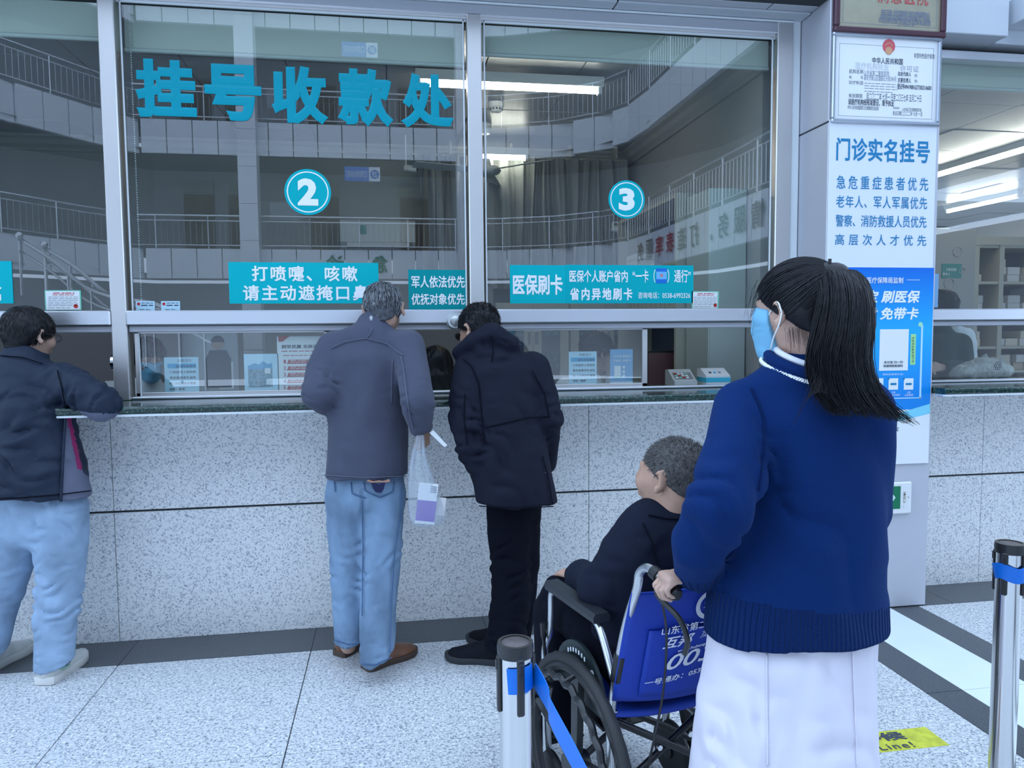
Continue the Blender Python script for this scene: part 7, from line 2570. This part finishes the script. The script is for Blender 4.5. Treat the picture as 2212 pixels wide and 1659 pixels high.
B.chain([shR, elR, wrR], [.045, .036, .026], k=.03)
fd = _n(-wr_ + wf * .18 + ZU * .05)
hand(B, wrL, fd, np.array([0, 0, -1.0]) - wr_ * .1, wf, curl=(58, 62, 40), sc=.90, tcurl=50)
fd = _n(wrL - at(1500, 1180, d - .10))
hand(B, wrR, _n(wl(HWC, -.1, ZH) - wrR), np.array([0, 0, -1.0]), -wr_, curl=(50, 60, 40), sc=.94)
for s in (-1, 1):
    B.chain([at(1715 + 60 * s, 1400, d), at(1710 + 55 * s, 1700, d), at(1708 + 50 * s, 2040, d)], [.075, .055, .04], k=.03)
soft_object(B, 'body', M_SKIN2, p3)
J = Soft(0.007, 43)
hem = at(1715, 1416, d - .165)
hn = _n(np.array([.02, -.05, -1.0]))
J.chain([at(1748, 806, d + .01), at(1746, 850, d + .0), at(1752, 920, d - .01), at(1762, 1060, d - .01), at(1748, 1180, d - .01), at(1722, 1290, d - .01), at(1716, 1400, d - .01), at(1716, 1450, d - .01)],
        [.085, .150, .172, .158, .178, .208, .215, .215], [.075, .095, .115, .125, .140, .155, .160, .160], side=sideR, k=.04, cut=[(hem, hn)])
J.chain([shL, at(1590, 980, d - .08), elL], [.066, .070, .070], k=.035)
J.chain([elL, at(1508, 1182, d - .12), wrL + fd * -.012], [.066, .060, .048], k=.02, cut=[(wrL + fd * .004, fd)])
J.chain([shR, elR, wrR], [.066, .062, .045], k=.035)
J.groove(at(1628, 840, d - .10), at(1648, 930, d - .14), .006, .007).groove(at(1648, 930, d - .14), at(1644, 1060, d - .15), .008, .008)
J.groove(at(1560, 1300, d - .15), at(1565, 1230, d - .15), .006, .004)
J.folds(elL, .12, .013, .07, (.6, 0, 1)).folds(at(1620, 1060, d - .1), .10, .013, .05, (.7, 0, 1)).folds(at(1750, 1120, d - .13), .22, .009, .14, (.9, 0, .5)).folds(at(1560, 1280, d - .1), .10, .005, .07, (1, 0, .1))
J.cloth(.0045, .20, (1, 1, .5))
hz = at(1715, 1318, d - .16)
MKN = knit_material('navy_knit', NAVY)
hemc = at(1716, 1400, d - .01)
MRIB = knit_material('navy_rib_knit', NAVY, (hemc[0], hemc[1], 95.0))
MRIB2 = knit_material('navy_cuff_knit', NAVY, (wrL[0] + .01, wrL[1], 26.0))
cd = soft_object(J, 'cardigan', MKN, p3, [('ribbed_hem', lambda C: (C - hz) @ np.array([-.08, 0.0, -1.0]) > 0, MRIB), ('ribbed_cuff', lambda C: ((C - wrL) @ fd > -.052) & (np.linalg.norm(C - wrL, axis=1) < .12), MRIB2)])
M_NSEAM = mat('navy_seam', (0.002, 0.012, 0.06), 0.9, spec=.1)
for q in ([(1622, 838), (1638, 870), (1650, 905), (1652, 960), (1646, 1020), (1640, 1060)],):
    seam(cd, q, M_NSEAM, .0022)
# neckband with white trim
nb = at(1738, 800, d + .0)
nr, nf, nu = frame(-8, 10, -8)
for nm, z_, R1, R2, rr, m_ in (('neckband', .012, .086, .084, .014, MKN), ('neck_trim', -.004, .101, .099, .0055, M_PRINTW), ('coat_collar', .030, .074, .072, .008, mat('white_cotton', (.74, .76, .80), .8))):
    pts = [nb + nr * R1 * math.cos(a) + nf * R2 * math.sin(a) + nu * (z_ + .012 * math.sin(a)) for a in np.linspace(0, 2 * math.pi, 48, endpoint=False)]
    if nm == 'neck_trim':
        mb = MB()
        for ph_ in (0, math.pi):
            tw = []
            for a in np.linspace(0, 2 * math.pi, 260, endpoint=False):
                b_ = 52 * a + ph_
                rad = _n(nr * math.cos(a) + nf * math.sin(a))
                tw.append(nb + nr * R1 * math.cos(a) + nf * R2 * math.sin(a) + nu * (z_ + .012 * math.sin(a) + .0026 * math.sin(b_)) + rad * .0026 * math.cos(b_))
            mb.tube(tw, .0030, 5, closed=True)
        mb.build(nm, m_, cd, smooth=True)
    else:
        MB().tube(pts, rr, 10, closed=True).build(nm, m_, cd, smooth=True)
# white coat below the cardigan
M_COAT = mat('white_coat_cotton', (0.70, 0.67, 0.74), 0.75, bump2=0.5, b2scale=7, stretch=(1, 1, .5), bump=.15, bscale=400)
T = Soft(0.008, 47)
T.chain([at(1715, 1330, d), at(1706, 1420, d), at(1696, 1560, d), at(1690, 1700, d), at(1688, 1780, d)], [.195, .198, .210, .220, .222], [.140, .150, .165, .178, .18], side=sideR, k=.02, cut=[(at(1688, 1770, d), np.array([0, 0, -1.0]))])
for x0, x1, w, dp in ((1655, 1658, .010, .007), (1838, 1852, .008, .008), (1580, 1590, .014, .006), (1520, 1505, .012, .006)):
    T.groove(at(x0, 1400, d - .17), at(x1, 1750, d - .19), w, dp)
T.folds(at(1600, 1500, d - .15), .18, .012, .08, (1, 0, .35)).folds(at(1770, 1560, d - .18), .20, .010, .12, (.6, 0, 1)).folds(at(1540, 1600, d - .1), .13, .011, .06, (1, 0, .3))
T.cloth(.005, .13, (1.3, 1.3, .35))
ct = soft_object(T, 'white_coat', M_COAT, p3)
for q in ([(1656, 1412), (1658, 1655)], [(1842, 1400), (1846, 1500), (1852, 1655)]):
    seam(ct, q, M_COAT, .0022, 'coat_seam', 0.0)
for s in (-1, 1):
    q = at(1708 + 50 * s, 2040, d)
    shoe(p3, (q[0], q[1] - .05, 0), 0, .24, .088, mat('white_shoe', (.7, .7, .7), .5), M_SNKS, 'shoe')
# face mask
S = Soft(0.0035)
k_ = hd.sc
cuts = [(hd.p(0, .028, 0), -hd.f), (hd.p(0, 0, .004), _n(hd.u - hd.f * .15)), (hd.p(0, 0, -.118), -hd.u)]
S.chain([hd.p(0, .036, -.020), hd.p(0, .050, -.082)], [.076 * k_, .058 * k_], [.075 * k_, .058 * k_], side=hd.r, k=.02, cut=cuts)
S.chain([hd.p(0, .080, -.004), hd.p(0, .092, -.040), hd.p(0, .080, -.088)], [.036, .040, .034], [.032, .034, .030], side=hd.r, k=.02, cut=cuts)
for z_ in (-.030, -.045, -.060):
    S.groove(hd.p(-.06, .08, z_), hd.p(.06, .08, z_), .003, .0015)
    S.groove(hd.p(-.07, .05, z_), hd.p(-.05, .10, z_), .003, .002)
mk = soft_object(S, 'face_mask', mat('blue_mask', (0.18, 0.46, 0.66), 0.75, bump=.3, bscale=300), p3)
for sx in (-1, 1):
    for za, zb2 in ((-.008, .022), (-.088, -.030)):
        MB().tube(smooth_path([hd.p(sx * .064, .034, za), hd.p(sx * .078, .012, (za + zb2) / 2), hd.p(sx * .089, -.014, zb2), hd.p(sx * .090, -.024, -.004)], 5), .0019, 6).build('ear_loop', M_PRINTW, mk, smooth=True)
# hair drawn back into a ponytail
tie = hd.p(0, -.092, .080)
S = Soft(0.005, 51)
a_, b_ = .74, -.005
nn = -(hd.u - hd.f * a_)
cut = [(hd.p(0, 0, b_), nn / np.linalg.norm(nn)), (hd.p(0, 0, -.075), -hd.u)]
S.ball(hd.p(0, -.014, .030), hd.F, np.array([.088, .108, .094]) * k_, k=.01, cut=cut)
S.chain([hd.p(0, -.055, -.01), hd.p(0, -.058, -.065)], [.066, .050], [.042, .034], side=hd.r, k=.02, cut=cut)
S.chain([hd.p(0, -.075, .072), tie], [.030, .017], side=hd.r, k=.02)
V, F = S.surface()
rng = np.random.RandomState(8)
# long strands over the scalp towards the tie
n_ = 900
D_ = rng.normal(size=(n_ * 4, 3))
D_ /= np.linalg.norm(D_, axis=1, keepdims=True)
rad = np.array([.089, .109, .095])
C0 = np.array([0, -.014, .030])
Q = D_ * rad + C0
ok = (Q[:, 2] > a_ * Q[:, 1] + b_ + .002) & (Q[:, 2] > -.07)
Q = Q[ok][:n_]
tl = np.array([0, -.094, .080])
K = 10
tt = np.linspace(0, 1, K)[None, :, None]
P = Q[:, None, :] * (1 - tt) + tl * tt
rel = (P - C0) / rad
nr_ = np.linalg.norm(rel, axis=2, keepdims=True)
P = C0 + rel / nr_ * rad * (1.004 + .012 * rng.rand(len(Q), 1, 1))
scalp = hd.c + (P @ hd.F) * k_
# fringe of loose hairs in front
m_ = 40
fr0 = np.stack([rng.uniform(-.05, .05, m_), rng.uniform(.055, .085, m_), rng.uniform(.055, .085, m_)], 1)
FR = np.stack([fr0 + np.array([0, .02, -.012]) * t_ + np.array([0, .012, -.105]) * t_ ** 1.5 * rng.uniform(.4, 1.1, (m_, 1)) + np.stack([fr0[:, 0] * .35, 0 * fr0[:, 0], 0 * fr0[:, 0]], 1) * t_ for t_ in np.linspace(0, 1, 8)], 1)
FR = hd.c + (FR @ hd.F) * k_
# wisps on the neck
m_ = 60
w0 = np.stack([rng.uniform(-.07, -.03, m_), rng.uniform(-.06, -.01, m_), rng.uniform(-.05, -.035, m_)], 1)
WS = np.stack([w0 + np.array([-.004, -.004, -.045]) * t_ * rng.uniform(.4, 1.2, (m_, 1)) for t_ in np.linspace(0, 1, 6)], 1)
WS = hd.c + (WS @ hd.F) * k_
sv = [strands(scalp, .0011, .0009), strands(FR, .0006, .0003), strands(WS, .0004, .0002)]
hair = mesh_np('hair', V, F, M_HAIRB, p3)
o = mesh_np('hair_strands', *join_np(sv), M_HAIRB, hair)
o['kind'] = 'stuff'
# ponytail: a thick core and many strands
dt = d - .13
core = [tie + np.array([0, 0, .004]), at(1812, 588, dt + .04), at(1826, 640, dt), at(1822, 710, dt - .02), at(1812, 780, dt - .03), at(1826, 840, dt - .03), at(1850, 880, dt - .03)]
S = Soft(0.005, 53)
S.chain([tie, core[1]], [.016, .022], [.016, .018], side=_rt, k=.02)
S.chain(core[1:], [.022, .036, .044, .044, .036, .012], [.018, .020, .024, .024, .020, .008], side=_rt, k=.02)
S.cloth(.004, .05, (1.5, 1.5, .12))
V, F = S.surface()
pt = mesh_np('ponytail', V, F, M_HAIRB, hair)
n_ = 1700
cs = np.array(smooth_path(core, 4))
cs = np.concatenate([cs, np.linspace(cs[-1], at(1862, 900, dt - .03), 4)[1:]])
u = np.linspace(0, 1, 16)
idx = u * (len(cs) - 1)
cc = np.stack([np.interp(idx, np.arange(len(cs)), cs[:, i]) for i in range(3)], 1)
wd = np.interp(u, [0, .08, .2, .45, .7, .85, 1], [.016, .034, .050, .064, .068, .066, .060])
dp = np.interp(u, [0, .08, .2, .45, .7, .85, 1], [.016, .026, .032, .037, .038, .034, .028])
an = rng.uniform(0, 2 * math.pi, n_)
rr = np.sqrt(rng.rand(n_)) * .5 + .5
ca, sa = np.cos(an) * rr, np.sin(an) * rr
wig = rng.normal(size=(n_, 1)) * .010
PT = cc[None] + (ca[:, None] * wd[None])[..., None] * _rt + (sa[:, None] * dp[None])[..., None] * np.array([0, 1, 0])
PT = PT + (np.sin(u * 5 + rng.uniform(0, 6, (n_, 1))) * wig * u)[..., None] * _rt
flick = np.clip((u - .72) / .28, 0, 1)[None] ** 1.6 * rng.uniform(.0, 1.0, (n_, 1)) * np.clip(.3 + ca[:, None], 0, 1)
PT = PT + flick[..., None] * (_rt * .075 - ZU * .022)
cutl = rng.uniform(.74, 1.0, n_)
PT2 = np.empty_like(PT)
for i in range(n_):
    ii = u * cutl[i] * (len(u) - 1)
    for j in range(3):
        PT2[i, :, j] = np.interp(ii, np.arange(len(u)), PT[i, :, j])
# a few strands that fall forward over the shoulder
m_ = 60
st0 = np.array([at(1795, 700, dt - .01)] * m_) + rng.normal(size=(m_, 3)) * .010
en = np.array([at(1772 + 22 * q_, 848 + 10 * q_ * q_, dt - .06) for q_ in rng.normal(size=m_)])
md = np.array([at(1782 + 12 * q_, 790, dt - .04) for q_ in rng.normal(size=m_)])
tt = np.linspace(0, 1, 16)[None, :, None]
FW = st0[:, None] * (1 - tt) ** 2 + 2 * md[:, None] * tt * (1 - tt) + en[:, None] * tt ** 2
o = mesh_np('hair_strands', *join_np([strands(PT2, .0013, .0005), strands(FW, .0012, .0004)]), M_HAIRB, pt)
o['kind'] = 'stuff'
MB().tube([tie + (hd.r * math.cos(a) + hd.u * math.sin(a) * .6 + hd.f * math.sin(a) * .8) * .020 for a in np.linspace(0, 2 * math.pi, 20, endpoint=False)], .006, 8, closed=True).build('hair_tie', M_BLACK, hair, smooth=True)
MB().tube([tie + ZU * .012, tie + ZU * .030], .004, 8).build('hair_tie_knot', M_BLACK, hair)

# ------------------------------------------------------------------ people behind the windows
M_WCOAT = mat('clerk_white_coat', (0.70, 0.72, 0.76), 0.8, bump2=.5, b2scale=8)


def clerk(stool, lab, head, neckp, shl, shr, az, haz, hp, coat, hm, extra=None, arms=None, line=(.66, -.012)):
    t = thing('person', lab, 'person')
    H = Head(head, haz, hp, 0, .98)
    sd_ = frame(az)[0]
    base = (np.array(shl) + np.array(shr)) / 2
    low = np.array([base[0], base[1], max(.56, base[2] - .52)])
    fwd_ = frame(az)[1]
    B_ = Soft(0.007)
    H.skin(B_)
    B_.chain([H.p(0, -.02, -.06), neckp, base + np.array([0, 0, -.1]), low], [.05, .055, .12, .13], [.05, .055, .08, .1], side=sd_, k=.03)
    for q_ in (-.08, .08):
        B_.chain([low + sd_ * q_, low + sd_ * q_ + fwd_ * .30, low + sd_ * q_ + fwd_ * .32 + np.array([0, 0, -.45])], [.06, .05, .04], k=.03)
    stl = thing('office_stool', 'low black stool under the ' + stool, 'stool', 'office stools')
    MB().lathe([(.19, -.04), (.20, -.02), (.19, 0), (.0, 0)], (low[0], low[1], low[2] - .125), n=24).build('stool_seat', M_BLACK, stl, smooth='auto')
    MB().tube([(low[0], low[1], 0), (low[0], low[1], low[2] - .16)], .03, 10).build('stool_post', M_BLACK, stl)
    MB().lathe([(.2, 0), (.2, .02), (.03, .05)], (low[0], low[1], 0), n=20).build('stool_base', M_BLACK, stl, smooth='auto')
    A = arms or [(shl, base + sd_ * -.22 + np.array([0, .05, -.28]), base + sd_ * -.12 + frame(az)[1] * .25 + np.array([0, 0, -.32])), (shr, base + sd_ * .22 + np.array([0, .05, -.28]), base + sd_ * .12 + frame(az)[1] * .25 + np.array([0, 0, -.32]))]
    for sx, (a, b, c) in zip((1, -1), A):
        B_.chain([a, b, c], [.045, .038, .026], k=.03)
        hand(B_, c, _n(np.array(c) - np.array(b)), np.array([0, 0, -1.0]) if arms is None else -sd_, sd_ * sx, curl=(25, 35, 25), sc=.92)
    soft_object(B_, 'body', M_SKIN2, t)
    J_ = Soft(0.009, 61)
    J_.chain([np.array(neckp) - np.array([0, 0, .03]), base + np.array([0, 0, -.02]), base + np.array([0, 0, -.18]), low], [.08, .15, .17, .18], [.075, .095, .12, .14], side=sd_, k=.04)
    for a, b, c in A:
        J_.chain([a, b, c], [.066, .060, .046], k=.03, cut=[(c, _n(np.array(c) - np.array(b)))])
    J_.cloth(.005, .14)
    soft_object(J_, 'white_coat' if coat is M_WCOAT else 'jumper', coat, t)
    if extra:
        extra(H, t)
    else:
        hair_cap(H, hm, t, off=.014, line=line, n=900, ln=.04, seed=5, nape=-.09)
    return t, H


def long_hair(H, t):
    S_ = Soft(0.006, 3)
    nn_ = -(H.u - H.f * .9)
    S_.ball(H.p(0, -.014, .030), H.F, np.array([.092, .110, .096]), k=.01, cut=[(H.p(0, 0, -.03), nn_ / np.linalg.norm(nn_))])
    S_.chain([H.p(0, -.045, .01), H.p(0, -.075, -.08), H.p(0, -.085, -.20)], [.085, .088, .085], [.060, .050, .035], side=H.r, k=.03)
    S_.cloth(.004, .05, (1.5, 1.5, .15))
    V_, F_ = S_.surface()
    hr_ = mesh_np('long_hair', V_, F_, M_HAIRB, t)
    g_ = np.random.RandomState(2)
    n2 = 500
    xs = g_.uniform(-.088, .088, n2)
    ys = np.sqrt(np.clip(1 - (xs / .092) ** 2, 0, 1)) * -.10 - .012
    P_ = np.stack([np.stack([xs * (.4 + .6 * min(1, 3 * t_)), ys * (.5 + .5 * min(1, 3 * t_)) - .01 * t_, .12 - t_ * (.36 + .05 * np.sin(xs * 90)) - .03 * (xs / .09) ** 2], 1) for t_ in np.linspace(0, 1, 9)], 1)
    o_ = mesh_np('hair_strands', *strands(H.c + P_ @ H.F, .0014, .0006), M_HAIRB, hr_)
    o_['kind'] = 'stuff'


dc = 4.45
clerk('clerk with long black hair', 'person with long black hair sitting behind the open sash', at(940, 792, dc), at(944, 835, dc), at(905, 885, dc), at(1000, 885, dc + .05), -10, -22, -14, M_WCOAT, M_HAIRB, extra=long_hair)
dc = 4.40
clerk('clerk resting the chin', 'person in a white coat resting the chin on a hand behind the notices', at(1290, 762, dc), at(1272, 815, dc), at(1225, 840, dc - .06), at(1310, 850, dc + .1), 50, 75, -18, M_WCOAT, M_HAIRB,
      arms=[(at(1225, 840, dc - .06), at(1220, 930, dc - .12), at(1290, 930, dc - .1)), (at(1318, 850, dc + .05), at(1345, 905, dc - .05), at(1322, 812, dc - .04))])


def masked(H, t):
    hair_cap(H, M_HAIRB, t, off=.014, n=900, ln=.04, seed=9, nape=-.09)
    S_ = Soft(0.005)
    cuts_ = [(H.p(0, .028, 0), -H.f), (H.p(0, 0, .004), H.u), (H.p(0, 0, -.115), -H.u)]
    S_.chain([H.p(0, .036, -.020), H.p(0, .050, -.082)], [.071, .052], [.072, .054], side=H.r, k=.02, cut=cuts_)
    S_.chain([H.p(0, .082, -.004), H.p(0, .094, -.040), H.p(0, .080, -.088)], [.032, .036, .030], [.028, .032, .028], side=H.r, k=.02, cut=cuts_)
    soft_object(S_, 'face_mask', mat('blue_mask', (0.18, 0.46, 0.66), 0.75), t)
    glasses(H, t, M_BLACK)


dc = 4.25
clerk('clerk in the blue mask', 'person in glasses and a blue mask bending over papers behind the sash', at(322, 775, dc), at(318, 822, dc + .05), at(270, 850, dc + .05), at(372, 850, dc + .1), 165, 150, -18, M_WCOAT, M_HAIRB, extra=masked)
dc = 5.0
clerk('clerk in dark green', 'person in a dark green top sitting beyond the post, face hidden by the rail', at(2028, 665, dc), at(2030, 705, dc), at(1990, 735, dc), at(2085, 740, dc), -20, -40, -5, mat('dark_green_knit', (.012, .035, .030), .9), M_HAIRB,
      arms=[(at(1990, 735, dc), at(1985, 830, dc), at(2010, 830, dc - .15)), (at(2075, 740, dc), at(2085, 800, dc - .1), at(2035, 795, dc - .2))])
# white coat hung over a chair back in the pharmacy
cc_ = thing('draped_coat', 'white coat with a round badge draped over a chair beyond the post', 'coat')
dq = 5.3
S = Soft(0.008, 71)
S.chain([at(2068, 735, dq), at(2090, 735, dq)], [.10, .09], [.05, .05], side=_up, k=.03)
S.chain([at(2066, 760, dq), at(2078, 900, dq)], [.095, .11], [.06, .07], side=_rt, k=.03)
S.chain([at(2090, 750, dq), at(2088, 900, dq)], [.06, .07], [.06, .07], side=_rt, k=.03)
S.folds(at(2075, 790, dq), .15, .008, .07, (1, 0, .2)).cloth(.006, .1, (1.3, 1.3, .4))
soft_object(S, 'coat_cloth', M_WCOAT, cc_)
c = at(2082, 755, dq - .075)
MB().tube([c + (_rt * math.cos(a) * .8 + _up * math.sin(a)) * .026 for a in np.linspace(0, 2 * math.pi, 20, endpoint=False)], .003, 6, closed=True).build('badge_ring', mat('badge_grey_green', (.12, .2, .17), .6), cc_)
for x in (2086, 2097):
    MB().tube([at(x, 770, dq - .075), at(x, 780, dq - .075)], .006, 6).build('pen', mat('pen_navy', (.01, .015, .06), .4), cc_)
for s in (-.16, .16):
    p_ = at(2078, 870, dq)
    MB().tube([(p_[0] + s, p_[1], 0), (p_[0] + s, p_[1], 1.12)], .015, 8).build('chair_upright', M_BLACK, cc_)
# filled plastic bag on the pharmacy counter
pb_ = thing('filled_bag', 'knotted filled plastic bag on the counter beyond the post', 'bag')
S = Soft(0.006, 81)
yb_ = .47
b0, b1 = onY(2058, 812, yb_), onY(2178, 812, yb_)
mid_ = (b0 + b1) / 2
zb0 = ZC + .001
S.chain([np.array([b0[0] + .05, yb_, zb0 + .035]), np.array([mid_[0], yb_, zb0 + .062]), np.array([b1[0] - .055, yb_, zb0 + .050])], [.052, .07, .058], [.06, .08, .07], side=ZU, k=.03, cut=[(np.array([0, 0, zb0]), np.array([0, 0, -1.0]))])
S.chain([np.array([mid_[0] + .02, yb_, zb0 + .11]), np.array([mid_[0] + .035, yb_, zb0 + .150])], [.020, .006], side=XU, k=.02)
S.chain([np.array([mid_[0] + .04, yb_, zb0 + .11]), np.array([mid_[0] + .085, yb_, zb0 + .125])], [.014, .006], side=ZU, k=.02)
S.folds(mid_, .2, .007, .045, (1, .3, .4)).cloth(.006, .06)
mb_ = mat('frosted_bag', (.46, .45, .42), .25, var=.25, vscale=18, bump2=.8, b2scale=30)
soft_object(S, 'bag_film', mb_, pb_)
for k in range(6):
    a = 2 * math.pi * k / 6
    c = np.array([mid_[0] + .04 + .016 * math.cos(a), yb_ - .083, zb0 + .085 + .018 * math.sin(a)])
    MB().tube([c + np.array([math.cos(t_), -.1, math.sin(t_)]) * .008 for t_ in np.linspace(0, 2 * math.pi, 10, endpoint=False)], .002, 5, closed=True).build('printed_petal', M_INK, pb_)
bpy.data.objects.remove(_fo)
bpy.data.curves.remove(_fc)
